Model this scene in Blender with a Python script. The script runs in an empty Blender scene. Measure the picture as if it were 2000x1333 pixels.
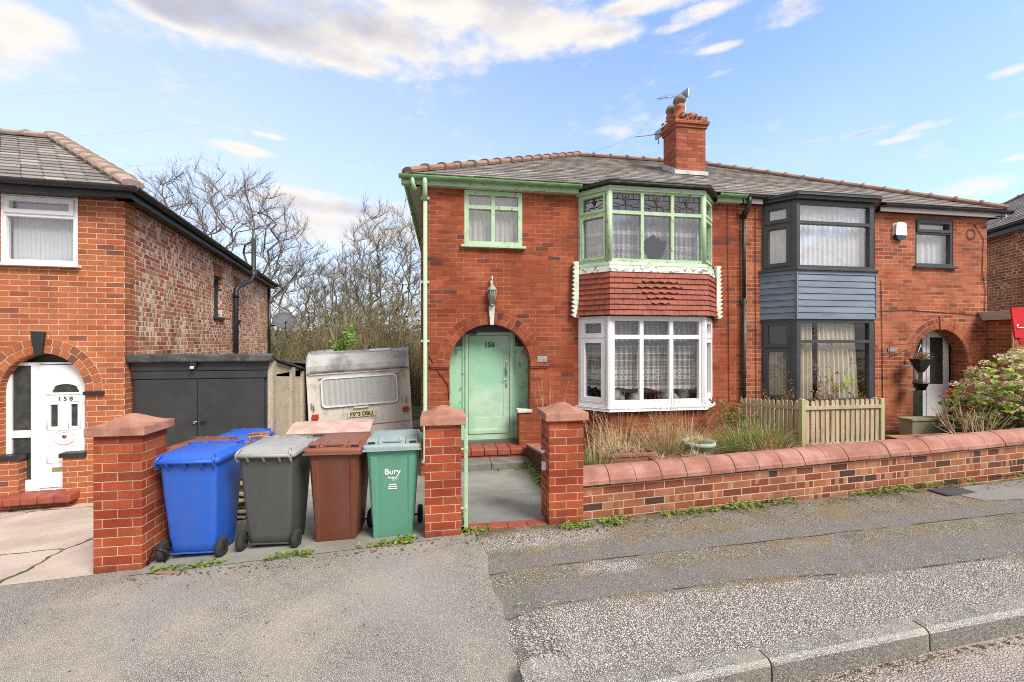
import bpy, bmesh, math, random
from mathutils import Vector, Matrix, noise as mnoise
from mathutils.geometry import tessellate_polygon
R = math.radians
S = bpy.context.scene
COL = S.collection
random.seed(7)

# ---------------------------------------------------------------- camera
# the camera stands in the road at the origin, 1.9 m above the pavement opposite
cd = bpy.data.cameras.new("camera"); cam = bpy.data.objects.new("camera", cd); COL.objects.link(cam)
cd.sensor_width = 36; cd.lens = 36 * 830 / 2000; cd.clip_end = 2000; cd.clip_start = .05
cam.location = (0, 0, 0); cam.rotation_euler = (R(90), 0, R(-9.2)); S.camera = cam
S.view_settings.view_transform = 'Standard'; S.view_settings.look = 'None'
S.view_settings.exposure = 1.65; S.view_settings.gamma = 1
try:
    S.cycles.max_bounces = 8; S.cycles.transparent_max_bounces = 24
    S.cycles.use_denoising = False; S.cycles.use_adaptive_sampling = False; S.cycles.sample_clamp_indirect = 4; S.cycles.filter_width = 1.0
except Exception: pass

# ---------------------------------------------------------------- node helper
class N:
    def __init__(s, tree): s.t = tree; tree.nodes.clear()
    def n(s, typ, **k):
        x = s.t.nodes.new(typ)
        for a, b in k.items(): setattr(x, a, b)
        return x
    def put(s, sock, v):
        if v is None: return
        if isinstance(v, bpy.types.NodeSocket): s.t.links.new(v, sock)
        else:
            try: sock.default_value = v
            except Exception:
                sock.default_value = (*v, 1) if len(v) == 3 else v
    def m(s, op, a, b=None, c=None, clamp=False):
        x = s.n('ShaderNodeMath', operation=op, use_clamp=clamp)
        s.put(x.inputs[0], a); s.put(x.inputs[1], b); s.put(x.inputs[2], c)
        return x.outputs[0]
    def vm(s, op, a, b=None):
        x = s.n('ShaderNodeVectorMath', operation=op); s.put(x.inputs[0], a); s.put(x.inputs[1], b)
        return x.outputs[0]
    def mix(s, f, a, b, mode='MIX'):
        x = s.n('ShaderNodeMix', data_type='RGBA', blend_type=mode)
        s.put(x.inputs[0], f)
        for i, v in ((6, a), (7, b)):
            if not isinstance(v, bpy.types.NodeSocket) and len(v) == 3: v = (*v, 1)
            s.put(x.inputs[i], v)
        return x.outputs[2]
    def noise(s, vec, scale, detail=4, rough=.5, out=0):
        x = s.n('ShaderNodeTexNoise'); s.put(x.inputs['Vector'], vec); x.inputs['Scale'].default_value = scale
        x.inputs['Detail'].default_value = detail; x.inputs['Roughness'].default_value = rough
        return x.outputs[out]
    def vor(s, vec, scale, out='Distance', feature='F1'):
        x = s.n('ShaderNodeTexVoronoi', feature=feature); s.put(x.inputs['Vector'], vec); x.inputs['Scale'].default_value = scale
        return x.outputs[out]
    def ramp(s, f, stops, interp='LINEAR'):
        x = s.n('ShaderNodeValToRGB'); s.put(x.inputs[0], f); r = x.color_ramp; r.interpolation = interp
        while len(r.elements) < len(stops): r.elements.new(.5)
        for e, (p, c) in zip(r.elements, stops):
            e.position = p; e.color = (*c, 1) if hasattr(c, '__len__') else (c, c, c, 1)
        return x.outputs[0]
    def ss(s, v, a, b):
        x = s.n('ShaderNodeMapRange', interpolation_type='SMOOTHSTEP')
        s.put(x.inputs[0], v); s.put(x.inputs[1], a); s.put(x.inputs[2], b)
        return x.outputs[0]
    def bump(s, h, dist, strength=1.0):
        x = s.n('ShaderNodeBump'); s.put(x.inputs['Height'], h); x.inputs['Distance'].default_value = dist
        x.inputs['Strength'].default_value = strength
        return x.outputs[0]
    def bsdf(s, col, rough=.7, normal=None, metal=0, spec=.5, **k):
        x = s.n('ShaderNodeBsdfPrincipled'); s.put(x.inputs['Base Color'], col if isinstance(col, bpy.types.NodeSocket) else (*col, 1))
        s.put(x.inputs['Roughness'], rough); s.put(x.inputs['Metallic'], metal); s.put(x.inputs['Specular IOR Level'], spec)
        if normal is not None: s.put(x.inputs['Normal'], normal)
        for a, b in k.items(): s.put(x.inputs[a.replace('_', ' ')], b)
        return x.outputs[0]
    def out(s, sh):
        o = s.n('ShaderNodeOutputMaterial'); s.t.links.new(sh, o.inputs[0])
def newmat(name):
    m = bpy.data.materials.new(name); m.use_nodes = True
    return m, N(m.node_tree)
def sep(n, v):
    x = n.n('ShaderNodeSeparateXYZ'); n.put(x.inputs[0], v); return x.outputs
def comb(n, a, b, c=0):
    x = n.n('ShaderNodeCombineXYZ'); n.put(x.inputs[0], a); n.put(x.inputs[1], b); n.put(x.inputs[2], c); return x.outputs[0]

# ---------------------------------------------------------------- sky
SUN_EL, SUN_AZ = 46, 145          # azimuth measured clockwise from +Y: the sun stands behind the camera
W = bpy.data.worlds.new("World"); S.world = W; W.use_nodes = True
w = N(W.node_tree)
sky = w.n('ShaderNodeTexSky', sky_type='NISHITA', sun_disc=False, sun_elevation=R(SUN_EL), sun_rotation=R(SUN_AZ),
          air_density=1.0, dust_density=1.2, ozone_density=2.0)
gen = w.n('ShaderNodeTexCoord').outputs['Generated']
dx, dy, dz = sep(w, gen)
az = w.m('ARCTAN2', dx, dy); el = w.m('ARCSINE', dz)
def dirpx(x, y):                  # bearing and height of a cloud seen at this place in the sky from the road
    a = math.atan2((x - 1000) / 830, 1); e = math.atan2((666 - y) / 830, math.hypot((x - 1000) / 830, 1))
    return a + R(9.2), e
wv = comb(w, w.m('MULTIPLY', az, 1.0), w.m('MULTIPLY', el, 2.2), 0)
wn = w.noise(wv, 3.2, 8, .62); wn2 = w.noise(w.vm('ADD', wv, (3.1, 1.7, 0)), 9, 6, .6); wn3 = w.noise(w.vm('ADD', wv, (7.1, 4.7, 0)), 2.6, 5, .55)
CL = [  # px, py, radius x, radius y (all in picture units), weight
 (520, 40, 300, 75, 1.0), (760, 60, 280, 70, 1.1), (980, 50, 260, 70, 1.1), (640, 105, 200, 32, .8), (900, 92, 150, 28, .8), (1170, 65, 95, 30, .9),
 (1010, 100, 130, 24, .7), (330, 10, 150, 40, .8), (700, -60, 700, 90, 1.2), (1260, 8, 160, 26, .8), (1380, 20, 90, 18, .6), (1560, 10, 90, 32, .75), (1530, 42, 60, 14, .6),
 (30, 50, 130, 55, 1.0), (-60, 80, 200, 60, 1.0), (1410, 92, 40, 9, .6), (470, 290, 70, 10, .6), (530, 267, 30, 6, .45), (250, 298, 40, 6, .4), (1815, 245, 65, 9, .6),
 (1690, 260, 60, 8, .55), (1760, 270, 50, 7, .5), (1585, 280, 40, 6, .45), (1900, 365, 90, 16, .5), (1850, 385, 120, 14, .45), (1960, 142, 50, 9, .5),
 (650, 405, 190, 30, 1.0), (720, 445, 220, 26, .9), (600, 455, 180, 32, .8), (1320, 50, 50, 10, .4), (1420, 140, 30, 6, .35), (1980, 310, 30, 6, .4)]
dens = None
for x, y, rx, ry, wt in CL:
    a, e = dirpx(x, y); a2, _ = dirpx(x + rx, y); _, e2 = dirpx(x, y - ry)
    p = w.m('DIVIDE', w.m('SUBTRACT', az, a), abs(a2 - a)); q = w.m('DIVIDE', w.m('SUBTRACT', el, e), abs(e2 - e))
    d = w.m('SUBTRACT', 1.0, w.m('ADD', w.m('MULTIPLY', p, p), w.m('MULTIPLY', q, q)))
    d = w.m('MULTIPLY', w.m('MAXIMUM', d, -1.6), wt)
    dens = d if dens is None else w.n('ShaderNodeMath', operation='SMOOTH_MAX')
    if d is not dens:
        w.put(dens.inputs[0], prev); w.put(dens.inputs[1], d); dens.inputs[2].default_value = .25; dens = dens.outputs[0]
    prev = dens
vd = w.n('ShaderNodeVectorMath', operation='DOT_PRODUCT'); w.put(vd.inputs[0], gen); vd.inputs[1].default_value = (math.sin(R(9.2)), math.cos(R(9.2)), 0)
behind = w.m('MULTIPLY', w.ss(vd.outputs['Value'], .54, .30), 1.0)      # unseen warm grey cloud added overhead and behind to neutralise and brighten the light
dens = w.m('MAXIMUM', dens, w.m('SUBTRACT', w.m('MULTIPLY', behind, 2.6), 1.6))
dd = w.m('ADD', dens, w.m('MULTIPLY', w.m('SUBTRACT', wn, .5), 4.2))
dd = w.m('ADD', dd, w.m('MULTIPLY', w.m('SUBTRACT', wn2, .5), 2.2))
dd = w.m('ADD', dd, w.m('MULTIPLY', w.m('SUBTRACT', w.noise(w.vm('ADD', wv, (1, 9, 0)), 24, 5, .65), .5), 1.1))
cov = w.ss(dd, -.35, 1.0)
thin = w.m('MULTIPLY', w.ss(wn3, .5, .8), w.ss(el, R(32), R(4)))      # thin veil, thicker towards the horizon
body = w.ss(w.m('ADD', dens, w.m('MULTIPLY', w.m('SUBTRACT', wn3, .5), 3.0)), .45, 1.35)
CLS = 2.65
ccol = w.mix(body, tuple(v * CLS for v in (1.0, .94, .87)), tuple(v * CLS for v in (.56, .555, .64)))
skyc = w.mix(1.0, sky.outputs[0], (.76, .83, 1.0), 'MULTIPLY')
left = w.ss(az, R(45), R(-35)); low = w.ss(el, R(46), R(0))
pale = w.m('ADD', w.m('MULTIPLY', left, .50), w.m('MULTIPLY', low, .55), clamp=True)
skyc = w.mix(w.m('MULTIPLY', pale, .8), skyc, (2.1, 2.38, 2.6))         # bright haze near the ground and round the sun's side
c1 = w.mix(w.m('MULTIPLY', thin, .35), skyc, (2.7, 2.7, 2.7))
c2 = w.mix(cov, c1, ccol)
bg = w.n('ShaderNodeBackground'); w.put(bg.inputs[0], c2); bg.inputs[1].default_value = .125
o = w.n('ShaderNodeOutputWorld'); w.t.links.new(bg.outputs[0], o.inputs[0])
# ---------------------------------------------------------------- sun
sl = bpy.data.lights.new("sun", 'SUN'); sl.energy = 1.6; sl.angle = R(25); sl.color = (1, .95, .88)
so = bpy.data.objects.new("sun", sl); COL.objects.link(so)
sd = Vector((math.sin(R(SUN_AZ)) * math.cos(R(SUN_EL)), math.cos(R(SUN_AZ)) * math.cos(R(SUN_EL)), math.sin(R(SUN_EL))))
so.rotation_euler = sd.to_track_quat('Z', 'Y').to_euler(); so.location = (-3, -6, 12)

# ---------------------------------------------------------------- mesh builder
class MB:
    def __init__(s): s.v = []; s.f = []; s.uv = []; s.M = Matrix(); s.sm = []
    def vert(s, p): s.v.append(tuple(s.M @ Vector(p))); return len(s.v) - 1
    def face(s, ids, uv=None, smooth=False): s.f.append(tuple(ids)); s.uv.append(uv); s.sm.append(smooth)
    def poly(s, pts, uv=None, smooth=False): s.face([s.vert(p) for p in pts], uv, smooth)
    def box(s, x0, x1, y0, y1, z0, z1):
        i = [s.vert(p) for p in ((x0,y0,z0),(x1,y0,z0),(x1,y1,z0),(x0,y1,z0),(x0,y0,z1),(x1,y0,z1),(x1,y1,z1),(x0,y1,z1))]
        for q in ((0,3,2,1),(4,5,6,7),(0,1,5,4),(1,2,6,5),(2,3,7,6),(3,0,4,7)): s.face([i[k] for k in q])
        return s
    def prism(s, pts, a, b, axis='y'):        # 2-D outline extruded; axis y: pts (x,z); axis x: pts (y,z); axis z: pts (x,y)
        def P(p, t): return {'y': (p[0], t, p[1]), 'x': (t, p[0], p[1]), 'z': (p[0], p[1], t)}[axis]
        A = [s.vert(P(p, a)) for p in pts]; B = [s.vert(P(p, b)) for p in pts]; n = len(pts)
        s.face(A); s.face(B[::-1])
        for i in range(n): s.face((A[i], A[(i+1) % n], B[(i+1) % n], B[i]))
        return s
    def plate(s, outer, holes, y0, y1):       # in the XZ plane with real openings
        loops = [outer] + holes
        tri = tessellate_polygon([[Vector((p[0], p[1], 0)) for p in l] for l in loops])
        flat = [p for l in loops for p in l]
        A = [s.vert((p[0], y0, p[1])) for p in flat]; B = [s.vert((p[0], y1, p[1])) for p in flat]
        for t in tri: s.face([A[k] for k in t]); s.face([B[k] for k in t])
        k = 0
        for l in loops:
            n = len(l)
            for i in range(n): s.face((A[k+i], A[k+(i+1) % n], B[k+(i+1) % n], B[k+i]))
            k += n
        return s
    def tube(s, pts, r, sides=8, cap=True, smooth=True):
        pts = [Vector(p) for p in pts]; n = len(pts); rr = r if hasattr(r, '__len__') else [r] * n
        rings = []; up = None
        for i, p in enumerate(pts):
            d = (pts[min(i+1, n-1)] - pts[max(i-1, 0)])
            if d.length < 1e-9: d = Vector((0, 0, 1))
            d.normalize()
            if up is None: up = Vector((0, 0, 1)) if abs(d.z) < .9 else Vector((1, 0, 0))
            a = d.cross(up)
            if a.length < 1e-6: a = d.orthogonal()
            a.normalize(); b = a.cross(d); up = b
            rings.append([s.vert(p + (a * math.cos(2*math.pi*k/sides) + b * math.sin(2*math.pi*k/sides)) * rr[i]) for k in range(sides)])
        for i in range(n-1):
            for k in range(sides):
                s.face((rings[i][k], rings[i][(k+1) % sides], rings[i+1][(k+1) % sides], rings[i+1][k]), smooth=smooth)
        if cap and sides > 2: s.face(rings[0][::-1]); s.face(rings[-1])
        return s
    def lathe(s, prof, c=(0,0,0), sides=20, axis='z', smooth=True, cap=True):
        rings = []
        for r, h in prof:
            ring = []
            for k in range(sides):
                a = 2*math.pi*k/sides; u, v = r*math.cos(a), r*math.sin(a)
                p = {'z': (u, v, h), 'x': (h, u, v), 'y': (u, h, v)}[axis]
                ring.append(s.vert((c[0]+p[0], c[1]+p[1], c[2]+p[2])))
            rings.append(ring)
        for i in range(len(rings)-1):
            for k in range(sides): s.face((rings[i][k], rings[i][(k+1) % sides], rings[i+1][(k+1) % sides], rings[i+1][k]), smooth=smooth)
        if cap: s.face(rings[0][::-1]); s.face(rings[-1])
        return s
    def loft(s, rings, closed=True, cap=True, smooth=True):
        idx = [[s.vert(p) for p in r] for r in rings]
        for i in range(len(idx)-1):
            n = len(idx[i])
            for k in range(n if closed else n-1): s.face((idx[i][k], idx[i][(k+1) % n], idx[i+1][(k+1) % n], idx[i+1][k]), smooth=smooth)
        if cap: s.face(idx[0][::-1]); s.face(idx[-1])
        return s
    def build(s, name, mat, parent=None, xf=None, bev=0, seg=2, loc=None, rot=None):
        me = bpy.data.meshes.new(name); me.from_pydata(s.v, [], s.f); me.update()
        ul = me.uv_layers.new(name='UV'); data = [0.0] * (2 * len(me.loops)); Z = Vector((0, 0, 1))
        for p, uv in zip(me.polygons, s.uv):
            if uv is None:
                n = p.normal
                if abs(n.z) > .97: t, b = Vector((1, 0, 0)), Vector((0, 1, 0))
                else:
                    t = Z.cross(n); t.normalize()
                    if t.x < -1e-3 or (abs(t.x) <= 1e-3 and t.y < 0): t = -t
                    b = n.cross(t); b.normalize()
                    if b.z < 0: b = -b
                for li in p.loop_indices:
                    co = me.vertices[me.loops[li].vertex_index].co
                    data[2*li] = co.dot(t); data[2*li+1] = co.dot(b)
            else:
                for j, li in enumerate(p.loop_indices):
                    q = uv if not hasattr(uv[0], '__len__') else uv[j]
                    data[2*li] = q[0]; data[2*li+1] = q[1]
        ul.data.foreach_set('uv', data)
        me.polygons.foreach_set('use_smooth', s.sm)
        if xf:
            for v in me.vertices: v.co = xf(v.co)
        me.materials.append(mat); me.update()
        o = bpy.data.objects.new(name, me); COL.objects.link(o)
        if parent is not None: o.parent = parent
        if loc: o.location = loc
        if rot: o.rotation_euler = rot
        if bev:
            b = o.modifiers.new('bevel', 'BEVEL'); b.width = bev; b.segments = seg; b.limit_method = 'ANGLE'; b.angle_limit = R(40)
        return o
def tag(o, label, cat, group=None, kind=None):
    o['label'] = label; o['category'] = cat
    if group: o['group'] = group
    if kind: o['kind'] = kind
    return o
def thing(name, loc, label, cat, rz=0, group=None):
    o = bpy.data.objects.new(name, None); COL.objects.link(o); o.location = loc; o.rotation_euler = (0, 0, rz)
    o.empty_display_size = .1
    return tag(o, label, cat, group)
def struct(o): o['kind'] = 'structure'; return o
def stuff(o): o['kind'] = 'stuff'; return o
def copy_tree(o, parent=None):
    c = o.copy(); COL.objects.link(c)
    if parent is not None: c.parent = parent
    for ch in [x for x in list(bpy.data.objects) if x.parent == o]: copy_tree(ch, c)
    return c
def text(name, body, size, mat, parent, loc, rot=(R(90), 0, 0), ext=.002, align='CENTER', sx=1, bold=0):
    cu = bpy.data.curves.new(name, 'FONT'); cu.body = body; cu.size = size; cu.extrude = ext; cu.align_x = align; cu.align_y = 'CENTER'
    cu.offset = bold; tmp = bpy.data.objects.new(name, cu); COL.objects.link(tmp); bpy.context.view_layer.update()
    me = bpy.data.meshes.new_from_object(tmp.evaluated_get(bpy.context.evaluated_depsgraph_get())); bpy.data.objects.remove(tmp); bpy.data.curves.remove(cu)
    me.materials.clear(); me.materials.append(mat); o = bpy.data.objects.new(name, me); COL.objects.link(o); o.parent = parent
    o.location = loc; o.rotation_euler = rot; o.scale = (sx, 1, 1)
    return o
def rect(x0, x1, z0, z1): return [(x0, z0), (x1, z0), (x1, z1), (x0, z1)]
def archloop(cx, rx, spring, rz, bottom, n=28):
    pts = [(cx - rx, bottom), (cx + rx, bottom)]
    return pts + [(cx + rx*math.cos(math.pi*k/n), spring + rz*math.sin(math.pi*k/n)) for k in range(n+1)]

# ---------------------------------------------------------------- materials
UVN = 'ShaderNodeUVMap'
def brick(name, cols, mortar, mw=.008, bw=.232, bh=.080, soot=.35, sootcol=(.06,.04,.035), pale=0, palecol=(.62,.50,.40), split=0, low=None, topsoot=None, mvar=.5):
    m, n = newmat(name)
    uv = n.n(UVN).outputs[0]; ob = n.n('ShaderNodeTexCoord').outputs['Object']
    wob = n.vm('MULTIPLY', n.vm('SUBTRACT', n.noise(uv, 9, 2, out=1), (.5,.5,.5)), (.007, .006, 0))
    u, v, _ = sep(n, n.vm('ADD', uv, wob))
    row = n.m('FLOOR', n.m('DIVIDE', v, bh)); fv = n.m('FRACT', n.m('DIVIDE', v, bh))
    off = n.m('MULTIPLY', n.m('FLOORED_MODULO', row, 2), .5)
    uu = n.m('ADD', n.m('DIVIDE', u, bw), off); c = n.m('FLOOR', uu); fu = n.m('FRACT', uu)
    du = n.m('MULTIPLY', n.m('MINIMUM', fu, n.m('SUBTRACT', 1, fu)), bw); dv = n.m('MULTIPLY', n.m('MINIMUM', fv, n.m('SUBTRACT', 1, fv)), bh)
    d = n.m('ADD', n.m('MINIMUM', du, dv), n.m('MULTIPLY', n.m('SUBTRACT', n.noise(uv, 60, 2), .5), .004))
    wn_ = n.n('ShaderNodeTexWhiteNoise', noise_dimensions='2D'); n.put(wn_.inputs[0], comb(n, c, row)); rnd = wn_.outputs[0]
    col = n.ramp(rnd, cols)
    if split:      # spalled and whitewashed faces: short pale patches inside each brick
        c3 = n.m('FLOOR', n.m('MULTIPLY', uu, 4)); w3 = n.n('ShaderNodeTexWhiteNoise', noise_dimensions='2D'); n.put(w3.inputs[0], comb(n, c3, n.m('ADD', row, 31)))
        big = n.noise(uv, 1.1, 3)
        msk = n.m('GREATER_THAN', n.m('ADD', w3.outputs[0], n.m('MULTIPLY', n.m('SUBTRACT', big, .5), 1.2)), 1 - split)
        col = n.mix(n.m('MULTIPLY', msk, .9), col, palecol)
    col = n.mix(.55, col, n.ramp(n.noise(ob, 55, 5, .7), [(.3, .35), (.7, 1.0)]), 'MULTIPLY')
    col = n.mix(.35, col, n.ramp(n.noise(ob, 300, 3, .7), [(.3, .45), (.7, 1.3)]), 'MULTIPLY')
    if pale: col = n.mix(n.m('MULTIPLY', n.ss(n.noise(uv, 2.3, 6, .65), .55, .75), pale), col, palecol)
    mk = n.ss(d, mw/2 - .0018, mw/2 + .0022)
    mcol = n.mix(n.m('MULTIPLY', n.ss(n.noise(uv, 1.3, 3), .42, .6), mvar), mortar, tuple(x*.30 for x in mortar))
    col = n.mix(mk, mcol, col)
    col = n.mix(.8, col, n.ramp(n.noise(n.vm('ADD', uv, (4, 9, 0)), 1.6, 6, .7), [(.30, .62), (.62, 1.12)]), 'MULTIPLY')
    st = n.ss(n.noise(uv, .9, 7, .65), .52, .78)
    col = n.mix(n.m('MULTIPLY', st, soot), col, sootcol)
    if low is not None:            # dirt splashed up the lowest courses
        zz = sep(n, ob)[2]
        col = n.mix(n.m('MULTIPLY', n.ss(n.m('ADD', zz, n.m('MULTIPLY', n.noise(ob, 6, 4), .25)), low + .38, low + .14), .8), col, (.035, .026, .024))
    bmp = n.bump(n.m('ADD', n.m('MULTIPLY', mk, .8), n.m('MULTIPLY', n.noise(ob, 130, 4, .7), .25)), .006, .8)
    n.out(n.bsdf(col, .88, bmp, spec=.25)); return m
RED = [(0, (.27,.055,.027)), (.25, (.39,.092,.040)), (.5, (.33,.07,.032)), (.8, (.45,.115,.05)), (.9, (.34,.08,.04)), (.95, (.22,.065,.045)), (1, (.14,.05,.04))]
M = {}
M['brick156'] = brick('red pressed brick', RED, (.46,.27,.17), mw=.006, soot=.62, mvar=.95)
M['brick154'] = brick('orange red brick', [(0,(.36,.085,.042)), (.3,(.46,.13,.062)), (.85,(.53,.17,.085)), (.93,(.34,.10,.06)), (1,(.22,.08,.06))], (.62,.43,.29), mw=.007, soot=.42, mvar=.6)
M['brick158'] = brick('bright red brick', [(0,(.44,.12,.05)), (.4,(.56,.18,.078)), (.8,(.50,.15,.065)), (1,(.26,.09,.06))], (.68,.52,.35), mw=.008, soot=.3, mvar=.2)
M['common'] = brick('weathered common brick', [(0,(.42,.11,.055)), (.4,(.56,.19,.095)), (.75,(.64,.28,.15)), (.9,(.66,.40,.26)), (1,(.24,.09,.06))], (.84,.66,.48), mw=.0105, soot=.10, split=.24, palecol=(.92,.76,.58), mvar=.1, pale=.25)
M['common2'] = brick('brown common brick', [(0,(.30,.09,.045)), (.5,(.46,.16,.075)), (.8,(.55,.24,.11)), (1,(.20,.08,.055))], (.72,.54,.36), mw=.012, soot=.3, split=.06, palecol=(.7,.5,.3), mvar=.2)
#M['pier'] = brick('gate pier brick', [(0,(.34,.05,.022)), (.5,(.44,.085,.032)), (.85,(.50,.115,.042)), (1,(.24,.045,.028))], (.78,.58,.40), mw=.009, soot=.3, mvar=.35, low=-1.95)
M['garden'] = brick('garden wall brick', [(0,(.15,.045,.03)), (.2,(.30,.085,.048)), (.5,(.42,.14,.075)), (.8,(.48,.19,.10)), (.9,(.20,.07,.05)), (1,(.085,.05,.04))], (.56,.43,.28), mw=.0115, soot=.4, split=.12, palecol=(.52,.23,.14), mvar=.2)
M['chimney'] = brick('chimney brick', [(0,(.34,.08,.045)), (.4,(.46,.135,.07)), (.8,(.52,.17,.095)), (1,(.24,.08,.06))], (.20,.09,.06), mw=.009, soot=.35)
def noisy(name, c1, c2, scale=6, rough=.6, bump=0, bscale=60, dirt=0, dirtcol=(.06,.05,.04), dscale=3, metal=0, spec=.5, stretch=(1,1,1), fine=.25, low=.4, high=.65, dlow=.52, dhigh=.7, coat=0):
    m, n = newmat(name)
    ob = n.n('ShaderNodeTexCoord').outputs['Object']; p = n.vm('MULTIPLY', ob, stretch)
    col = n.mix(n.ss(n.noise(p, scale, 6, .6), low, high), c1, c2)
    if fine: col = n.mix(fine, col, n.ramp(n.noise(ob, bscale*2, 3, .7), [(.3, .5), (.7, 1.2)]), 'MULTIPLY')
    if dirt: col = n.mix(n.m('MULTIPLY', n.ss(n.noise(p, dscale, 8, .68), dlow, dhigh), dirt), col, dirtcol)
    bm = n.bump(n.noise(ob, bscale, 5, .65), bump) if bump else None
    n.out(n.bsdf(col, rough, bm, metal, spec, Coat_Weight=coat)); return m
M['terracotta'] = noisy('terracotta coping', (.33,.135,.098), (.45,.23,.178), 3, .85, .003, 50, .6, (.19,.10,.075), 4, fine=.4, dlow=.47, dhigh=.68)
M['sandcap'] = noisy('sandstone cap', (.46,.235,.165), (.33,.14,.095), 4, .9, .003, 50, .5, (.13,.075,.06), 3, dlow=.5, dhigh=.68)
M['redtile'] = noisy('red quarry tile', (.33,.08,.05), (.25,.06,.04), 8, .55, .001, 40, .5, (.15,.08,.06), 5)
M['hangtile'] = noisy('red clay hanging tile', (.34,.085,.048), (.25,.06,.036), 5, .72, .002, 50, .6, (.09,.045,.04), 2.2, dlow=.5, dhigh=.72)
M['greenpaint'] = noisy('peeling pale green paint', (.38,.54,.34), (.46,.61,.42), 3, .5, .002, 40, .8, (.22,.17,.11), 13, dlow=.585, dhigh=.62, fine=.15)
M['greenclean'] = noisy('pale green gloss paint', (.36,.57,.37), (.43,.62,.43), 2, .35, .0006, 30, .35, (.22,.26,.16), 7, dlow=.62, dhigh=.72, fine=.1)
M['gutter'] = noisy('green gutter paint', (.13,.30,.10), (.22,.42,.19), 3, .4, .001, 40, .5, (.08,.16,.05), 5, stretch=(1,1,3))
M['doorgreen'] = noisy('faded green door paint', (.28,.54,.36), (.46,.64,.48), 1.6, .42, .0006, 30, .45, (.36,.48,.30), 3.5, fine=.15, dlow=.48)
M['mould'] = noisy('mouldy green panel paint', (.36,.62,.43), (.32,.58,.38), 2, .5, .0006, 40, .75, (.17,.17,.13), 7, stretch=(1.6,1,.8), dlow=.55, dhigh=.63, fine=.1)
M['upvc'] = noisy('white plastic frame', (.80,.81,.82), (.76,.77,.78), 3, .28, 0, 30, .08, (.4,.4,.36), 5, fine=0)
M['anthracite'] = noisy('dark grey window frame', (.045,.050,.056), (.055,.06,.066), 3, .4, 0, 30, .15, (.12,.12,.12), 6, fine=.1)
M['blackpaint'] = noisy('black paint', (.018,.018,.02), (.026,.027,.03), 3, .45, .0008, 40, .15, (.08,.08,.08), 6)
M['blackdoor'] = noisy('dark grey garage paint', (.030,.032,.034), (.040,.042,.044), 2, .55, .001, 50, .3, (.065,.065,.065), 3)
M['slateblue'] = noisy('weathered slate blue boards', (.14,.19,.25), (.20,.25,.30), 2.5, .65, .001, 60, .7, (.09,.08,.09), 4, stretch=(.35,1,3), dlow=.58, dhigh=.66)
M['slate'] = None
M['whiteband'] = noisy('flaking white and green paint', (.66,.66,.60), (.48,.58,.46), 4, .7, .003, 50, .8, (.06,.055,.05), 14, stretch=(.8,1,1.4), dlow=.55, dhigh=.58)
M['mortar'] = noisy('pale mortar', (.58,.45,.32), (.42,.32,.23), 12, .95, .002, 60)
M['chalk'] = noisy('chalky green white paint', (.62,.70,.58), (.70,.76,.66), 5, .7, .002, 50, .5, (.35,.33,.25), 12, dlow=.58, dhigh=.62)
M['lanternpaint'] = noisy('dull grey green lantern', (.26,.31,.24), (.36,.40,.32), 9, .6, .001, 40, .4, (.16,.10,.06), 9)
M['mortardk'] = noisy('red brown mortar', (.26,.10,.06), (.42,.26,.17), 5, .95, .002, 60)
M['lead'] = noisy('grey lead', (.46,.48,.48), (.60,.62,.62), 6, .5, .002, 40, .4, (.12,.12,.12), 5)
M['felt'] = noisy('dark roofing felt', (.045,.045,.042), (.09,.09,.08), 6, .9, .004, 60, .4, (.14,.15,.10), 4)
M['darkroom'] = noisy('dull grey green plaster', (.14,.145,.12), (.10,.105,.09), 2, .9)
M['timber'] = noisy('pale untreated softwood', (.52,.43,.28), (.40,.34,.21), 4, .85, .002, 70, .55, (.24,.22,.13), 3, stretch=(3,3,.5))
M['postwood'] = noisy('green tinged fence post', (.44,.42,.20), (.54,.49,.30), 3, .85, .002, 60, .4, (.22,.26,.09), 3, stretch=(3,3,.6))
M['sill'] = noisy('grey stone step', (.15,.145,.125), (.21,.20,.17), 5, .9, .004, 60, .45, (.06,.058,.05), 4)
M['concrete'] = noisy('old concrete', (.30,.295,.27), (.24,.24,.215), 2.5, .92, .003, 90, .4, (.13,.135,.11), 3)
M['conpanel'] = noisy('cream concrete panel', (.56,.50,.36), (.46,.41,.29), 4, .9, .002, 60, .35, (.24,.20,.13), 5)
M['conpost'] = noisy('pebbly concrete post', (.50,.42,.34), (.38,.31,.25), 30, .95, .003, 120, .4, (.2,.17,.13), 5)
M['chrome'] = noisy('worn metal', (.55,.55,.55), (.4,.4,.4), 10, .3, 0, 30, metal=1, fine=0)
M['black'] = noisy('black plastic', (.012,.012,.013), (.02,.02,.021), 5, .5, .0005, 40)
M['rubber'] = noisy('rubber tyre', (.018,.018,.018), (.035,.034,.032), 5, .85, .001, 60)
M['ink'] = noisy('dark numerals', (.015,.02,.015), (.02,.02,.02), 5, .5, fine=0)
M['white'] = noisy('white plastic', (.80,.80,.78), (.74,.74,.72), 5, .4, fine=.05)
M['whitewall'] = noisy('white ceramic', (.7,.68,.62), (.5,.48,.42), 7, .6, .001, 40, .5, (.25,.15,.1), 9, stretch=(2,2,.5))
M['plaque'] = noisy('grey number plaque', (.25,.24,.24), (.35,.33,.33), 30, .7)
M['pot'] = noisy('terracotta chimney pot', (.44,.14,.075), (.36,.10,.06), 6, .8, .002, 40, .3, (.12,.07,.06), 6)
M['potdark'] = noisy('weathered cowl', (.18,.17,.14), (.30,.20,.15), 9, .9, .003, 40)
M['metalgrey'] = noisy('dull aluminium', (.35,.36,.37), (.28,.28,.29), 9, .45, metal=.8)
M['dish'] = noisy('dark grey dish', (.075,.08,.085), (.12,.12,.12), 8, .6)
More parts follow.
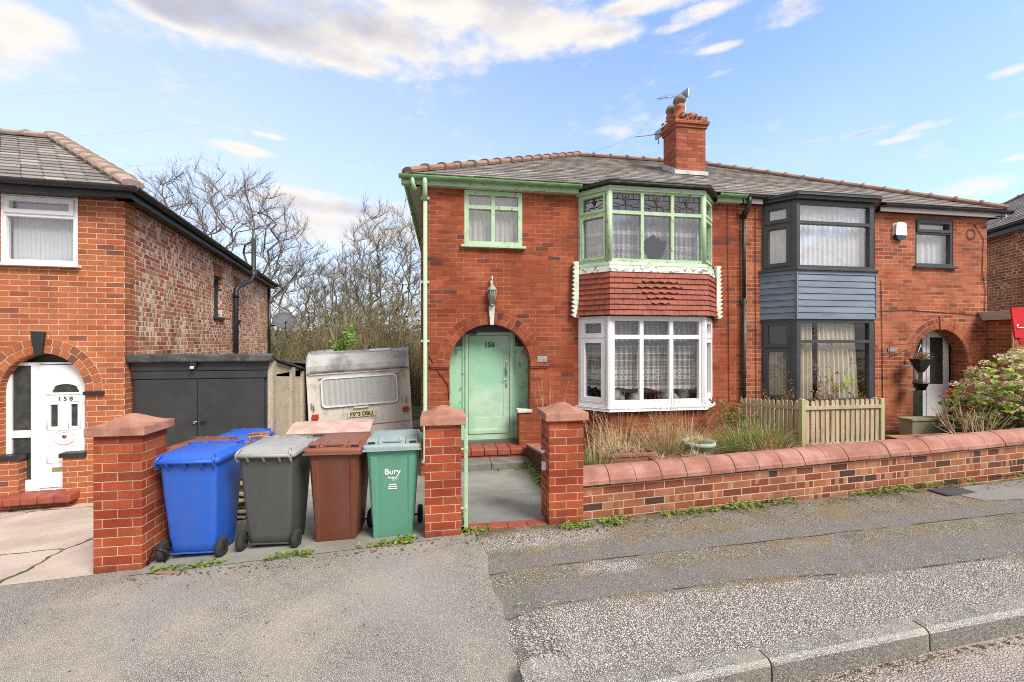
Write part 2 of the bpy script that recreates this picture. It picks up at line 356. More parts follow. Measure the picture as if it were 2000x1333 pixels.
M['cable'] = noisy('black cable', (.02,.02,.02), (.03,.03,.03), 5, .7)
M['redboard'] = noisy('red board', (.62,.012,.02), (.56,.012,.018), 4, .35, fine=.05)
M['orange'] = noisy('amber lamp', (.5,.05,.02), (.45,.035,.015), 9, .25, fine=0)
M['yellowplate'] = noisy('yellowed plate', (.66,.58,.26), (.72,.66,.42), 6, .4, 0, 30, .4, (.4,.33,.18), 8)
def plastic(name, c, rough=.42, var=.12, dirt=.25):
    return noisy(name, c, tuple(x*(1-var)+.012 for x in c), 3, rough+.06, .0008, 160, .5, tuple(x*.6+.06 for x in c), 3.2, fine=.22, dlow=.48, dhigh=.8, stretch=(1.5,1.5,.6))
M['binblue'] = plastic('blue bin plastic', (.022,.115,.56), .38); M['bingrey'] = plastic('dark grey bin plastic', (.072,.074,.070), .55)
M['lidgrey'] = plastic('faded grey lid plastic', (.34,.345,.335), .45)
M['binbrown'] = plastic('brown bin plastic', (.135,.036,.016), .48); M['lidbrown'] = plastic('faded brown lid plastic', (.24,.085,.05), .45)
M['bingreen'] = plastic('green bin plastic', (.10,.30,.20), .45); M['lidgreen'] = plastic('faded green lid plastic', (.21,.36,.31), .42)
M['lidgreygreen'] = plastic('faded grey green lid plastic', (.30,.38,.37), .42)

def slate_mat():
    m, n = newmat('grey slate'); uv = n.n(UVN).outputs[0]; ob = n.n('ShaderNodeTexCoord').outputs['Object']
    u, v, _ = sep(n, uv); row = n.m('FLOOR', v); uu = n.m('ADD', n.m('DIVIDE', u, .26), n.m('MULTIPLY', n.m('FLOORED_MODULO', row, 2), .5))
    c = n.m('FLOOR', uu); fu = n.m('FRACT', uu)
    wn_ = n.n('ShaderNodeTexWhiteNoise', noise_dimensions='2D'); n.put(wn_.inputs[0], comb(n, c, row))
    col = n.ramp(wn_.outputs[0], [(0,(.19,.165,.15)), (.5,(.27,.245,.225)), (.85,(.34,.31,.285)), (1,(.42,.39,.36))])
    col = n.mix(.5, col, n.ramp(n.noise(ob, 25, 5, .7), [(.3,.45), (.7,1.2)]), 'MULTIPLY')
    fv = n.m('FRACT', v)
    col = n.mix(n.m('MULTIPLY', n.ss(n.m('ADD', n.m('SUBTRACT', 1, fv), n.m('MULTIPLY', n.noise(ob, 14, 3), .5)), 1.05, 1.35), .45), col, (.42,.40,.36))   # lichen along the lower edges
    col = n.mix(n.ss(n.m('MINIMUM', fu, n.m('SUBTRACT', 1, fu)), .03, .01), col, (.03,.03,.03))
    n.out(n.bsdf(col, .75, n.bump(n.noise(ob, 60, 4), .003), spec=.3)); return m
M['slate'] = slate_mat()
M['ridge'] = noisy('brown ridge tile', (.25,.145,.105), (.33,.21,.165), 4, .85, .003, 40, .5, (.15,.13,.08), 4)

def glassmat(name, tint=(.95,.96,.96), refl=.16):
    m, n = newmat(name)
    t = n.n('ShaderNodeBsdfTransparent'); t.inputs[0].default_value = (*tint, 1)
    g = n.n('ShaderNodeBsdfGlossy'); g.inputs['Roughness'].default_value = .01
    ob = n.n('ShaderNodeTexCoord').outputs['Object']
    n.put(g.inputs['Normal'], n.bump(n.noise(ob, 1.7, 2), .02, .35))
    ge = n.n('ShaderNodeNewGeometry'); dt = n.n('ShaderNodeVectorMath', operation='DOT_PRODUCT'); n.put(dt.inputs[0], ge.outputs['Incoming']); n.put(dt.inputs[1], ge.outputs['Normal'])
    sch = n.m('POWER', n.m('SUBTRACT', 1, n.m('ABSOLUTE', dt.outputs['Value']), clamp=True), 4)
    x = n.n('ShaderNodeMixShader'); n.put(x.inputs[0], n.m('ADD', n.m('MULTIPLY', sch, .9), refl, clamp=True))
    n.t.links.new(t.outputs[0], x.inputs[1]); n.t.links.new(g.outputs[0], x.inputs[2]); n.out(x.outputs[0]); return m
M['glass'] = glassmat('window glass', refl=.12); M['glassup'] = glassmat('upper window glass', refl=.30)
M['darkglass'] = noisy('frosted dark glass', (.03,.035,.032), (.055,.06,.052), 7, .12, .002, 40, .4, (.10,.10,.08), 9)

def lace(name, alpha=.55, col=(.82,.82,.80), bands=(), flowers=(), pitch=.06, fold=0):
    m, n = newmat(name); uv = n.n(UVN).outputs[0]; u, v, _ = sep(n, uv)
    a = n.m('ADD', alpha, n.m('MULTIPLY', n.m('SUBTRACT', n.noise(comb(n, u, n.m('MULTIPLY', v, .1)), 22, 3), .5), .7))
    for z, h in bands: a = n.m('ADD', a, n.m('MULTIPLY', n.m('LESS_THAN', n.m('ABSOLUTE', n.m('SUBTRACT', v, z)), h), .5))
    for z, rr in flowers:
        fu = n.m('SUBTRACT', n.m('MULTIPLY', n.m('FRACT', n.m('DIVIDE', u, rr*2.1)), rr*2.1), rr*1.05); dv = n.m('SUBTRACT', v, z)
        r2 = n.m('SQRT', n.m('ADD', n.m('MULTIPLY', fu, fu), n.m('MULTIPLY', dv, dv)))
        an = n.m('SINE', n.m('MULTIPLY', n.m('ARCTAN2', dv, fu), 8))
        ring = n.m('MULTIPLY', n.m('LESS_THAN', r2, rr), n.m('GREATER_THAN', n.m('ADD', r2, n.m('MULTIPLY', an, rr*.22)), rr*.5))
        a = n.m('ADD', a, n.m('MULTIPLY', ring, .6))
    a = n.m('MINIMUM', n.m('MAXIMUM', a, .05), 1)
    t = n.n('ShaderNodeBsdfTransparent'); x = n.n('ShaderNodeMixShader'); n.put(x.inputs[0], a)
    df = n.n('ShaderNodeBsdfDiffuse'); df.inputs[0].default_value = (*col, 1); tr = n.n('ShaderNodeBsdfTranslucent'); tr.inputs[0].default_value = (*col, 1)
    ad = n.n('ShaderNodeMixShader'); ad.inputs[0].default_value = .3; n.t.links.new(df.outputs[0], ad.inputs[1]); n.t.links.new(tr.outputs[0], ad.inputs[2])
    n.t.links.new(t.outputs[0], x.inputs[1]); n.t.links.new(ad.outputs[0], x.inputs[2]); n.out(x.outputs[0]); return m
M['lace_up'] = lace('patterned white net', .55, bands=[(1.92,.035),(1.70,.01)], flowers=[(1.66,.04),(1.51,.045),(1.42,.04)])
M['lace_small'] = lace('white net curtain', .78, flowers=[(1.80,.05),(1.72,.05)])
M['lace_low'] = lace('sheer net with flower border', .42, bands=[(.02,.008),(-.1,.008),(-.22,.008),(-.34,.008),(-.46,.006),(-.74,.006),(-.83,.03)], flowers=[(-.545,.042),(-.65,.042)])
M['net'] = lace('plain net curtain', .8)
M['cream'] = noisy('cream curtain', (.62,.56,.44), (.70,.66,.55), 2, .95, fine=0)
M['whitecurtain'] = noisy('white curtain', (.74,.74,.74), (.80,.80,.80), 2, .95, fine=0)
M['blind'] = noisy('white blind', (.66,.70,.70), (.60,.64,.65), 2, .9, fine=0)
# ================================================================ shared builders
def frame_M(p0, p1, z0, off=0):
    d = Vector((p1[0]-p0[0], p1[1]-p0[1], 0)); L = d.length; d.normalize(); n = Vector((-d.y, d.x, 0))   # n points into the house
    o = Vector((p0[0], p0[1], z0)) + n*off
    return Matrix(((d.x, n.x, 0, o.x), (d.y, n.y, 0, o.y), (0, 0, 1, o.z), (0, 0, 0, 1))), L
def cells(u0, u1, v0, v1, us, vs, mw):
    U = [u0] + list(us) + [u1]; V = [v0] + list(vs) + [v1]; out = []
    for i in range(len(U)-1):
        for j in range(len(V)-1):
            out.append((U[i] + (mw/2 if i else 0), U[i+1] - (mw/2 if i < len(U)-2 else 0), V[j] + (mw/2 if j else 0), V[j+1] - (mw/2 if j < len(V)-2 else 0)))
    return out
def facet(fr, gl, p0, p1, z0, z1, us=(), vs=(), fl=.06, frr=.06, ft=.06, fb=.06, mw=.05, depth=.07, case=(), cw=.045):
    """one flat light of a window: a frame plate with true openings; casements get a second, prouder ring"""
    Mx, L = frame_M(p0, p1, z0); H = z1 - z0
    cs = cells(fl, L-frr, fb, H-ft, us, vs, mw)
    fr.M = Mx; gl.M = Mx
    fr.plate(rect(0, L, 0, H), [rect(*c) for c in cs], 0, depth)
    for k, c in enumerate(cs):
        if case == 'all' or k in case:
            e = .012
            inner = (c[0]+cw, c[1]-cw, c[2]+cw, c[3]-cw)
            fr.plate(rect(c[0]-e, c[1]+e, c[2]-e, c[3]+e), [rect(*inner)], -.018, .05)
        gl.poly([(c[0]-.01, .045, c[2]-.01), (c[1]+.01, .045, c[2]-.01), (c[1]+.01, .045, c[3]+.01), (c[0]-.01, .045, c[3]+.01)])
    fr.M = Matrix(); gl.M = Matrix()
    return cs, Mx, L, H
def curtain(mb, Mx, u0, u1, z0, z1, base, y=.16, waves=9, amp=.022, bottom=None, nu=60, nv=6, gather=None, seed=0):
    """a hanging sheet with folds; uv = (metres along, absolute height)"""
    mb.M = Mx; rnd = random.Random(seed); ph = rnd.random()*6
    idx = []
    for j in range(nv+1):
        row = []
        for i in range(nu+1):
            t = i/nu; u = u0 + (u1-u0)*t; zb = z0 + (bottom(t) if bottom else 0); z = zb + (z1-zb)*j/nv
            if gather: u = gather(t, (z-z0)/(z1-z0), u0, u1)
            yy = y + amp*math.sin(t*waves*6.283 + ph + .5*math.sin(t*17+ph)) * (1-.3*j/nv)
            row.append((mb.vert((u, yy, z-base)), (u0 + (u1-u0)*t*1.25, z)))
        idx.append(row)
    for j in range(nv):
        for i in range(nu):
            q = (idx[j][i], idx[j][i+1], idx[j+1][i+1], idx[j+1][i]); mb.face([a[0] for a in q], [a[1] for a in q], True)
    mb.M = Matrix()
def roof_plane(mb, eL, eR, rL, rR, step=.21, th=.016):
    """a slope laid in real overlapping courses from the eave (eL,eR) to the ridge (rL,rR)"""
    eL, eR, rL, rR = map(Vector, (eL, eR, rL, rR)); n = (eR-eL).cross(rL-eL if (rL-eL).length > .01 else rR-eL); n.normalize()
    if n.z < 0: n = -n
    hd = (eR-eL).normalized(); up = n.cross(hd); 
    if up.z < 0: up = -up
    Lh = max((rL-eL).dot(up), (rR-eR).dot(up)); k = max(1, round(Lh/step))
    for i in range(k):
        a, b = i/k, min(1, (i+1)/k + .12/k)
        p = [eL.lerp(rL, a), eR.lerp(rR, a), eR.lerp(rR, b), eL.lerp(rL, b)]
        q = [p[0]+n*(th+.004), p[1]+n*(th+.004), p[2]+n*.004, p[3]+n*.004]; u = [x.dot(hd) for x in p]
        # break each course into runs with a slight unevenness
        m = max(1, int((u[1]-u[0])/1.3)); cut = [0] + sorted(random.random() for _ in range(m-1)) + [1]
        def at(s, t): return q[0].lerp(q[1], s).lerp(q[3].lerp(q[2], s), t)
        for j in range(m):
            s0, s1 = cut[j], cut[j+1]; jit = [random.uniform(0, .005) for _ in range(2)]
            A, B, C, D = at(s0,0)+n*jit[0], at(s1,0)+n*jit[1], at(s1,1), at(s0,1)
            uu = [u[0]+(u[1]-u[0])*s0, u[0]+(u[1]-u[0])*s1]
            mb.poly([A, B, C, D], [(uu[0], i+.02), (uu[1], i+.02), (uu[1], i+.98), (uu[0], i+.98)])
            mb.poly([A, B, B-n*th, A-n*th], [(uu[0], i+.5), (uu[1], i+.5), (uu[1], i+.5), (uu[0], i+.5)])
    mb.poly([eL-n*.01, eR-n*.01, rR-n*.01, rL-n*.01] if (rR-rL).length > .01 else [eL-n*.01, eR-n*.01, rR-n*.01], None)
def ridge_tiles(mb, a, b, L=.44, r=.11, lift=.0):
    a, b = Vector(a), Vector(b); d = b-a; n = max(1, round(d.length/L)); d.normalize(); s = d.cross(Vector((0,0,1))).normalized(); u = s.cross(d)
    for i in range(n):
        p = a.lerp(b, i/n); q = a.lerp(b, (i+1)/n); rings = []
        for c, rr, hh in ((p, r*1.0, .0), (q-d*.035, r*1.0, 0), (q-d*.03, r*1.22, .012), (q+d*.02, r*1.22, .012)):
            ring = [c + s*rr*1.15*math.cos(t) + u*(rr*.62*math.sin(t) + hh + lift - .01) for t in [math.pi*k/6 for k in range(7)]]
            ring += [c + s*(-rr*1.15+.02)*1 + u*(-.05+lift), c + s*(rr*1.15-.02) + u*(-.05+lift)]
            rings.append([tuple(x) for x in ring])
        mb.loft(rings, smooth=False)
def gutter(mb, a, b, r=.06, inward=(0,1)):
    a, b = Vector(a), Vector(b); d = (b-a).normalized(); s = Vector((0,0,1)).cross(d)
    ring = lambda c, rr: [tuple(c + s*rr*math.cos(t) + Vector((0,0,1))*rr*math.sin(t)) for t in [math.pi + math.pi*k/8 for k in range(9)]] + [tuple(c + s*(rr-.008)*math.cos(t) + Vector((0,0,1))*(rr-.008)*math.sin(t)) for t in [2*math.pi - math.pi*k/8 for k in range(9)]]
    mb.loft([ring(a, r), ring(b, r)], smooth=False)
    n = max(1, int((b-a).length/1.8))
    for i in range(n+1):
        c = a.lerp(b, i/n); mb.loft([ring(c-d*.03, r+.009), ring(c+d*.03, r+.009)], smooth=False)
def voussoirs(mb, cx, spring, r0, rows, rh, y0, y1, nb, rz=None, gap=.012, a0=0, a1=math.pi):
    for k in range(rows):
        ra, rb = r0 + k*(rh+gap), r0 + k*(rh+gap) + rh; sq = 1 if rz is None else rz/r0; n = nb + k*int(nb*.16)
        for i in range(n):
            da = (a1-a0)/n; t0 = a0 + i*da + gap/2/ra; t1 = a0 + (i+1)*da - gap/2/ra
            e = lambda r, t: (cx + r*math.cos(t), spring + (r0*sq + (r-r0))*math.sin(t))
            jit = random.uniform(-.003, .003)
            q = [e(ra, t0), e(rb, t0), e(rb, (t0+t1)/2), e(rb, t1), e(ra, t1), e(ra, (t0+t1)/2)]
            i0 = len(mb.f); mb.prism(q, y0+jit, y1)
            u = (random.randint(0, 300)+.5)*.232; 
            for j in range(i0, len(mb.f)): mb.uv[j] = (u, .04)
def facade_window(house, p0, p1, z0, z1, mat, glass, us, vs, case, curt, sill=.06, name='window', inset=.03, fw=.055, mw=.05, seed=1, curtkw={}, sillmat=None):
    fr, gl, sl_ = MB(), MB(), MB()
    d = Vector((p1[0]-p0[0], p1[1]-p0[1], 0)).normalized(); n = Vector((-d.y, d.x, 0))*inset
    q0, q1 = (p0[0]+n.x, p0[1]+n.y), (p1[0]+n.x, p1[1]+n.y)
    cs, Mx, L, H = facet(fr, gl, q0, q1, z0, z1, us, vs, fw, fw, fw, fw, mw, case=case)
    f = fr.build(name, mat, house, bev=.004, seg=1); gl.build('pane', glass, f)
    sl_.M = Mx; sl_.box(-sill, L+sill, -.075, .02, -.045, -.002); sl_.M = Matrix(); sl_.build('sill', sillmat or mat, f, bev=.004, seg=1)
    if curt:
        cb = MB(); curtain(cb, Mx, .02, L-.02, z0+.03, z1-.03, z0, seed=seed, **curtkw); cb.build('curtain', curt, f)
    return f
def poly_bay(A, B, C, D): return [A, B, C, D]
def offset_bay(P, k):       # push the plan outwards (towards the street) by k
    A, B, C, D = [Vector((*p, 0)) for p in P]; s = lambda a, b: Vector((b.y-a.y, -(b.x-a.x), 0)).normalized()
    n1, n2, n3 = s(A, B), s(B, C), s(C, D)
    def meet(p, d1, q, d2):
        t = ((q-p).x*d2.y - (q-p).y*d2.x)/(d1.x*d2.y - d1.y*d2.x); return p + d1*t
    d1, d2, d3 = (B-A), (C-B), (D-C)
    b = meet(A+n1*k, d1, B+n2*k, d2); c = meet(B+n2*k, d2, C+n3*k, d3)
    yw = A.y; a = A+n1*k; a = a + d1*((yw-a.y)/d1.y); e = D+n3*k; e = e + d3*((yw-e.y)/d3.y)
    return [(p.x, p.y) for p in (a, b, c, e)]
def band(mb, P, z0, z1, k0, k1, th=.03):
    """a board that runs round the bay between two heights, flared from offset k0 (top) to k1 (bottom)"""
    T, Bm = offset_bay(P, k0), offset_bay(P, k1); Ti, Bi = offset_bay(P, k0-th), offset_bay(P, k1-th)
    rings = [[(*Bm[i], z0), (*T[i], z1), (*Ti[i], z1), (*Bi[i], z0)] for i in range(4)]
    mb.loft(rings, smooth=False)
def slab(mb, P, z0, z1, k, back=.0):
    T = offset_bay(P, k); T = [(T[0][0], T[0][1]+back)] + T[1:3] + [(T[3][0], T[3][1]+back)]
    mb.prism(T, z0, z1, 'z')

# ================================================================ the two joined houses
FY = 7.4; X0, XP, X1 = -.375, 5.62, 11.56; FLOOR = -1.87; EZ = 2.70; XE0, XE1, YE = -.62, 11.82, 7.20
RZ = 5.15; APL, APR, YR = 3.66, 7.54, 11.39; YB = 15.7
BAY156 = [(2.42, 7.4), (2.83, 6.95), (4.60, 6.95), (5.06, 7.4)]
BAY154 = [(6.13, 7.4), (6.48, 6.95), (8.17, 6.95), (8.62, 7.4)]
ARCH156 = (.82, .71, -.43, .72); ARCH154 = (10.35, .69, -.43, .68)

def semi(name, label, wmat, xa, xb, arch, bay, win, side):
    h = thing(name, (0, 0, 0), label, 'house')
    f = MB()
    holes = [archloop(arch[0], arch[1], arch[2], arch[3], FLOOR), rect(*win)]
    holes += [rect(bay[0][0]+.03, bay[3][0]-.03, 1.39, 2.585), rect(bay[0][0]+.03, bay[3][0]-.03, -1.17, .40)]
    f.plate(rect(xa, xb, -3.0, 2.66), holes, FY, FY+.24)
    if side < 0: f.box(xa, xa+.24, FY+.24, YB-.3, -3.0, 2.6)
    else: f.box(xb-.24, xb, FY+.24, YB-.3, -3.0, 2.6)
    f.box(xa, xb, YB-.54, YB-.3, -3.0, 2.6)
    # the brick under the bay window
    B = offset_bay(bay, -.03); f.prism(B, -3.0, -1.19, 'z')
    wall = f.build('wall', wmat, h)
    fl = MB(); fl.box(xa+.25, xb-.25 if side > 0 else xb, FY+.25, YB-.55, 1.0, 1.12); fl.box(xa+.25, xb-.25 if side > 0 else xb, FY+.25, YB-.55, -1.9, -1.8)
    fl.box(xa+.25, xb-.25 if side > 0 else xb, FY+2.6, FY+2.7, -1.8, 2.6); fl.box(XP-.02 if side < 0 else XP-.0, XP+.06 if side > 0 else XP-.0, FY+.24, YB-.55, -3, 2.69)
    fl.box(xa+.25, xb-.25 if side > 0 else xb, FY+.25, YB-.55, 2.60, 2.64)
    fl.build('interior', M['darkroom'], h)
    return h
house156 = semi('semi_detached_house', 'red brick house with peeling green bay window, green front door and clay tiled apron', M['brick156'], X0, XP, ARCH156, BAY156, (.363, 1.382, 1.665, 2.62), -1)
house154 = semi('semi_detached_house', 'orange brick house with dark grey bay windows and slate blue boarding between them', M['brick154'], XP, X1, ARCH154, BAY154, (9.706, 10.68, 1.57, 2.57), 1)

# roofs: two halves of one hipped roof
def half_roof(h, left):
    rf = MB(); ez = 2.77
    if left:
        roof_plane(rf, (XE0, YE, ez), (XP, YE, ez), (APL, YR, RZ), (XP, YR, RZ)); roof_plane(rf, (XE0, YB, ez), (XE0, YE, ez), (APL, YR, RZ), (APL, YR, RZ))
        roof_plane(rf, (XP, YB, ez), (XE0, YB, ez), (XP, YR, RZ), (APL, YR, RZ))
    else:
        roof_plane(rf, (XP, YE, ez), (XE1, YE, ez), (XP, YR, RZ), (APR, YR, RZ)); roof_plane(rf, (XE1, YE, ez), (XE1, YB, ez), (APR, YR, RZ), (APR, YR, RZ))
        roof_plane(rf, (XE1, YB, ez), (XP, YB, ez), (APR, YR, RZ), (XP, YR, RZ))
    r = rf.build('roof', M['slate'], h)
    rt = MB()
    if left: ridge_tiles(rt, (APL, YR, RZ+.03), (XP, YR, RZ+.03)); ridge_tiles(rt, (XE0+.02, YE+.02, ez+.05), (APL, YR, RZ+.04)); ridge_tiles(rt, (XE0, YB, ez+.05), (APL, YR, RZ+.04))
    else: ridge_tiles(rt, (XP, YR, RZ+.03), (APR, YR, RZ+.03)); ridge_tiles(rt, (XE1-.02, YE+.02, ez+.05), (APR, YR, RZ+.04)); ridge_tiles(rt, (XE1, YB, ez+.05), (APR, YR, RZ+.04))
    rt.build('ridge_tiles', M['ridge'], r)
    return r
roof156 = half_roof(house156, True); roof154 = half_roof(house154, False)
# fascia, soffit, gutters
def eaves(h, segs, fmat, gmat, soffmat):
    fa, gu, so_ = MB(), MB(), MB()
    for a, b, kind in segs:
        if kind == 'front': fa.box(a, b, YE+.07, YE+.095, 2.625, 2.74); so_.box(a, b, YE+.095, FY-.002, 2.63, 2.64); gutter(gu, (a, YE+.0, 2.745), (b, YE+.0, 2.745), .055)
        elif kind == 'left': fa.box(XE0+.05, XE0+.075, a, b, 2.625, 2.74); so_.box(XE0+.075, X0-.002, a, b, 2.63, 2.64); gutter(gu, (XE0-.01, b, 2.745), (XE0-.01, a, 2.745), .055)
        else: fa.box(XE1-.075, XE1-.05, a, b, 2.625, 2.74); so_.box(X1+.002, XE1-.075, a, b, 2.63, 2.64); gutter(gu, (XE1+.01, a, 2.745), (XE1+.01, b, 2.745), .055)
    f = fa.build('fascia', fmat, h); so_.build('soffit', soffmat, f); return f, gu.build('gutter', gmat, h)
eaves(house156, [(XE0-.07, 2.38, 'front'), (5.10, 5.62, 'front'), (YE+.05, YB, 'left')], M['greenpaint'], M['gutter'], M['greenpaint'])
f4, g4 = eaves(house154, [(5.66, 6.05, 'front'), (8.72, XE1+.04, 'front'), (YE, YB, 'right')], M['upvc'], M['blackpaint'], M['blackpaint'])
# downpipes
dp = MB(); dp.tube([(-.30, YE-.0, 2.72), (-.30, YE, 2.62), (-.30, 7.25, 2.50), (-.30, 7.33, 2.38)], .040, 10); dp.tube([(-.30, 7.335, 2.5), (-.30, 7.335, -1.98), (-.34, 7.30, -2.06)], .036, 10)
for z in (2.42, 1.0, .0, -1.62): dp.box(-.37, -.23, 7.33, 7.40, z-.02, z+.02)
dp.tube([(-.50, YE-.0, 2.73), (-.50, YE, 2.62), (-.46, 7.24, 2.52)], .035, 8)
dp.build('downpipe', M['greenclean'], house156)
dq = MB(); dq.tube([(5.70, YE, 2.73), (5.70, YE, 2.62), (5.70, 7.26, 2.50), (5.70, 7.34, 2.36)], .045, 10); dq.tube([(5.70, 7.34, 2.5), (5.70, 7.34, .8)], .034, 10); dq.tube([(5.70, 7.34, .82), (5.70, 7.34, -1.9)], .040, 10)
for z in (2.4, .75, -.6): dq.box(5.64, 5.76, 7.335, 7.40, z-.02, z+.02)
dq.build('downpipe', M['blackpaint'], house154)

# chimney on the shared wall
cx0, cx1, cy0, cy1 = 5.29, 6.03, 9.04, 9.62
ch = MB(); ch.box(cx0, cx1, cy0, cy1, 3.4, 4.93); ch.box(cx0-.03, cx1+.03, cy0-.03, cy1+.03, 4.93, 5.005); ch.box(cx0-.065, cx1+.065, cy0-.065, cy1+.065, 5.005, 5.085); ch.box(cx0-.03, cx1+.03, cy0-.03, cy1+.03, 5.085, 5.20)
chim = ch.build('chimney', M['chimney'], house156, bev=.006, seg=1)
fl = MB()
for i in range(6): 
    y = cy0 + .02 + i*.1; z = 2.77 + (y-YE)*.568
    fl.prism([(y-.02, z-.02), (y+.10, z+.04), (y+.08, z+.17+.03), (y+.0, z+.16)], cx0-.012, cx0-.004, 'x')
fl.box(cx0-.05, cx1+.05, cy0-.03, cy0-.006, 3.84, 3.93); fl.build('flashing', M['lead'], chim)
def pot(x, y, z, h, r, cowl):
    p = MB(); p.lathe([(r*1.15, 0), (r*1.2, .04), (r*.98, .07), (r*.98, h-.09), (r*1.12, h-.07), (r*1.12, h), (r*.85, h), (r*.85, h-.1)], (x, y, z), 18)
    o = p.build('chimney_pot', M['pot'], chim)
    if cowl:
        c = MB(); c.lathe([(r*.95, h), (r*.98, h+.09), (r*1.25, h+.10), (r*1.1, h+.17), (r*.7, h+.23), (.01, h+.25)], (x, y, z), 16); c.build('cowl', M['potdark'], chim)
pot(5.44, 9.17, 5.18, .30, .115, True); pot(5.42, 9.49, 5.14, .28, .105, True); pot(5.80, 9.30, 5.18, .19, .115, False)
mo = MB(); rnd = random.Random(3)
for i in range(26):
    x = rnd.choice([cx0-.05, rnd.uniform(cx0, cx1+.05)]); y = cy0-.06 if x > cx0 else rnd.uniform(cy0, cy1); z = 5.08 + rnd.uniform(0, .15); s = rnd.uniform(.02, .045)
    mo.lathe([(.002, -s*.4), (s, 0), (s*.7, s*.45), (.002, s*.6)], (x, y, z), 7)
mo_ = mo.build('moss', noisy('moss and lichen', (.18,.17,.05), (.30,.26,.10), 20, .95, .004, 60), chim); mo_['kind'] = 'stuff'

# ---------------------------------------------------------------- front arch, porch and door of the green-doored house
def arch_parts(h, arch, ringmat, mort, yf=FY):
    cx, rx, sp, rz = arch
    a = MB(); voussoirs(a, cx, sp, rx+.004, 2, .102, yf-.012, yf+.11, 21, rz=rz+.004)
    ar = a.build('arch', ringmat, h)
    b = MB(); n = 30; o = [(cx+(rx+.225)*math.cos(math.pi*k/n), sp+(rz+.225)*math.sin(math.pi*k/n)) for k in range(n+1)]; i_ = [(cx+(rx+.001)*math.cos(math.pi*k/n), sp+(rz+.001)*math.sin(math.pi*k/n)) for k in range(n, -1, -1)]
    for k in range(n):
        b.prism([o[k], o[k+1], i_[n-k-1], i_[n-k]], yf-.005, yf+.10)
    b.build('mortar_bed', mort, ar); return ar
arch_parts(house156, ARCH156, M['brick156'], M['mortardk']); arch_parts(house154, ARCH154, M['brick154'], M['mortar'])
def porch(h, arch, wmat, yd, lintelmat):
    cx, rx, sp, rz = arch; p = MB()
    p.box(cx-rx-.16, cx-rx-.06, FY+.242, yd, FLOOR, 0.6); p.box(cx+rx+.06, cx+rx+.16, FY+.242, yd, FLOOR, 0.6); p.box(cx-rx-.16, cx+rx+.16, FY+.242, yd, .36, .5)
    p.box(cx-rx-.16, cx+rx+.16, yd+.06, yd+.16, .15, .6); return p.build('porch', wmat, h)
porch(house156, ARCH156, M['brick156'], 7.78, None); porch(house154, ARCH154, M['brick154'], 7.74, None)
im = MB()
for x0, x1 in ((-.212, .10), (1.535, 1.855)):
    for k, (z0, z1, e) in enumerate(((-.47, -.445, 0), (-.443, -.418, .014), (-.416, -.39, .006))): im.box(x0-e, x1+e, FY-.03-e, FY-.001, z0, z1)
im.build('impost', M['hangtile'], house156)
# door, frame and panels
YD = 7.78; d = MB(); DX0, DX1 = .455, 1.215
d.plate(rect(.40, 1.27, -1.86, .16), [rect(DX0, DX1, -1.69, .10)], YD-.02, YD+.07); d.box(DX0-.002, DX1+.002, YD-.0, YD+.05, -1.86, -1.70)
fr156 = d.build('door_frame', M['greenclean'], house156, bev=.006, seg=2)
d = MB(); d.plate(rect(DX0+.008, DX1-.008, -1.685, .092), [rect(DX0+.12, DX1-.12, -1.40, -.02)], YD-.012, YD+.04)
d.box(DX0+.118, DX1-.118, YD-.002, YD+.03, -1.402, -.018); d.box(DX0, DX1, YD-.04, YD-.012, -1.69, -1.62)
door156 = d.build('front_door', M['doorgreen'], house156, bev=.004, seg=2)
hn = MB(); hn.box(1.135, 1.168, YD-.022, YD-.012, -.86, -.36); hn.tube([(1.15, YD-.02, -.42), (1.15, YD-.055, -.45), (1.15, YD-.055, -.60), (1.15, YD-.02, -.63)], .009, 8)
hn.tube([(1.15, YD-.02, -.70), (1.15, YD-.05, -.70), (1.08, YD-.055, -.71)], .008, 8); hn.lathe([(.022, -.01), (.02, .0)], (1.15, YD-.02, -.38), 12, 'y'); hn.lathe([(.02, -.01), (.017, .0)], (1.15, YD-.02, -.78), 12, 'y')
hn.build('handle', M['chrome'], door156, bev=.002)
text('house_number', '156', .125, M['ink'], door156, (.84, YD-.016, -.07), sx=1.05, bold=.002)
sp = MB(); sp.plate(rect(-.02, .40, -1.86, .16), [rect(.05, .345, -1.30, -.155), rect(.05, .345, -.10, .11)], YD, YD+.05); sp.box(.045, .35, YD+.02, YD+.04, -1.32, -.14)
sp.plate(rect(1.27, 1.66, -1.86, .16), [rect(1.315, 1.60, -1.30, -.155), rect(1.315, 1.60, -.10, .11)], YD, YD+.05); sp.box(1.31, 1.605, YD+.02, YD+.04, -1.32, -.14)
sp.build('side_panel', M['mould'], house156, bev=.004)
fg = MB(); fg.box(.04, .36, YD+.025, YD+.035, -.12, .13); fg.box(1.30, 1.61, YD+.025, YD+.035, -.12, .13); fg.build('fanlight', M['darkglass'], house156)
tb = MB(); tb.box(-.03, .60, FY+.262, YD+.06, .12, .35); tb.box(.60, 1.67, FY+.262, YD+.06, .165, .35); tb.build('porch_ceiling', M['blackpaint'], house156)
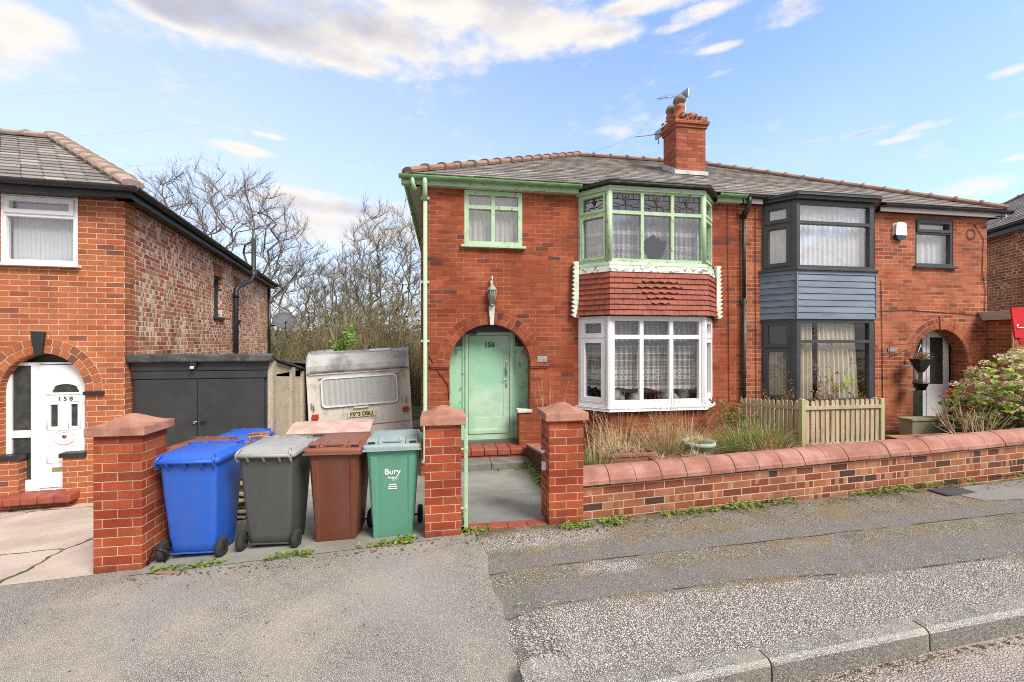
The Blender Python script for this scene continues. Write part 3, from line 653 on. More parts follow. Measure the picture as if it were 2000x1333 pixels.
# dwarf brick piers inside the arch and their painted caps
dw = MB(); dw.box(.112, .30, FY-.004, FY+.22, FLOOR-.1, -1.27); dw.box(1.33, 1.53, FY-.004, FY+.22, FLOOR-.1, -1.27); dw.build('dwarf_pier', M['brick156'], house156)
dc = MB(); dc.box(.09, .33, FY-.03, FY+.20, -1.268, -1.215); dc.box(1.30, 1.56, FY-.03, FY+.20, -1.268, -1.215); dc.build('pier_cap', M['whiteband'], house156, bev=.006)
st = MB(); rnd = random.Random(1)
for i in range(7): st.box(.02+i*.225, .02+i*.225+.219, FY-.19+rnd.uniform(-.004,.004), FY+.36, -1.955, -1.852+rnd.uniform(-.003,.003))
ds = st.build('doorstep', M['redtile'], house156, bev=.014, seg=3)
st = MB(); st.box(0.02, 1.58, FY-.165, FY-.002, -2.5, -1.957); st.build('riser', M['brick156'], ds)
st = MB(); st.box(.0, .77, 6.86, 7.232, -2.4, -1.985); st.box(.776, 1.46, 6.87, 7.232, -2.4, -1.99); st.build('stone_step', M['sill'], house156, bev=.012, seg=2)
pl = MB(); pl.box(1.65, 1.83, FY-.02, FY-.001, -.375, -.27); pq = pl.build('number_plaque', M['plaque'], house156, bev=.004)
text('house_number', '156', .085, M['conpost'], pq, (1.74, FY-.022, -.322), bold=.002)
ab = MB()
for i in range(7):
    for j in range(2): ab.box(1.785+i*.029, 1.785+i*.029+.014, FY-.004, FY-.001, 2.55+j*.028, 2.568+j*.028)
ab.build('air_brick', M['cable'], house156)
# small upstairs window
w1 = facade_window(house156, (.363, FY), (1.382, FY), 1.665, 2.62, M['greenpaint'], M['glassup'], (.50,), (.67,), (), M['lace_small'], sill=.06, inset=.0, fw=.075, mw=.07, curtkw=dict(bottom=None, waves=10))

# ---------------------------------------------------------------- bay windows
def bay(h, P, z0, z1, mat, glass, name, front, left, right, slabz=None, curtain_fn=None, offs=0.0, bev=.004):
    fr, gl = MB(), MB(); Q = offset_bay(P, offs); info = []
    for (a, b), kw in zip(((Q[0], Q[1]), (Q[1], Q[2]), (Q[2], Q[3])), (left, front, right)):
        info.append(facet(fr, gl, a, b, z0, z1, **kw))
    f = fr.build(name, mat, h, bev=bev, seg=1); g = gl.build('pane', glass, f); return f, info
# upper green bay
LW = math.hypot(.41, .45); RW = math.hypot(.46, .45); FWd = 1.77
ub, info = bay(house156, BAY156, 1.37, 2.64, M['greenpaint'], M['glassup'], 'bay_window',
    dict(us=(.60, 1.17), vs=(.86,), fl=.05, frr=.05, ft=.07, fb=.06, mw=.06), dict(vs=(.86,), fl=.06, frr=.09, ft=.08, fb=.07, mw=.07, case=(0, 1), cw=.03), dict(vs=(.86,), fl=.09, frr=.06, ft=.08, fb=.07, mw=.07, case=(0, 1), cw=.03))
cp = MB()
for p in BAY156[1:3]: cp.lathe([(.055, 1.37), (.055, 2.64)], (p[0], p[1]+.03, 0), 10)
cp.build('corner_post', M['greenpaint'], ub)
nt = MB()
curtain(nt, info[0][1], .05, LW-.03, 1.42, 2.30, 1.37, waves=5, seed=1)
curtain(nt, info[1][1], .03, .60, 1.42, 2.32, 1.37, waves=6, seed=2); curtain(nt, info[1][1], 1.17, 1.74, 1.42, 2.28, 1.37, waves=6, seed=4)
curtain(nt, info[1][1], .60, 1.17, 1.80, 2.32, 1.37, waves=5, seed=3, bottom=lambda t: .10*math.sin(t*math.pi)-.05*abs(math.sin(t*2*math.pi)))
def tie(t, v, u0, u1): return u0 + (u1-u0)*t*(1 if v > .9 else max(.12, v**.8))
curtain(nt, info[1][1], .60, .80, 1.42, 1.85, 1.37, waves=2, seed=5, gather=lambda t, v, a, b: a + (.015 + .20*(1-v)**1.6)*t); curtain(nt, info[1][1], .97, 1.17, 1.42, 1.85, 1.37, waves=2, seed=6, gather=lambda t, v, a, b: b - (.015 + .17*(1-v)**1.6)*(1-t))
curtain(nt, info[2][1], .05, RW-.05, 1.42, 2.30, 1.37, waves=5, seed=7)
nt.build('net_curtain', M['lace_up'], ub)
# leaded pattern of the top lights
ld = MB()
def leads(Mx, u0, u1, v0, v1):
    ld.M = Mx; L = u1-u0; H = v1-v0; y = .035; r = .0035
    def ln(*p): ld.tube([(u0+L*a, y, v0+H*b) for a, b in p], r, 4, smooth=False)
    ln((0, .72), (1, .72)); ln((0, .22), (1, .22)) if False else None
    ln(*[(t, .30+.42*(2*abs(t-.5))**1.6 if 0 else .28+.30*(2*t-1)**2) for t in [k/10 for k in range(11)]])
    ln((.22, .72), (.22, 1)); ln((.40, .78), (.40, 1)); ln((.60, .78), (.60, 1)); ln((.78, .72), (.78, 1)); ln((.5, 0), (.5, .5)); ln((.25, 0), (.25, .2)); ln((.75, 0), (.75, .2)); ln((0, .2), (.25, .2), (.5, .42), (.75, .2), (1, .2))
    ld.prism([(u0+L*.5+a*.055, v0+H*.68+b*.06) for a, b in ((-.9, .3), (-.5, -.5), (0, -1), (.5, -.5), (.9, .3), (.4, .1), (0, 1.3), (-.4, .1))], .032, .038)
    ld.M = Matrix()
for fi in range(3):
    for c in info[fi][0]:
        if c[2] > .7: leads(info[fi][1], c[0]+(0 if fi == 1 else .03), c[1]-(0 if fi == 1 else .03), c[2]+.02, c[3]-.02)
ld.build('leading', M['cable'], ub)
b_ = MB(); band(b_, BAY156, 1.305, 1.365, .035, .05, .06); band(b_, BAY156, 2.60, 2.68, .03, .03, .06); b_.build('bay_rail', M['greenpaint'], ub, bev=.004)
b_ = MB(); band(b_, BAY156, 1.19, 1.305, .045, .075, .03); b_.build('painted_band', M['whiteband'], ub)
b_ = MB(); slab(b_, BAY156, 2.70, 2.742, .115, .0); br_ = b_.build('bay_roof', M['felt'], house156, bev=.012)
# tile apron: real overlapping courses
ta = MB(); rows = 8; z1_, z0_ = 1.20, .46; rnd = random.Random(5)
for r in range(rows):
    zt = z1_ - (z1_-z0_)*r/rows; zb = z1_ - (z1_-z0_)*(r+1)/rows - .012; k = .055 + .05*(r/rows)**2.2; kb = .055 + .05*((r+1)/rows)**2.2 + .026
    T, Bm = offset_bay(BAY156, k), offset_bay(BAY156, kb); Bi = offset_bay(BAY156, kb-.022)
    for s in range(3):
        a, b, c, d2, ai, bi = T[s], T[s+1], Bm[s+1], Bm[s], Bi[s], Bi[s+1]; L = math.dist(a, b); n = max(2, round(L/.17)); o_ = .5 if r % 2 else 0
        cuts = [0] + [(i+o_)/n for i in range(1 if not o_ else 0, n) if 0 < (i+o_)/n < 1] + [1]
        for i in range(len(cuts)-1):
            g = .0022/L; t0, t1 = cuts[i]+g, cuts[i+1]-g; j = rnd.uniform(-.003, .005); u = rnd.random()*50
            lp = lambda p, q, t: (p[0]+(q[0]-p[0])*t, p[1]+(q[1]-p[1])*t)
            A, B2, C2, D2 = lp(a,b,t0), lp(a,b,t1), lp(d2,c,t1), lp(d2,c,t0)
            zbb = zb+j
            notch = s == 1 and abs((t0+t1)/2-.5) < (.10, .17, .22, .17, .10, .05, 0, 0)[r] if r > 0 else False
            E_, F_ = lp(ai, bi, t1), lp(ai, bi, t0)
            if notch:      # pointed and scalloped ornamental tiles
                pts = [(*A, zt), (*B2, zt)] + [(*lp(D2, C2, q), zbb + .03*abs(math.cos(q*math.pi))**.8 ) for q in (1, .8, .6, .5, .4, .2, 0)]
                ta.poly(pts)
            else: ta.poly([(*A, zt), (*B2, zt), (*C2, zbb), (*D2, zbb)])
            ta.poly([(*D2, zbb), (*C2, zbb), (*E_, zbb), (*F_, zbb)]); 
    # dark underlay
    Ti, Bo = offset_bay(BAY156, k-.03), offset_bay(BAY156, kb-.02)
ta.build('tile_apron', M['hangtile'], house156)
ul = MB(); band(ul, BAY156, .44, 1.20, .045, .085, .03); ul.build('apron_backing', M['cable'], house156)
for sx, xs in ((-1, 2.36), (1, 5.13)):        # saw-toothed side boards
    bb = MB(); pts = []; n = 13; za, zb = 1.42, .42
    for i in range(n):
        z = za-(za-zb)*i/n; w_ = .042 + .018*i/n; pts += [(xs+sx*.03+sx*.012*i/n, z), (xs+sx*(.03+w_)+sx*.02*i/n, z-(za-zb)/n*.25), (xs+sx*.035+sx*.012*i/n, z-(za-zb)/n*.95)]
    pts += [(xs-sx*.035, zb), (xs-sx*.03, za)]
    bb.prism(pts, FY-.10, FY-.02); bb.build('serrated_board', M['chalk'], house156)
# lower white bay
lb, info = bay(house156, BAY156, -1.16, .43, M['upvc'], M['glass'], 'bay_window',
    dict(us=(.585, 1.145), vs=(1.23,), fl=.09, frr=.09, ft=.08, fb=.13, mw=.075), dict(vs=(1.21,), fl=.07, frr=.10, ft=.06, fb=.11, mw=.05, case='all', cw=.06), dict(vs=(1.21,), fl=.10, frr=.05, ft=.06, fb=.11, mw=.05, case='all', cw=.06))
cp = MB()
for p in BAY156[1:3]: cp.lathe([(.06, -1.16), (.06, .43)], (p[0], p[1]+.03, 0), 8, smooth=False)
cp.build('corner_post', M['upvc'], lb)
nt = MB(); sag = lambda t: .03*math.sin(t*7)+.02*math.sin(t*19)
curtain(nt, info[0][1], .05, LW-.02, -.86, .40, -1.16, waves=5, seed=11, bottom=sag); curtain(nt, info[1][1], .02, 1.75, -.86, .40, -1.16, waves=17, nu=150, seed=12, amp=.028, bottom=sag); curtain(nt, info[2][1], .05, RW-.02, -.86, .40, -1.16, waves=4, seed=13, bottom=sag)
nt.build('net_curtain', M['lace_low'], lb)
pd = MB(); rnd = random.Random(9)        # dim things heaped behind the glass
for x, w_, z, hh in ((3.05, .35, -1.16, .30), (3.45, .3, -1.16, .22), (4.1, .35, -1.16, .26), (4.4, .2, -1.16, .34)):
    pd.lathe([(w_*.5, 0), (w_*.55, hh*.5), (w_*.3, hh*.9), (.01, hh)], (x, 7.28, z), 9)
pd.build('clutter', noisy('dim heap behind glass', (.30,.31,.32), (.10,.10,.09), 6, .6), lb)
b_ = MB(); slab(b_, BAY156, -1.215, -1.165, .055, .0); b_.build('sill', M['upvc'], lb, bev=.008)
# neighbour's dark bays
u4, info = bay(house154, BAY154, 1.36, 2.63, M['anthracite'], M['glassup'], 'bay_window',
    dict(vs=(.86,), fl=.08, frr=.09, ft=.07, fb=.06, mw=.06), dict(vs=(.86,), fl=.06, frr=.10, ft=.06, fb=.06, mw=.06, case='all', cw=.06), dict(vs=(.86,), fl=.10, frr=.05, ft=.06, fb=.06, mw=.06, case='all', cw=.05))
cp = MB(); band(cp, BAY154, 1.315, 1.36, .07, .07, .09); cp.build('sill', M['anthracite'], u4, bev=.005)
nt = MB(); 
for k, (L_, wv) in enumerate(((math.hypot(.35,.45), 5), (1.69, 15), (math.hypot(.45,.45), 5))): curtain(nt, info[k][1], .03, L_-.03, 1.40, 2.60, 1.36, waves=wv, nu=100, seed=20+k)
nt.build('curtain', M['whitecurtain'], u4)
b_ = MB(); slab(b_, BAY154, 2.64, 2.70, .07); slab(b_, BAY154, 2.70, 2.75, .115); b_.build('bay_roof', M['anthracite'], house154, bev=.008)
l4, info = bay(house154, BAY154, -1.17, .41, M['anthracite'], M['glass'], 'bay_window',
    dict(vs=(1.16,), fl=.09, frr=.10, ft=.07, fb=.08, mw=.06), dict(vs=(1.04,), fl=.06, frr=.11, ft=.07, fb=.08, mw=.06, case='all', cw=.05), dict(vs=(1.04,), fl=.10, frr=.05, ft=.06, fb=.08, mw=.06, case='all', cw=.05))
nt = MB(); curtain(nt, info[0][1], .03, .55, -1.14, -.15, -1.17, waves=5, seed=31, amp=.03); curtain(nt, info[1][1], .03, .48, -1.14, .38, -1.17, waves=5, seed=32, amp=.035); curtain(nt, info[1][1], .60, 1.40, -1.14, .38, -1.17, waves=8, seed=33, amp=.035, gather=lambda t, v, a, b: a + (b-a)*t*(1+.12*(1-v)))
nt.build('curtain', M['cream'], l4)
b_ = MB(); slab(b_, BAY154, -1.215, -1.17, .055); b_.build('sill', M['anthracite'], l4, bev=.006)
# slate blue boarding
bb = MB(); n = 7
for i in range(n):
    za = .415 + (1.25-.415)*i/n; band(bb, BAY154, za, za+(1.25-.415)/n-.006, .022, .036, .02)
bd = bb.build('boarding', M['slateblue'], house154)
bb = MB(); band(bb, BAY154, .41, 1.26, .012, .012, .03); bb.build('board_backing', M['cable'], bd)
bb = MB(); band(bb, BAY154, 1.25, 1.315, .034, .038, .04); 
for p in offset_bay(BAY154, .034)[1:3]: bb.box(p[0]-.012, p[0]+.012, p[1]-.008, p[1]+.03, .41, 1.26)
bb.build('board_trim', M['slateblue'], house154)
w2 = facade_window(house154, (9.706, FY), (10.68, FY), 1.57, 2.57, M['anthracite'], M['glassup'], (), (.70,), (1,), M['whitecurtain'], sill=.05, inset=.01, fw=.06, mw=.05, seed=40, curtkw=dict(waves=6))
# neighbour's door deep in the porch
d = MB(); d.plate(rect(9.7, 11.04, -1.87, .30), [rect(9.75, 10.36, -1.80, .2), rect(10.44, 10.98, -1.8, .2)], 7.74, 7.80)
d4 = d.build('door_frame', M['upvc'], house154, bev=.004)
d = MB(); d.plate(rect(10.45, 10.97, -1.80, .19), [rect(10.54, 10.90, -.95, .08)], 7.735, 7.775); d.box(10.535, 10.905, 7.745, 7.77, -1.7, -1.05)
dd4 = d.build('front_door', M['upvc'], house154, bev=.004); d = MB(); d.box(10.53, 10.91, 7.75, 7.76, -.96, .09); d.build('pane', M['darkglass'], dd4)
d = MB(); d.box(9.74, 10.37, 7.76, 7.77, -1.82, .21); d.build('side_glass', M['darkglass'], house154)
st = MB(); st.box(9.6, 11.2, 7.15, 7.74, -2.2, -1.86); st.build('doorstep', M['sill'], house154, bev=.01)
pl = MB(); pl.box(9.02, 9.24, FY-.02, FY-.001, -.22, -.14); pl.build('number_plaque', M['plaque'], house154, bev=.004)
im = MB(); im.box(9.44, 9.655, FY-.02, FY-.001, -.47, -.40); im.box(11.045, 11.25, FY-.02, FY-.001, -.47, -.40); im.build('impost', M['brick154'], house154)
for (cx, zt, mt, h_) in ((10.35, .51, M['brick154'], house154),):
    k = MB(); k.prism([(cx-.03, .24), (cx+.03, .24), (cx+.05, .52), (cx-.05, .52)], FY-.03, FY); k.build('keystone', mt, h_)
cb = MB(); rnd = random.Random(4)
def wire(pts, r=.006): cb.tube(pts, r, 5)
wire([(8.86, FY-.012, 1.25), (8.88, FY-.012, .4), (8.90, FY-.012, -1.6)]); wire([(5.38, FY-.012, 2.6), (5.40, FY-.012, 1.2), (5.42, FY-.012, -1.2)], .005)
wire([(5.98, FY-.012, 2.6), (5.99, FY-.012, .4), (6.0, FY-.012, -1.3)], .005); wire([(11.2, FY-.012, 2.5), (11.45, FY-.012, 2.2), (11.42, FY-.012, 1.5), (11.50, FY-.012, 1.1), (11.48, FY-.012, .6)], .006)
wire([(8.9, FY-.012, .62), (9.6, FY-.012, .64), (11.4, FY-.012, .55)], .006)
wire([(11.12+.11*math.cos(t), FY-.014, 2.28+.11*math.sin(t)) for t in [k*.45 for k in range(15)]], .007)
cb.build('cable', M['cable'], house154)
c2 = MB(); c2.tube([(-.24, FY-.012, -.25), (-.1, FY-.015, -.5), (.08, FY-.012, -.75), (.10, FY-.012, -1.0)], .006, 5); c2.build('cable', M['cable'], house156)

# ---------------------------------------------------------------- fittings on the walls
lt = thing('wall_lantern', (.835, FY-.10, .82), 'small pale green wall lantern above the keystone of the green arched doorway', 'lantern')
l = MB(); l.box(-.022, .022, .06, .098, -.2, .24); l.prism([(-.03, -.54), (.03, -.54), (.052, -.21), (-.052, -.21)], .03, .0985); l.tube([(0, .07, .28), (0, .0, .30), (0, 0, .22)], .012, 8); l.build('bracket', M['whiteband'], lt)
l = MB(); l.lathe([(.10, .06), (.105, .075), (.06, .14), (.03, .18), (.012, .22), (.001, .225)], (0,0,0), 6, smooth=False); l.lathe([(.045, -.25), (.055, -.235), (.052, -.22)], (0,0,0), 6, smooth=False)
for k in range(6): 
    a = k*math.pi/3; l.tube([(.05*math.cos(a), .05*math.sin(a), -.23), (.092*math.cos(a), .092*math.sin(a), .065)], .006, 4)
l.build('lantern_cage', M['lanternpaint'], lt)
l = MB(); l.lathe([(.045, -.22), (.085, .06)], (0,0,0), 6, smooth=False); l.build('lantern_glass', noisy('dirty lantern glass', (.10,.12,.10), (.2,.22,.19), 8, .2), lt)
for ch_ in bpy.data.objects:
    if ch_.parent == lt and 'bracket' not in ch_.name: ch_.scale = (.8, .8, .85)
al = thing('alarm_box', (9.28, FY-.001, 2.25), 'white burglar alarm box with dark base high on the orange brick wall', 'alarm box')
a_ = MB(); a_.prism([(-.115, -.06), (-.10, .15), (-.07, .17), (.07, .17), (.10, .15), (.115, -.06)], -.075, 0); a_.build('cover', M['white'], al, bev=.02, seg=3)
a_ = MB(); a_.prism([(-.115, -.062), (-.09, -.13), (-.05, -.165), (.05, -.165), (.09, -.13), (.115, -.062)], -.07, 0); a_.build('base', noisy('dark blue lens', (.03,.06,.10), (.02,.04,.08), 4, .3), al, bev=.012, seg=2)
def aerial(loc, label, mast, boom, n, rz, tilt, el=.16):
    t = thing('tv_aerial', loc, label, 'aerial', R(rz)); m = MB(); m.tube([(0, 0, -mast), (0, 0, .04)], .012, 6); m.build('mast', M['metalgrey'], t)
    m = MB(); d_ = Vector((-math.cos(R(tilt)), 0, math.sin(R(tilt)))); m.tube([d_*-.12, d_*boom], .009, 6); 
    for k in range(n):
        p = d_*(boom*(k+.5)/n); m.tube([p+Vector((0, -el*(1-.3*k/n), 0)), p+Vector((0, el*(1-.3*k/n), 0))], .004, 4)
    m.prism([(-.02, -.1), (.02, -.1), (.02, .1), (-.02, .1)], -.12, .12); m.build('boom', M['metalgrey'], t)
aerial((5.93, 9.72, 6.12), 'tall television aerial on a thin mast above the chimney pots', .95, .85, 9, 8, -17)
aerial((5.26, 9.8, 5.12), 'long thin television aerial pointing left from the side of the chimney', .25, .72, 10, 8, -14, .05)
# ================================================================ house on the left
h8 = thing('house', (-4.74, 7.25, 0), 'red brick house with black gutter, white door 158 and pale flecked brick side wall', 'house', R(4.1))
b8 = R(96.7); SD = Vector((math.cos(b8), math.sin(b8), 0)); SL = 11.0; xl = -6.5; E8 = 2.14
A8 = (-1.0, .515, -.745, .565)
f = MB(); f.plate(rect(xl, 0, -3.2, E8), [archloop(*A8, -2.24), rect(-1.475, -.575, 1.12, 2.11)], 0, .24); f.build('wall', M['brick158'], h8)
side = MB(); Mx, L = frame_M((0, 0), (SD.x*SL, SD.y*SL), 0)
side.M = Mx; W8 = [(4.27, 4.93, .60, 1.62), (6.12, 6.62, .62, 1.55)]
side.plate(rect(.14, SL, -3.2, E8), [rect(*q) for q in W8], 0, .24); side.M = Matrix(); side.build('side_wall', M['common'], h8)
q = MB(); q.M = Mx; rnd = random.Random(8)       # the facing bricks toothed round the corner
for i in range(68):
    z = -3.2 + i*.08; q.box(-.0, .14 + (.11 if i % 2 else .0), -.003, .06, z+.0, z+.08)
q.M = Matrix(); q.build('corner_bricks', M['brick158'], h8)
for k, (a, b, z0, z1) in enumerate(W8):
    fr, gl = MB(), MB(); p0 = SD*a; p1 = SD*b; n_ = Vector((-SD.y, SD.x, 0))*.09
    facet(fr, gl, (p0.x+n_.x, p0.y+n_.y), (p1.x+n_.x, p1.y+n_.y), z0, z1, fl=.05, frr=.05, ft=.05, fb=.05)
    w_ = fr.build('window', M['anthracite'], h8); gl.build('pane', M['glass'], w_)
    cu = MB(); curtain(cu, frame_M((p0.x, p0.y), (p1.x, p1.y), 0)[0], .02, b-a-.02, z0+.02, z1-.02, 0, y=.2, waves=4); cu.build('curtain', M['blind'], w_)
    s_ = MB(); s_.M = Mx; s_.box(a-.07, b+.07, -.05, .08, z0-.06, z0); s_.box(a-.07, b+.07, -.02, .02, z1+.27, z1+.31); s_.M = Matrix(); s_.build('sill', M['blackpaint'], w_)
    s_ = MB(); s_.M = Mx; n__ = 9
    for i in range(n__): 
        u = (i*3+.5)*.232; i0 = len(s_.f); s_.box(a-.03+i*(b-a+.06)/n__, a-.03+(i+.86)*(b-a+.06)/n__, -.006, .05, z1+.0, z1+.262)
        for j in range(i0, len(s_.f)): s_.uv[j] = (u, .04)
    s_.M = Matrix(); s_.build('lintel', M['brick158'], w_)
it = MB(); it.box(xl, -.3, 1.1, 1.2, -2.3, 2.1); it.box(xl, -.3, .25, 1.1, .2, .3); it.box(xl, -.3, .25, 1.1, 2.0, 2.1)
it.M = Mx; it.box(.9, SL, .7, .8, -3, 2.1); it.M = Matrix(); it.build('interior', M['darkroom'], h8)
pr = MB(); pr.box(A8[0]-A8[1]-.12, A8[0]-A8[1]-.02, .242, .42, -2.3, 0); pr.box(A8[0]+A8[1]+.02, A8[0]+A8[1]+.12, .242, .42, -2.3, 0); pr.build('porch', M['brick158'], h8)
a = MB(); voussoirs(a, A8[0], A8[2], A8[1]+.004, 2, .098, -.012, .11, 16, rz=A8[3]+.004, gap=.014); ar = a.build('arch', M['brick158'], h8)
b = MB(); n = 30; oo = [(A8[0]+(A8[1]+.218)*math.cos(math.pi*k/n), A8[2]+(A8[3]+.218)*math.sin(math.pi*k/n)) for k in range(n+1)]; ii = [(A8[0]+(A8[1]+.001)*math.cos(math.pi*k/n), A8[2]+(A8[3]+.001)*math.sin(math.pi*k/n)) for k in range(n+1)]
for k in range(n): b.prism([oo[k], oo[k+1], ii[k+1], ii[k]], -.005, .10)
b.build('mortar_bed', M['mortar'], ar)
k = MB(); k.prism([(-1.065, -.195), (-.985, -.195), (-.955, .13), (-1.105, .13)], -.05, .02); k.build('keystone', M['blackpaint'], h8, bev=.008)
k = MB(); k.box(A8[0]+A8[1]-.01, A8[0]+A8[1]+.24, -.045, .0, -.80, -.745); k.box(A8[0]-A8[1]-.24, A8[0]-A8[1]+.01, -.045, .0, -.80, -.745); k.build('impost', M['blackpaint'], h8, bev=.004)
dw = MB(); dw.box(-.76, -.485, -.006, .22, -2.5, -1.71); dw.box(-1.52, -1.29, -.006, .22, -2.5, -1.71); dw.build('dwarf_pier', M['brick158'], h8)
dw = MB(); dw.box(-.79, -.47, -.04, .2, -1.708, -1.64); dw.box(-1.55, -1.26, -.04, .2, -1.708, -1.64); dw.build('pier_cap', M['blackpaint'], h8, bev=.006)
st = MB()
for i in range(5): st.box(-1.52+i*.195, -1.52+i*.195+.19, -.20, .3, -2.31, -2.20)
st.build('doorstep', M['redtile'], h8, bev=.02, seg=3)
# white door and sidelight
yd = .12; d = MB(); d.plate(rect(-1.75, -.40, -2.22, -.315), [rect(-1.455, -1.225, -1.31, -.36), rect(-1.455, -1.225, -2.04, -1.415), rect(-1.12, -.55, -2.17, -.345)], yd, yd+.07)
fr8 = d.build('door_frame', M['upvc'], h8, bev=.006, seg=2); g = MB(); g.box(-1.47, -1.21, yd+.03, yd+.04, -2.06, -.35); g.build('side_glass', M['darkglass'], fr8)
d = MB(); fan = [(-.965, -.765)] + [(-.80+.165*math.cos(t), -.765+(.03 if abs(math.cos(t)) > .95 else .04+.085*math.sin(t))) for t in [math.pi*k/10 for k in range(10, -1, -1)]] + [(-.635, -.765)]
d.plate(rect(-1.11, -.56, -2.16, -.355), [fan[::-1], rect(-.985, -.895, -1.27, -.94), rect(-.735, -.65, -1.27, -.94)], yd-.012, yd+.05)
d8 = d.build('front_door', M['upvc'], h8, bev=.004)
g = MB(); g.box(-1.05, -.60, yd+.01, yd+.02, -1.34, -.6); g.build('pane', M['darkglass'], d8)
mld = MB()
def ringm(pts, w=.012): mld.tube([(p[0], yd-.013, p[1]) for p in pts], w, 6)
ringm([(-.81+.13*math.cos(t), -1.42+.11*math.sin(t)) for t in [k*math.pi/12 for k in range(25)]], .014); ringm([(-.81+.08*math.cos(t), -1.42+.07*math.sin(t)) for t in [k*math.pi/12 for k in range(25)]], .009)
for x0, x1, z0, z1 in ((-1.02, -.87, -1.31, -.90), (-.76, -.62, -1.31, -.90), (-1.02, -.87, -1.80, -1.55), (-.76, -.62, -1.80, -1.55)): ringm([(x0, z0), (x1, z0), (x1, z1), (x0, z1), (x0, z0)], .008)
ringm([(-1.03, -.79), (-.60, -.79)], .01); mld.build('moulding', M['upvc'], d8)
g = MB(); g.lathe([(.001, -.004), (.03, -.003), (.028, 0)], (-.81, yd-.013, -1.42), 10, 'y'); g.build('rosette', noisy('red and green rosette', (.4,.03,.05), (.05,.2,.08), 60, .4), d8)
g = MB(); g.box(-.96, -.80, yd-.02, yd-.012, -1.93, -1.87); g.build('letterbox', noisy('brass letterbox', (.5,.42,.25), (.4,.33,.2), 6, .3, metal=.8), d8)
text('house_number', '1 5 8', .085, M['ink'], d8, (-.80, yd-.016, -.86), sx=1.1, bold=.001)
lt8 = MB(); lt8.box(-1.52, -.48, .20, .235, -.33, -.16); lt8.build('porch_ceiling', M['blackpaint'], h8)
# upstairs white window
w8 = facade_window(h8, (-1.475, 0), (-.575, 0), 1.12, 2.11, M['upvc'], M['glassup'], (), (.70,), (1,), M['blind'], sill=.04, inset=-.01, fw=.055, mw=.06, seed=50, curtkw=dict(waves=16, amp=.012, nu=130))
# roof of the left house
rf = MB(); ex, ey = .27, -.27; ez = 2.25; ap = Vector((-2.53, 2.53, 3.93)); sdn = SD.copy(); n_ = Vector((.27, .0, 0))
eC = Vector((ex, ey, ez)); eB = SD*(SL+.35) + Vector((.27, 0, ez)); rB = SD*(SL+.35) + Vector((-2.7, -2.0, 3.93))
roof_plane(rf, (xl, ey, ez), eC, (xl, ap.y, ap.z), ap); roof_plane(rf, eC, eB, ap, (rB.x, rB.y, ap.z))
roof_plane(rf, eB, (eB.x-6, eB.y, ez), (rB.x, rB.y, ap.z), (rB.x-.5, rB.y, ap.z))
r8 = rf.build('roof', M['slate'], h8)
rt = MB(); ridge_tiles(rt, tuple(ap+Vector((0,0,.03))), (xl, ap.y, ap.z+.03), .42, .12); ridge_tiles(rt, (ex-.02, ey+.02, ez+.05), tuple(ap+Vector((0,0,.05))), .42, .12)
rt.build('ridge_tiles', noisy('brown grey ridge tile', (.33,.24,.19), (.42,.32,.26), 5, .9, .003, 50, .4, (.2,.18,.15), 6), r8)
fa = MB(); fa.box(xl, ex-.06, ey+.04, ey+.07, 2.09, 2.25); fa.box(xl, .2, ey+.07, -.001, 2.10, 2.115)
d_ = (eB-eC).normalized(); Mf, Lf = frame_M((ex-.05, ey+.04), (ex-.05+d_.x*(SL+.6), ey+.04+d_.y*(SL+.6)), 0)
fa.M = Mf; fa.box(0, Lf, 0, .03, 2.09, 2.25); fa.box(0, Lf, .03, .26, 2.10, 2.115); fa.M = Matrix(); fa.build('fascia', M['blackpaint'], h8)
gu = MB(); gutter(gu, (xl, ey-.03, 2.235), (ex+.02, ey-.03, 2.235), .065); gutter(gu, (ex+.02, ey-.03, 2.235), (ex+.02+d_.x*(SL+.6), ey-.03+d_.y*(SL+.6), 2.235), .065); gu.build('gutter', M['blackpaint'], h8)
pp = MB(); at = lambda u, o, z: tuple(SD*u + Vector((SD.y, -SD.x, 0))*o + Vector((0, 0, z)))
pp.tube([at(5.75, .12, -1.2), at(5.75, .12, 1.42), at(5.80, .16, 1.52), at(6.35, .36, 1.78), at(6.5, .40, 1.95), at(6.5, .40, 3.05)], .062, 10); pp.tube([at(6.5, .40, 1.80), at(6.5, .40, 2.1)], .085, 10); pp.tube([at(5.75, .12, 1.2), at(5.75, .12, 1.34)], .08, 10)
pp.tube([at(10.85, .06, -1.5), at(10.85, .06, 2.05)], .05, 8); pp.build('soil_pipe', M['blackpaint'], h8)
vt = MB(); vt.tube([(ex-.12, ey+.18, 2.3), (ex-.10, ey+.18, 2.42)], .02, 8); vt.build('cable_post', M['metalgrey'], h8)
sat = thing('satellite_dish', (-4.74, 7.25, 0), 'dark grey satellite dish on the far corner of the pale flecked brick side wall', 'satellite dish', R(4.1))
P = Vector(at(10.95, .12, 0)); s_ = MB(); s_.tube([tuple(P+Vector((0,0,.62))), tuple(P+Vector((.35,-.2,.60))), tuple(P+Vector((.42,-.3,.8)))], .03, 8); s_.build('arm', M['blackpaint'], sat)
s_ = MB(); s_.lathe([(.001, .09), (.2, .075), (.36, .03), (.42, -.01), (.43, -.02), (.42, -.0)], (0, 0, 0), 28, 'y', cap=False); dsh = s_.build('reflector', M['dish'], sat, loc=tuple(P+Vector((.58, -.38, .78))), rot=(R(-38), 0, R(20)))
s_ = MB(); s_.tube([(0, 0, -.40), (0, -.28, -.30)], .014, 6); s_.lathe([(.04, -.32), (.04, -.24)], (0, 0, -.30), 10, 'y'); s_.build('receiver', M['black'], dsh)

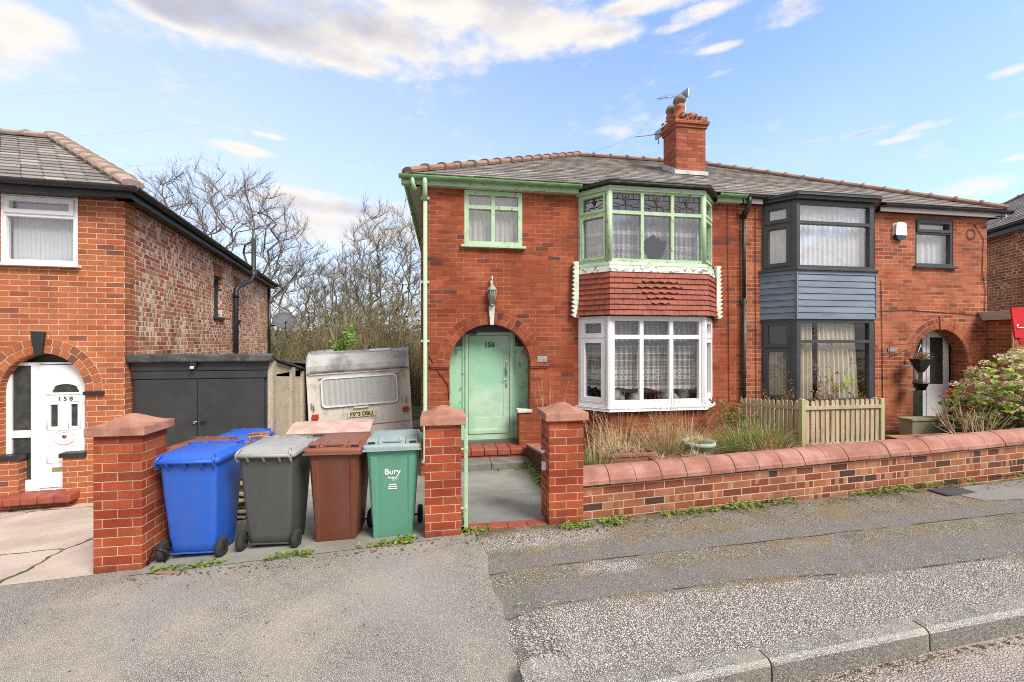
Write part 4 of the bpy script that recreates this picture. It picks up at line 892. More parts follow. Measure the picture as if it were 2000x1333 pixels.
# ================================================================ house on the right edge
h2 = thing('house', (14.35, 7.7, 0), 'brown brick side wall and slate roof of the house cut off at the right edge', 'house', R(0))
dv = Vector((.4-.0, 1.36, 0)); ca = R(9.2); dv = Vector((dv.x*math.cos(-ca)+0*dv.y, 0, 0)) if False else Vector((.4*.987+1.36*.16, 1.36*.987-.4*.16, 0)).normalized()
b = MB(); Ma, La = frame_M((dv.x*7.5, dv.y*7.5), (0, 0), 0)      # seen from the left, outside faces the gap
b.M = Ma; b.box(0, 7.5+.8, 0, .25, -2.5, 3.02); b.M = Matrix(); Mb_, _ = frame_M((-dv.x*.8, -dv.y*.8), (6, -2.5), 0); b.M = Mb_; b.box(0, 6, 0, .25, -2.5, 3.02); b.M = Matrix(); b.build('wall', M['common2'], h2)
rf = MB(); o_ = Vector((-.25*dv.y, .25*dv.x, 0)); e0 = -dv*1.1 + o_ + Vector((0,0,3.08)); e1 = dv*8 + o_ + Vector((0,0,3.08)); inn = Vector((dv.y, -dv.x, 0))
roof_plane(rf, tuple(e1), tuple(e0), tuple(e1+inn*4-dv*3.2+Vector((0,0,2.3))), tuple(e0+inn*4+dv*3.2+Vector((0,0,2.3))))
rf.build('roof', M['slate'], h2); rt = MB(); ridge_tiles(rt, tuple(e0+inn*4+dv*3.2+Vector((0,0,2.34))), tuple(e1+inn*4-dv*3.2+Vector((0,0,2.34)))); ridge_tiles(rt, tuple(e1), tuple(e1+inn*4-dv*3.2+Vector((0,0,2.34)))); rt.build('ridge_tiles', M['ridge'], h2)
gu = MB(); gutter(gu, tuple(e0+Vector((0,0,-.03))), tuple(e1+Vector((0,0,-.03))), .07); gu.build('gutter', M['blackpaint'], h2)
fa = MB(); fa.M = Ma; fa.box(0, 8.3, -.22, -.19, 2.86, 3.03); fa.M = Matrix(); fa.build('fascia', M['blackpaint'], h2)
# lean-to between the two
ou = thing('outbuilding', (11.56, 7.0, 0), 'low brick outbuilding with lead edged roof behind the flowering bush', 'outbuilding')
b = MB(); b.box(.02, 1.10, 0, 2.6, -2.2, .44); b.box(1.10, 2.2, .5, 2.6, -2.2, .38); b.build('wall', M['brick158'], ou)
b = MB(); b.prism([(-.25, .62), (2.6, .52), (2.6, .44), (1.2, .34), (-.0, .50), (-.12, .44)], -.16, 2.6); b.build('roof', noisy('pale weathered lead', (.62,.63,.62), (.74,.75,.74), 4, .7), ou, bev=.006)
b = MB(); b.box(.25, 2.6, -.1, -.05, .63, .67); b.build('roof_edge', M['felt'], ou); b = MB(); b.box(.0, .035, -.02, .0, -1.9, .42); b.build('mortar_joint', M['mortar'], ou)
b = MB(); b.prism([(.98, .30), (1.36, .24), (1.40, .06), (1.0, .06)], -.05, -.01); b.build('bargeboard', M['white'], ou)
b = MB(); b.box(1.22, 2.0, .3, .49, -1.8, .05); b.tube([(1.2, .2, .05), (1.2, .2, -1.5)], .03, 8); b.build('door', M['anthracite'], ou)
b = MB(); b.box(.08, .26, -.025, 0, .07, .16); b.tube([(.08, -.02, -.42), (.42, -.02, -.78)], .012, 6); b.tube([(.44, -.02, -.38), (.44, -.02, -.78)], .012, 6); b.build('ironwork', M['black'], ou)

# ================================================================ garage and shed
ga = thing('garage', (-4.74, 7.35, 0), 'dark grey painted double door garage with cream panelled side beside the left house', 'garage')
b = MB(); b.box(.02, 1.96, .05, .12, -2.6, -.30); b.build('front_frame', M['blackdoor'], ga)
b = MB(); b.box(.0, 2.05, -.09, .06, -.33, -.20); b.build('eaves_board', noisy('worn dark roof edge', (.045,.045,.048), (.10,.10,.10), 5, .7, .003, 50, .5, (.22,.22,.22), 9), ga, bev=.03, seg=3)
b = MB(); b.box(.02, 1.96, .0, .05, -.46, -.335); b.box(.02, 1.94, .012, .05, -.585, -.47); b.build('header_board', M['blackdoor'], ga, bev=.004)
for i, (a_, c_) in enumerate(((.06, .925), (.935, 1.90))):
    b = MB(); b.box(a_, c_, .02, .05, -2.5, -.60); dr = b.build('garage_door', M['blackdoor'], ga, bev=.003)
    k = MB(); x = .90 if i == 0 else 1.02; k.tube([(x-.03, .0, -1.27), (x+.05, -.02, -1.26)], .012, 8); k.lathe([(.022, -.01), (.022, .02)], (x, 0, -1.27), 10, 'y'); k.build('handle', M['chrome'] if i == 0 else M['black'], dr)
k = MB(); k.box(.87, .96, -.07, -.0, -.39, -.33); k.box(.88, .95, -.09, -.07, -.43, -.385); k.build('security_light', M['black'], ga, bev=.006)
k = MB(); k.box(.888, .942, -.096, -.09, -.425, -.39); k.build('lamp_glass', M['white'], ga)
rz = lambda y: -.275 - .178*y
b = MB(); 
for j in range(9):
    z0 = -2.6+j*.29; b.prism([(.10, z0+.004), (3.2, z0+.004), (3.2, min(z0+.286, rz(3.2)+0)), (.10, min(z0+.286, rz(.10)-.02))], 1.93, 1.97, 'x') if z0+.02 < rz(.1) else None
b.build('side_panel', M['conpanel'], ga, bev=.003)
b = MB()
for y in (.04, .95, 1.55, 2.2, 2.8): b.prism([(y, -2.6), (y+.13, -2.6), (y+.13, rz(y+.13)-.03), (y, rz(y)-.03)], 1.95, 2.03, 'x')
b.build('post', M['conpost'], ga, bev=.006)
b = MB(); b.prism([(-.02, rz(0)-.0), (3.3, rz(3.3)-.0), (3.3, rz(3.3)+.03), (-.02, rz(0)+.03)], .0, 2.05, 'x'); b.build('roof', M['felt'], ga)
b = MB(); b.box(.0, .04, .1, 3.2, -2.6, -.9); b.box(0, 1.95, 3.16, 3.2, -2.6, -.9); b.build('back_wall', M['conpanel'], ga)
sh = thing('shed', (-4.6, 10.7, 0), 'low dark roofed shed just behind the cream panelled garage', 'shed')
b = MB(); b.box(.1, 1.85, 0, 3.2, -2.6, -.78); b.build('wall', M['timber'], sh); b = MB(); b.prism([(.0, -.80), (1.95, -.80), (1.95, -.70), (1.0, -.50), (.0, -.66)], -.12, 3.3); b.build('roof', M['felt'], sh)

# ================================================================ caravan
cv = thing('caravan', (-1.575, 8.98, -2.5), 'weathered cream touring caravan seen from behind, parked beside the green-doored house', 'caravan', R(5))
CVW = .985
def hull(z0, z1, mat, name, prof, par, bev=.05):
    b = MB(); b.prism(prof, -CVW, CVW, 'x'); return b.build(name, mat, par, bev=bev, seg=4)
cvm = noisy('weathered cream caravan skin', (.64,.59,.51), (.72,.68,.60), 2.5, .55, .001, 30, .8, (.30,.24,.19), 2.6, stretch=(1,1,.55), dlow=.46, dhigh=.68)
cvt = noisy('grimy grey caravan roof', (.42,.42,.41), (.50,.49,.46), 3, .5, .001, 30, .8, (.15,.15,.145), 2.4, dlow=.42, dhigh=.62)
tilt = thing('tmp', (0,0,0), 'x', 'x'); bpy.data.objects.remove(tilt)
def cvpart(mb, name, mat, par=None, **k):
    o = mb.build(name, mat, par or cv, **k); 
    if par is None: o.rotation_euler = (0, R(-3.0), 0)
    return o
b = MB(); b.prism([(0, .48), (3.9, .48), (3.9, 1.9), (.03, 1.9)], -CVW, CVW, 'x'); body = cvpart(b, 'body', cvm, bev=.05, seg=4)
arc = [(.03, 1.9), (.05, 2.04), (.12, 2.17), (.26, 2.25), (.6, 2.28), (3.4, 2.27), (3.8, 2.1), (3.9, 1.9)]
b = MB(); b.prism([(p[0], p[1]+.004) for p in arc], -CVW, CVW, 'x'); cvpart(b, 'roof', cvt, bev=.06, seg=4)
b = MB(); b.tube([(-CVW-.003, p[0]-.004, p[1]) for p in arc[:6]], .014, 6); b.tube([(CVW+.003, p[0]-.004, p[1]) for p in arc[:6]], .014, 6); b.box(-CVW, CVW, -.012, .01, 1.885, 1.90); b.box(-CVW, CVW, -.008, .01, .80, .81); cvpart(b, 'edge_trim', M['metalgrey'])
b = MB(); b.box(.18, .62, .4, .9, 2.27, 2.32); cvpart(b, 'roof_vent', M['white'], bev=.015)
def rrect(x0, x1, z0, z1, r, n=5): return [(cx + r*math.cos(t), cz + r*math.sin(t)) for cx, cz, t0 in ((x1-r, z1-r, 0), (x0+r, z1-r, 90), (x0+r, z0+r, 180), (x1-r, z0+r, 270)) for t in [R(t0+90*k/n) for k in range(n+1)]]
b = MB(); b.plate(rrect(-.73, .73, 1.21, 1.80, .08), [rrect(-.705, .705, 1.235, 1.775, .07)], -.03, -.001); cw = cvpart(b, 'window', M['upvc'])
b = MB(); curtain(b, Matrix(), -.71, .71, 1.23, 1.78, 0, y=-.011, waves=14, amp=.007, nu=140, seed=3); b.build('net_curtain', lace('caravan net', 1.3, (.70,.72,.70), pitch=.1), cw)
b = MB(); b.poly([(-.71, -.022, 1.23), (.71, -.022, 1.23), (.71, -.022, 1.78), (-.71, -.022, 1.78)]); b.build('pane', glassmat('thin acrylic window', refl=.05), cw)
b = MB(); b.box(-.76, .74, -.02, 0, 1.80, 1.83); cvpart(b, 'rain_rail', cvm)
b = MB(); b.box(-.14, .14, -.03, 0, 1.155, 1.185); cvpart(b, 'plate_lamp', M['white'])
b = MB(); b.box(-.27, .27, -.012, 0, .975, 1.085); npl = cvpart(b, 'number_plate', M['yellowplate'], bev=.003)
text('plate_lettering', 'F593 DBU', .112, M['ink'], npl, (0, -.0135, 1.03), sx=.92, bold=.003)
for x in (-.86, .86):
    b = MB(); b.box(x-.06, x+.06, -.05, 0, 1.0, 1.10); cvpart(b, 'tail_lamp', M['orange'], bev=.01)
    b = MB(); b.box(x-.07, x-.06+.0, -.012, 0, 1.2, 1.33); b.tube([(x-.02*(1 if x < 0 else -1), -.02, 1.17), (x-.02*(1 if x < 0 else -1), -.02, 1.32)], .012, 6); cvpart(b, 'grab_handle', M['metalgrey'])
b = MB(); b.box(-CVW+.03, CVW-.03, .05, 3.8, .34, .48); cvpart(b, 'chassis', noisy('rusty red chassis', (.22,.05,.03), (.16,.05,.035), 5, .8, .003))
b = MB(); b.prism([(.62, .36), (.78, .36), (.70, .49)], -.06, -.045); cvpart(b, 'reflector', noisy('red reflector', (.5,.015,.015), (.4,.015,.015), 9, .2))
for x in (-.85, .85):
    b = MB(); b.lathe([(.14, -.09), (.3, -.09), (.32, -.05), (.32, .05), (.3, .09), (.14, .09)], (x, 2.0, .32), 24, 'x'); wh = b.build('wheel', M['rubber'], cv)
    b = MB(); b.tube([(x, .3, .02), (x, .3, .45)], .03, 8); b.box(x-.08, x+.08, .2, .4, .0, .03); b.build('steady_leg', M['metalgrey'], cv)

# weathered chest in front of the caravan, timber heap, bins further back
bx = thing('storage_chest', (-1.75, 6.95, -2.31), 'weathered grey metal chest with pink sloping lid in front of the caravan', 'chest', R(2))
chm = noisy('streaked zinc', (.42,.40,.36), (.52,.50,.46), 3, .7, .002, 40, .7, (.20,.16,.12), 5, stretch=(3,3,.4), dlow=.48, dhigh=.68)
b = MB(); b.box(-.56, .56, .0, .5, .0, .86); b.build('box_body', chm, bx, bev=.01)
b = MB(); b.prism([(-.06, .90), (.30, .985), (.54, .985), (.54, .95), (.28, .95), (-.04, .87)], -.60, .62, 'x'); b.build('lid', noisy('faded pink lid', (.52,.33,.27), (.60,.46,.40), 4, .7, .002, 40, .3, (.3,.2,.16), 6), bx, bev=.006)
b = MB()
for x in (-.33, .0, .33): b.box(x-.015, x+.015, -.02, 0, .68, .80)
b.box(-.60, -.57, -.02, .1, 0, .86); b.build('hasp', noisy('rust', (.25,.09,.04), (.18,.07,.04), 20, .9), bx)
pk = thing('timber_stack', (-2.42, 5.55, -2.11), 'stack of broken bricks and split pale timber glimpsed between the blue and grey bins', 'timber stack')
rnd = random.Random(12); b = MB(); c2 = MB()
for i in range(22):
    z = .03 + i*.031; x = rnd.uniform(-.25, .2); a_ = rnd.uniform(-.35, .35); b.M = Matrix.Translation((x, rnd.uniform(-.1, .1), z)) @ Matrix.Rotation(a_, 4, 'Z') @ Matrix.Rotation(rnd.uniform(-.08, .08), 4, 'Y'); b.box(-.38, .38, -.06, .06, -.012, .014)
for i in range(4):
    c2.M = Matrix.Translation((rnd.uniform(.0, .3), rnd.uniform(-.1, .1), .74+.07*i)) @ Matrix.Rotation(rnd.uniform(-.3, .3), 4, 'Z'); c2.box(-.11, .11, -.05, .05, -.032, .032)
b.M = Matrix(); c2.M = Matrix(); b.build('planks', M['timber'], pk, bev=.003); c2.build('loose_bricks', M['garden'], pk, bev=.004)

# ================================================================ wheelie bins (origin on the ground under the body; the front faces -Y)
def rr(x, y0, y1, z, r, n=4):
    pts = []
    for cx, cy, t0 in ((x-r, y1-r, 0), (-x+r, y1-r, 90), (-x+r, y0+r, 180), (x-r, y0+r, 270)):
        for k in range(n+1): t = R(t0+90*k/n); pts.append((cx+r*math.cos(t), cy+r*math.sin(t), z))
    return pts
def make_bin(loc, rz_, body, lid, label, group='wheelie bins', grip=None):
    t = thing('wheelie_bin', loc, label, 'wheelie bin', rz_, group)
    b = MB(); b.loft([rr(.195, -.25, .10, .0, .04), rr(.198, -.258, .12, .045, .045), rr(.200, -.262, .222, .058, .045), rr(.205, -.268, .228, .16, .045), rr(.213, -.275, .240, .23, .045), rr(.235, -.30, .285, .60, .045), rr(.252, -.325, .315, .93, .045), rr(.254, -.328, .317, .955, .045), rr(.275, -.35, .335, .96, .05), rr(.278, -.353, .338, 1.0, .05)])
    bo = b.build('body', body, t, bev=0)
    b = MB()          # flutes on the front corners and rear grip
    for s in (-1, 1):
        b.loft([[(s*.13, -.247, .03), (s*.155, -.262, .03), (s*.19, -.262, .03), (s*.195, -.247, .03)], [(s*.145, -.322, .90), (s*.17, -.339, .90), (s*.215, -.339, .90), (s*.225, -.322, .90)]], smooth=False)
        b.loft([[(s*.205, .20, .22), (s*.205, .262, .22), (s*.13, .262, .22), (s*.12, .235, .22)], [(s*.24, .26, .93), (s*.24, .322, .93), (s*.15, .322, .93), (s*.14, .305, .93)]], smooth=False) if 0 else None
    b.build('corner_rib', body, bo, bev=.006, seg=2)
    b = MB(); b.loft([rr(.284, -.368, .345, .972, .05), rr(.290, -.374, .35, .982, .055), rr(.292, -.376, .352, 1.012, .055), rr(.286, -.370, .346, 1.022, .055), rr(.262, -.33, .33, 1.030, .06), rr(.248, -.305, .31, 1.062, .06), rr(.22, -.27, .28, 1.074, .06), rr(.05, -.05, .05, 1.080, .04)])
    b.box(-.288, .288, -.384, -.368, .968, .985)
    li = b.build('lid', lid, t)
    b = MB()
    for s in (-1, 1): b.prism([(-.33, 1.025), (-.33, 1.045), (-.27, 1.085), (-.24, 1.075)], s*.10-.03, s*.10+.03, 'x')
    for s in (-1, 1): b.prism([(-.335, 1.024), (-.335, 1.068), (-.20, 1.078)], s*.19-.055, s*.19+.055, 'x')
    b.box(-.10, .10, -.335, -.315, 1.05, 1.072); b.build('lid_grip', lid, li, bev=.006, seg=2)
    b = MB()
    for s in (-1, 1): b.box(s*.205-.035 , s*.205+.035, -.3362, -.334, 1.035, 1.058)
    b.build('grip_hollow', M['black'], li)
    b = MB(); b.tube([(-.255, .375, 1.0), (.255, .375, 1.0)], .017, 10)
    for x in (-.25, -.15, 0, .15, .25): b.prism([(.33, .93), (.345, .93), (.392, .99), (.385, 1.015), (.33, 1.02)], x-.006, x+.006, 'x')
    for s in (-1, 1): b.tube([(s*.255, .375, 1.0), (s*.245, .36, 1.03), (s*.235, .30, 1.055)], .013, 8)
    b.build('handle', lid, t, bev=0)
    b = MB(); b.tube([(-.27, .20, .10), (.27, .20, .10)], .011, 8); b.build('axle', M['black'], t)
    b = MB(); b.box(-.20, .20, .228, .234, .06, .075); b.build('rear_lip', body, t, bev=.002)
    for s in (-1, 1):
        b = MB(); b.lathe([(.055, -.026), (.085, -.028), (.099, -.02), (.102, 0), (.099, .02), (.085, .028), (.055, .026)], (s*.262, .22, .102), 28, 'x'); wh = b.build('wheel', M['rubber'], t)
        b = MB(); b.lathe([(.02, -.03), (.024, -.018), (.057, -.016), (.057, .016), (.024, .018), (.02, .03)], (s*.262, .22, .102), 18, 'x'); b.build('hub', M['black'], wh)
    t.scale = (.94, .77, .915)
    return t
def gz(x, y):
    base = -1.875 + (.045*x if x < 0 else .025*x); base = max(base, -2.35)
    if y >= 4.15: return base
    k = min(1, max(0, (4.1-y)/1.9))
    return base
def lerp(a, b, t): return a + (b-a)*t
def tab(x, pts):
    for (a, va), (b, vb) in zip(pts, pts[1:]):
        if x <= b: return va if x <= a else lerp(va, vb, (x-a)/(b-a))
    return pts[-1][1]
TGT = [(-8, -2.48), (-3.2, -2.38), (-2.4, -2.32), (-.3, -2.30), (.05, -2.14), (1.35, -2.14), (1.6, -1.93), (6, -1.86), (13, -1.80)]
def gp(x, y):                # height of the private ground behind the boundary line
    b = gz(x, 4.2); t = min(1, max(0, (y-4.2)/3.0)); z = lerp(b, tab(x, TGT), t)
    if y > 7.2: z = lerp(z, -2.55, min(1, (y-7.2)/2.5)) if y < 24 else -2.55 + (y-24)*.06
    return z
def bz(x, y): return gp(x, y)+.002
make_bin((-2.24, 4.45, bz(-2.24, 4.3)), R(180-3), M['binblue'], M['binblue'], 'bright blue wheelie bin seen from its wheeled back, beside the left gate pillar')
make_bin((-1.60, 4.48, bz(-1.60, 4.35)), R(180-5), M['bingrey'], M['lidgrey'], 'dark grey wheelie bin with pale grey lid, wheels facing the street')
make_bin((-1.01, 4.51, bz(-1.01, 4.5)), R(-4), M['binbrown'], M['lidbrown'], 'brown wheelie bin facing the street between the grey bin and the green bin')
gb = make_bin((-.485, 4.455, bz(-.485, 4.45)), R(1), M['bingreen'], M['lidgreygreen'], 'green wheelie bin with white council lettering, against the middle gate pillar')
tl = (R(94.4), 0, 0)
text('lettering', 'Bury', .085, M['white'], gb, (.0, -.3165, .735), tl, bold=.0015); text('lettering', 'Recycle', .034, M['white'], gb, (.005, -.3095, .672), tl, bold=.001); text('lettering', 'for Bury', .016, M['white'], gb, (.02, -.307, .645), tl)
lt = MB()
for z, w_ in ((.60, .034), (.578, .043), (.556, .042)): lt.prism([(-w_, z-.006), (w_, z-.006), (w_, z+.006), (-w_, z+.006)], -.3035-(z-.55)*.083-.004, -.3035-(z-.55)*.083)
lt.build('lettering', M['white'], gb)
make_bin((-2.62, 6.15, gp(-2.4, 6.1)+.002), R(176), M['binblue'], M['binblue'], 'blue wheelie bin in the second row, its lid showing above the grey bin')
make_bin((-2.80, 5.55, gp(-2.9, 5.6)+.002), R(170), M['binbrown'], M['lidbrown'], 'brown wheelie bin in the second row, its lid just showing above the front blue bin')

# ================================================================ gate pillars
def pillar(x0, x1, zb, zt, label, mb_y=4.14, w=None):
    w = w or (x1-x0); t = thing('gate_pillar', ((x0+x1)/2, mb_y+.17, zb), label, 'gate pillar', 0, 'brick gate pillars with domed caps'); d = w/2; H = zt-zb
    b = MB(); b.box(-d, d, -.17, .17, -.25, H); b.build('shaft', M['pier2'], t, bev=.004)
    b = MB(); e = .043; b.box(-d-e, d+e, -.17-e, .17+e, H, H+.078); rings = []
    for k in range(9):
        q = k/8; s_ = 1-q; hh = .078 + .088*(.5-.5*math.cos(math.pi*q))*.98; f_ = (1-q)**1.0
        rx, ry = (d+e)*max(f_, .02), (.17+e)*max(f_, .02); r_ = min(rx, ry)*(.05+.9*q)
        rings.append([(p[0], p[1], H+hh) for p in rr(rx, -ry, ry, 0, r_)])
    b.loft(rings); b.build('cap', M['sandcap'], t, bev=.006); return t
M['pier2'] = brick('gate pillar brick', [(0,(.34,.055,.025)), (.5,(.44,.09,.036)), (.85,(.50,.12,.046)), (1,(.24,.05,.03))], (.54,.37,.25), mw=.0075, soot=.45, mvar=.7, low=-.10)
p0 = pillar(-2.955, -2.585, -2.01, -.815, 'leftmost brick gate pillar, beside the blue bin', 4.16)
p1 = pillar(-.172, .172, -1.885, -.80, 'brick gate pillar between the green bin and the garden path', 4.11)
p2 = pillar(1.045, 1.405, -1.85, -.80, 'brick gate pillar at the end of the terracotta-coped garden wall', 4.14)
for z, (w_, hh) in ((.90, (.04, .04)), (.62, (.05, .08))):
    pass
gi = MB(); gi.box(-.215, -.18, -.05, .0, .52, .60); gi.lathe([(.018, -.02), (.018, .02)], (-.195, -.0, .70), 10, 'x'); gi.build('gate_latch', M['upvc'], p2)
bk = MB(); 
# old block wall behind the left pillar
lw = thing('brick_wall', (-2.76, 4.50, -2.05), 'low dark brick wall running back from the leftmost gate pillar', 'wall'); b = MB(); b.box(-.11, .11, 0, 2.2, -.3, .70); b.build('brickwork', M['pier2'], lw); b = MB(); b.box(-.13, .13, 0, 2.2, .70, .75); b.build('coping', M['sandcap'], lw, bev=.01)

# ---------------------------------------------------------------- green metal gate folded back beside the middle pillar
gt = thing('garden_gate', (.222, 4.20, -1.86), 'pale green metal garden gate standing open beside the middle gate pillar', 'gate', R(86.5))
b = MB(); b.box(-.018, .018, -.018, .018, .02, 1.0); b.box(.82, .85, -.016, .016, .10, .95)
for z in (.12, .50, .93): b.box(.0, .84, -.010, .010, z-.014, z+.014)
b.build('gate_frame', M['greenclean'], gt, bev=.003)
b = MB()
for k in range(7): b.tube([(.10+k*.105, 0, .12), (.10+k*.105, 0, .93)], .007, 6)
b.build('bars', M['greenclean'], gt)
b = MB()
for z in (.22, .80): b.tube([(-.0, .02, z), (-.02, .07, z)], .012, 6); b.lathe([(.02, z-.03), (.02, z+.03)], (0, 0, 0), 8)
b.build('hinge', M['greenclean'], gt)

# ================================================================ front boundary wall and the side wall of the path
sl = .030
fw = thing('garden_wall', (1.405, 4.17, 0), 'long low multicoloured brick garden wall with rounded terracotta coping along the pavement', 'wall')
LWL = 11.2; shear = lambda c: Vector((c.x, c.y - .0*c.x, c.z + sl*c.x))
b = MB(); b.box(0, LWL, .03, .25, -2.3, -1.485); b.build('brickwork', M['garden'], fw, xf=lambda c: Vector((c.x, c.y + .02*c.x, c.z + sl*c.x + .004*math.sin(c.x*3))))
b = MB(); pitch = .292; rnd = random.Random(6)
prof = [(-.02, -1.485), (-.02, -1.44), (-.005, -1.432), (.01, -1.40), (.045, -1.362), (.09, -1.338), (.14, -1.33), (.19, -1.338), (.235, -1.362), (.27, -1.40), (.285, -1.432), (.30, -1.44), (.30, -1.485)]
nseg = int(LWL/pitch)
rd = MB()
for i in range(nseg):
    x0 = i*pitch; x1 = x0+pitch-.006; dz = rnd.uniform(-.004, .004); dy = rnd.uniform(-.004, .004)
    b.loft([[(x, p[0]+dy, p[1]+dz) for p in prof] for x in (x0, x0+.004, x1-.004, x1)], smooth=False)
cpn = b.build('coping', M['terracotta'], fw, xf=lambda c: Vector((c.x, c.y + .02*c.x, c.z + sl*c.x)), bev=.003, seg=1)
sw = thing('path_wall', (1.42, 4.5, 0), 'low brick wall with pink coping sloping down beside the garden path to the door', 'wall')
b = MB(); b.box(0, .20, 0, 2.72, -2.5, -1.46); b.build('brickwork', M['pier2'], sw, xf=lambda c: Vector((c.x, c.y, c.z - (.13*c.y if c.z > -2 else 0))))
b = MB(); b.box(-.01, .21, 0, 2.72, -1.457, -1.42); b.build('coping', M['terracotta'], sw, xf=lambda c: Vector((c.x, c.y, c.z - .13*c.y)), bev=.008)

# ---------------------------------------------------------------- picket fence
pf = thing('picket_fence', (5.60, 5.90, -1.85), 'low weathered pale timber picket fence in front of the dark grey bay window', 'fence')
def pickets(n, p, q, zt, zb, ztq):
    b = MB(); p, q = Vector(p), Vector(q); d = (q-p).normalized(); s_ = Vector((-d.y, d.x, 0))
    for i in range(n):
        c = p.lerp(q, (i+.5)/n); w_ = .029; zt_ = lerp(zt, ztq, (i+.5)/n) + random.uniform(-.008, .008); Mm = Matrix(((d.x, s_.x, 0, c.x), (d.y, s_.y, 0, c.y), (0, 0, 1, 0), (0, 0, 0, 1))) @ Matrix.Rotation(random.uniform(-.012, .012), 4, 'Y')
        b.M = Mm; b.prism([(-w_, zb), (w_, zb), (w_, zt_-w_)] + [(w_*math.cos(t), zt_-w_+w_*math.sin(t)) for t in [math.pi*k/6 for k in range(1, 6)]] + [(-w_, zt_-w_)], -.008, .008)
    b.M = Matrix(); return b.build('picket_panel', M['timber'], pf, bev=.002, seg=1)
def rail(p, q, z, z2):
    b = MB(); p, q = Vector(p), Vector(q); d = (q-p); L_ = d.length; d.normalize(); s_ = Vector((-d.y, d.x, 0)); b.M = Matrix(((d.x, s_.x, 0, p.x), (d.y, s_.y, 0, p.y), (0, 0, 1, 0), (0, 0, 0, 1)))
    b.prism([(0, z-.024), (L_, z2-.024), (L_, z2+.024), (0, z+.024)], -.035, -.010); b.M = Matrix(); b.build('rail', M['timber'], pf, bev=.003)
pickets(15, (.05, .0, 0), (1.43, .0, 0), .905, .12, .905); rail((.03, 0, 0), (1.5, 0, 0), .79, .79); rail((.03, 0, 0), (1.5, 0, 0), .20, .20)
pickets(14, (-.0, 1.42, 0), (.0, .06, 0), .76, .05, .90); rail((0, 1.42, 0), (0, .03, 0), .64, .79)
for x, y, zt_ in ((0, 0, .935), (1.47, .0, .915), (1.56, .16, .90)):
    b = MB(); b.box(x-.034, x+.034, y-.036, y+.034, -.1, zt_); b.build('post', M['postwood'], pf, bev=.005)
# ================================================================ ground
KY = 2.15                                   # face of the kerb
def crossdip(x, y):                         # the dropped crossing falls to the road
    t = min(1, max(0, (3.9-y)/1.8)); return gz(x, 4) - .115*t*t*(3-2*t)
def groundz(x, y):
    if y >= 4.14: return gp(x, y)
    if x < .42: return crossdip(x, y) if y > 2.1 else roadz(x, y)
    return gz(x, y) if y > KY+.06 else roadz(x, y)
def roadz(x, y): return gz(x, 2) - .125 + .02*min(1, max(0, (KY-y)/2.5))
def grid(name, mat, xs, ys, fn, off=0, uvs=1, label=None, kind='structure', keep=None):
    b = MB(); nx, ny = len(xs), len(ys); sk = (lambda x, y: -.02+.036*(x-.9)) if name == 'road' else (lambda x, y: 0); ids = [[b.vert((x, y+sk(x, y), fn(x, y)+off)) for x in xs] for y in ys]
    for j in range(ny-1):
        for i in range(nx-1):
            if keep and not keep((xs[i]+xs[i+1])/2, (ys[j]+ys[j+1])/2): continue
            b.face((ids[j][i], ids[j][i+1], ids[j+1][i+1], ids[j+1][i]), smooth=True)
    o = b.build(name, mat); o['kind'] = kind; return o
def rng(a, b, s): n = max(1, round((b-a)/s)); return [a+(b-a)*i/n for i in range(n+1)]
def kerbnorm(n): return sep(n, n.n('ShaderNodeNewGeometry').outputs['True Normal'])[2]
def groundmat(name, fn, rough=.95, bdist=.01, chips=0):
    m, n = newmat(name); g = n.n('ShaderNodeTexCoord').outputs['Object']; col, h = fn(n, g); n.out(n.bsdf(col, rough, n.bump(h, bdist, 1.0), spec=.25)); return m
def chipfield(n, g, sc, lo, hi, warm=.06):
    v = n.n('ShaderNodeTexVoronoi', feature='F1'); n.put(v.inputs['Vector'], g); v.inputs['Scale'].default_value = sc
    r = sep(n, v.outputs['Color'])[0]; c = n.ramp(r, [(0, lo), (.45, tuple((a+b)/2 for a, b in zip(lo, hi))), (1, hi)])
    e = n.n('ShaderNodeTexVoronoi', feature='DISTANCE_TO_EDGE'); n.put(e.inputs['Vector'], g); e.inputs['Scale'].default_value = sc
    ed = n.ss(e.outputs['Distance'], .0, .22); c = n.mix(ed, tuple(a*.35 for a in lo), c); return c, n.m('ADD', n.m('MULTIPLY', ed, .8), n.m('MULTIPLY', r, .5))
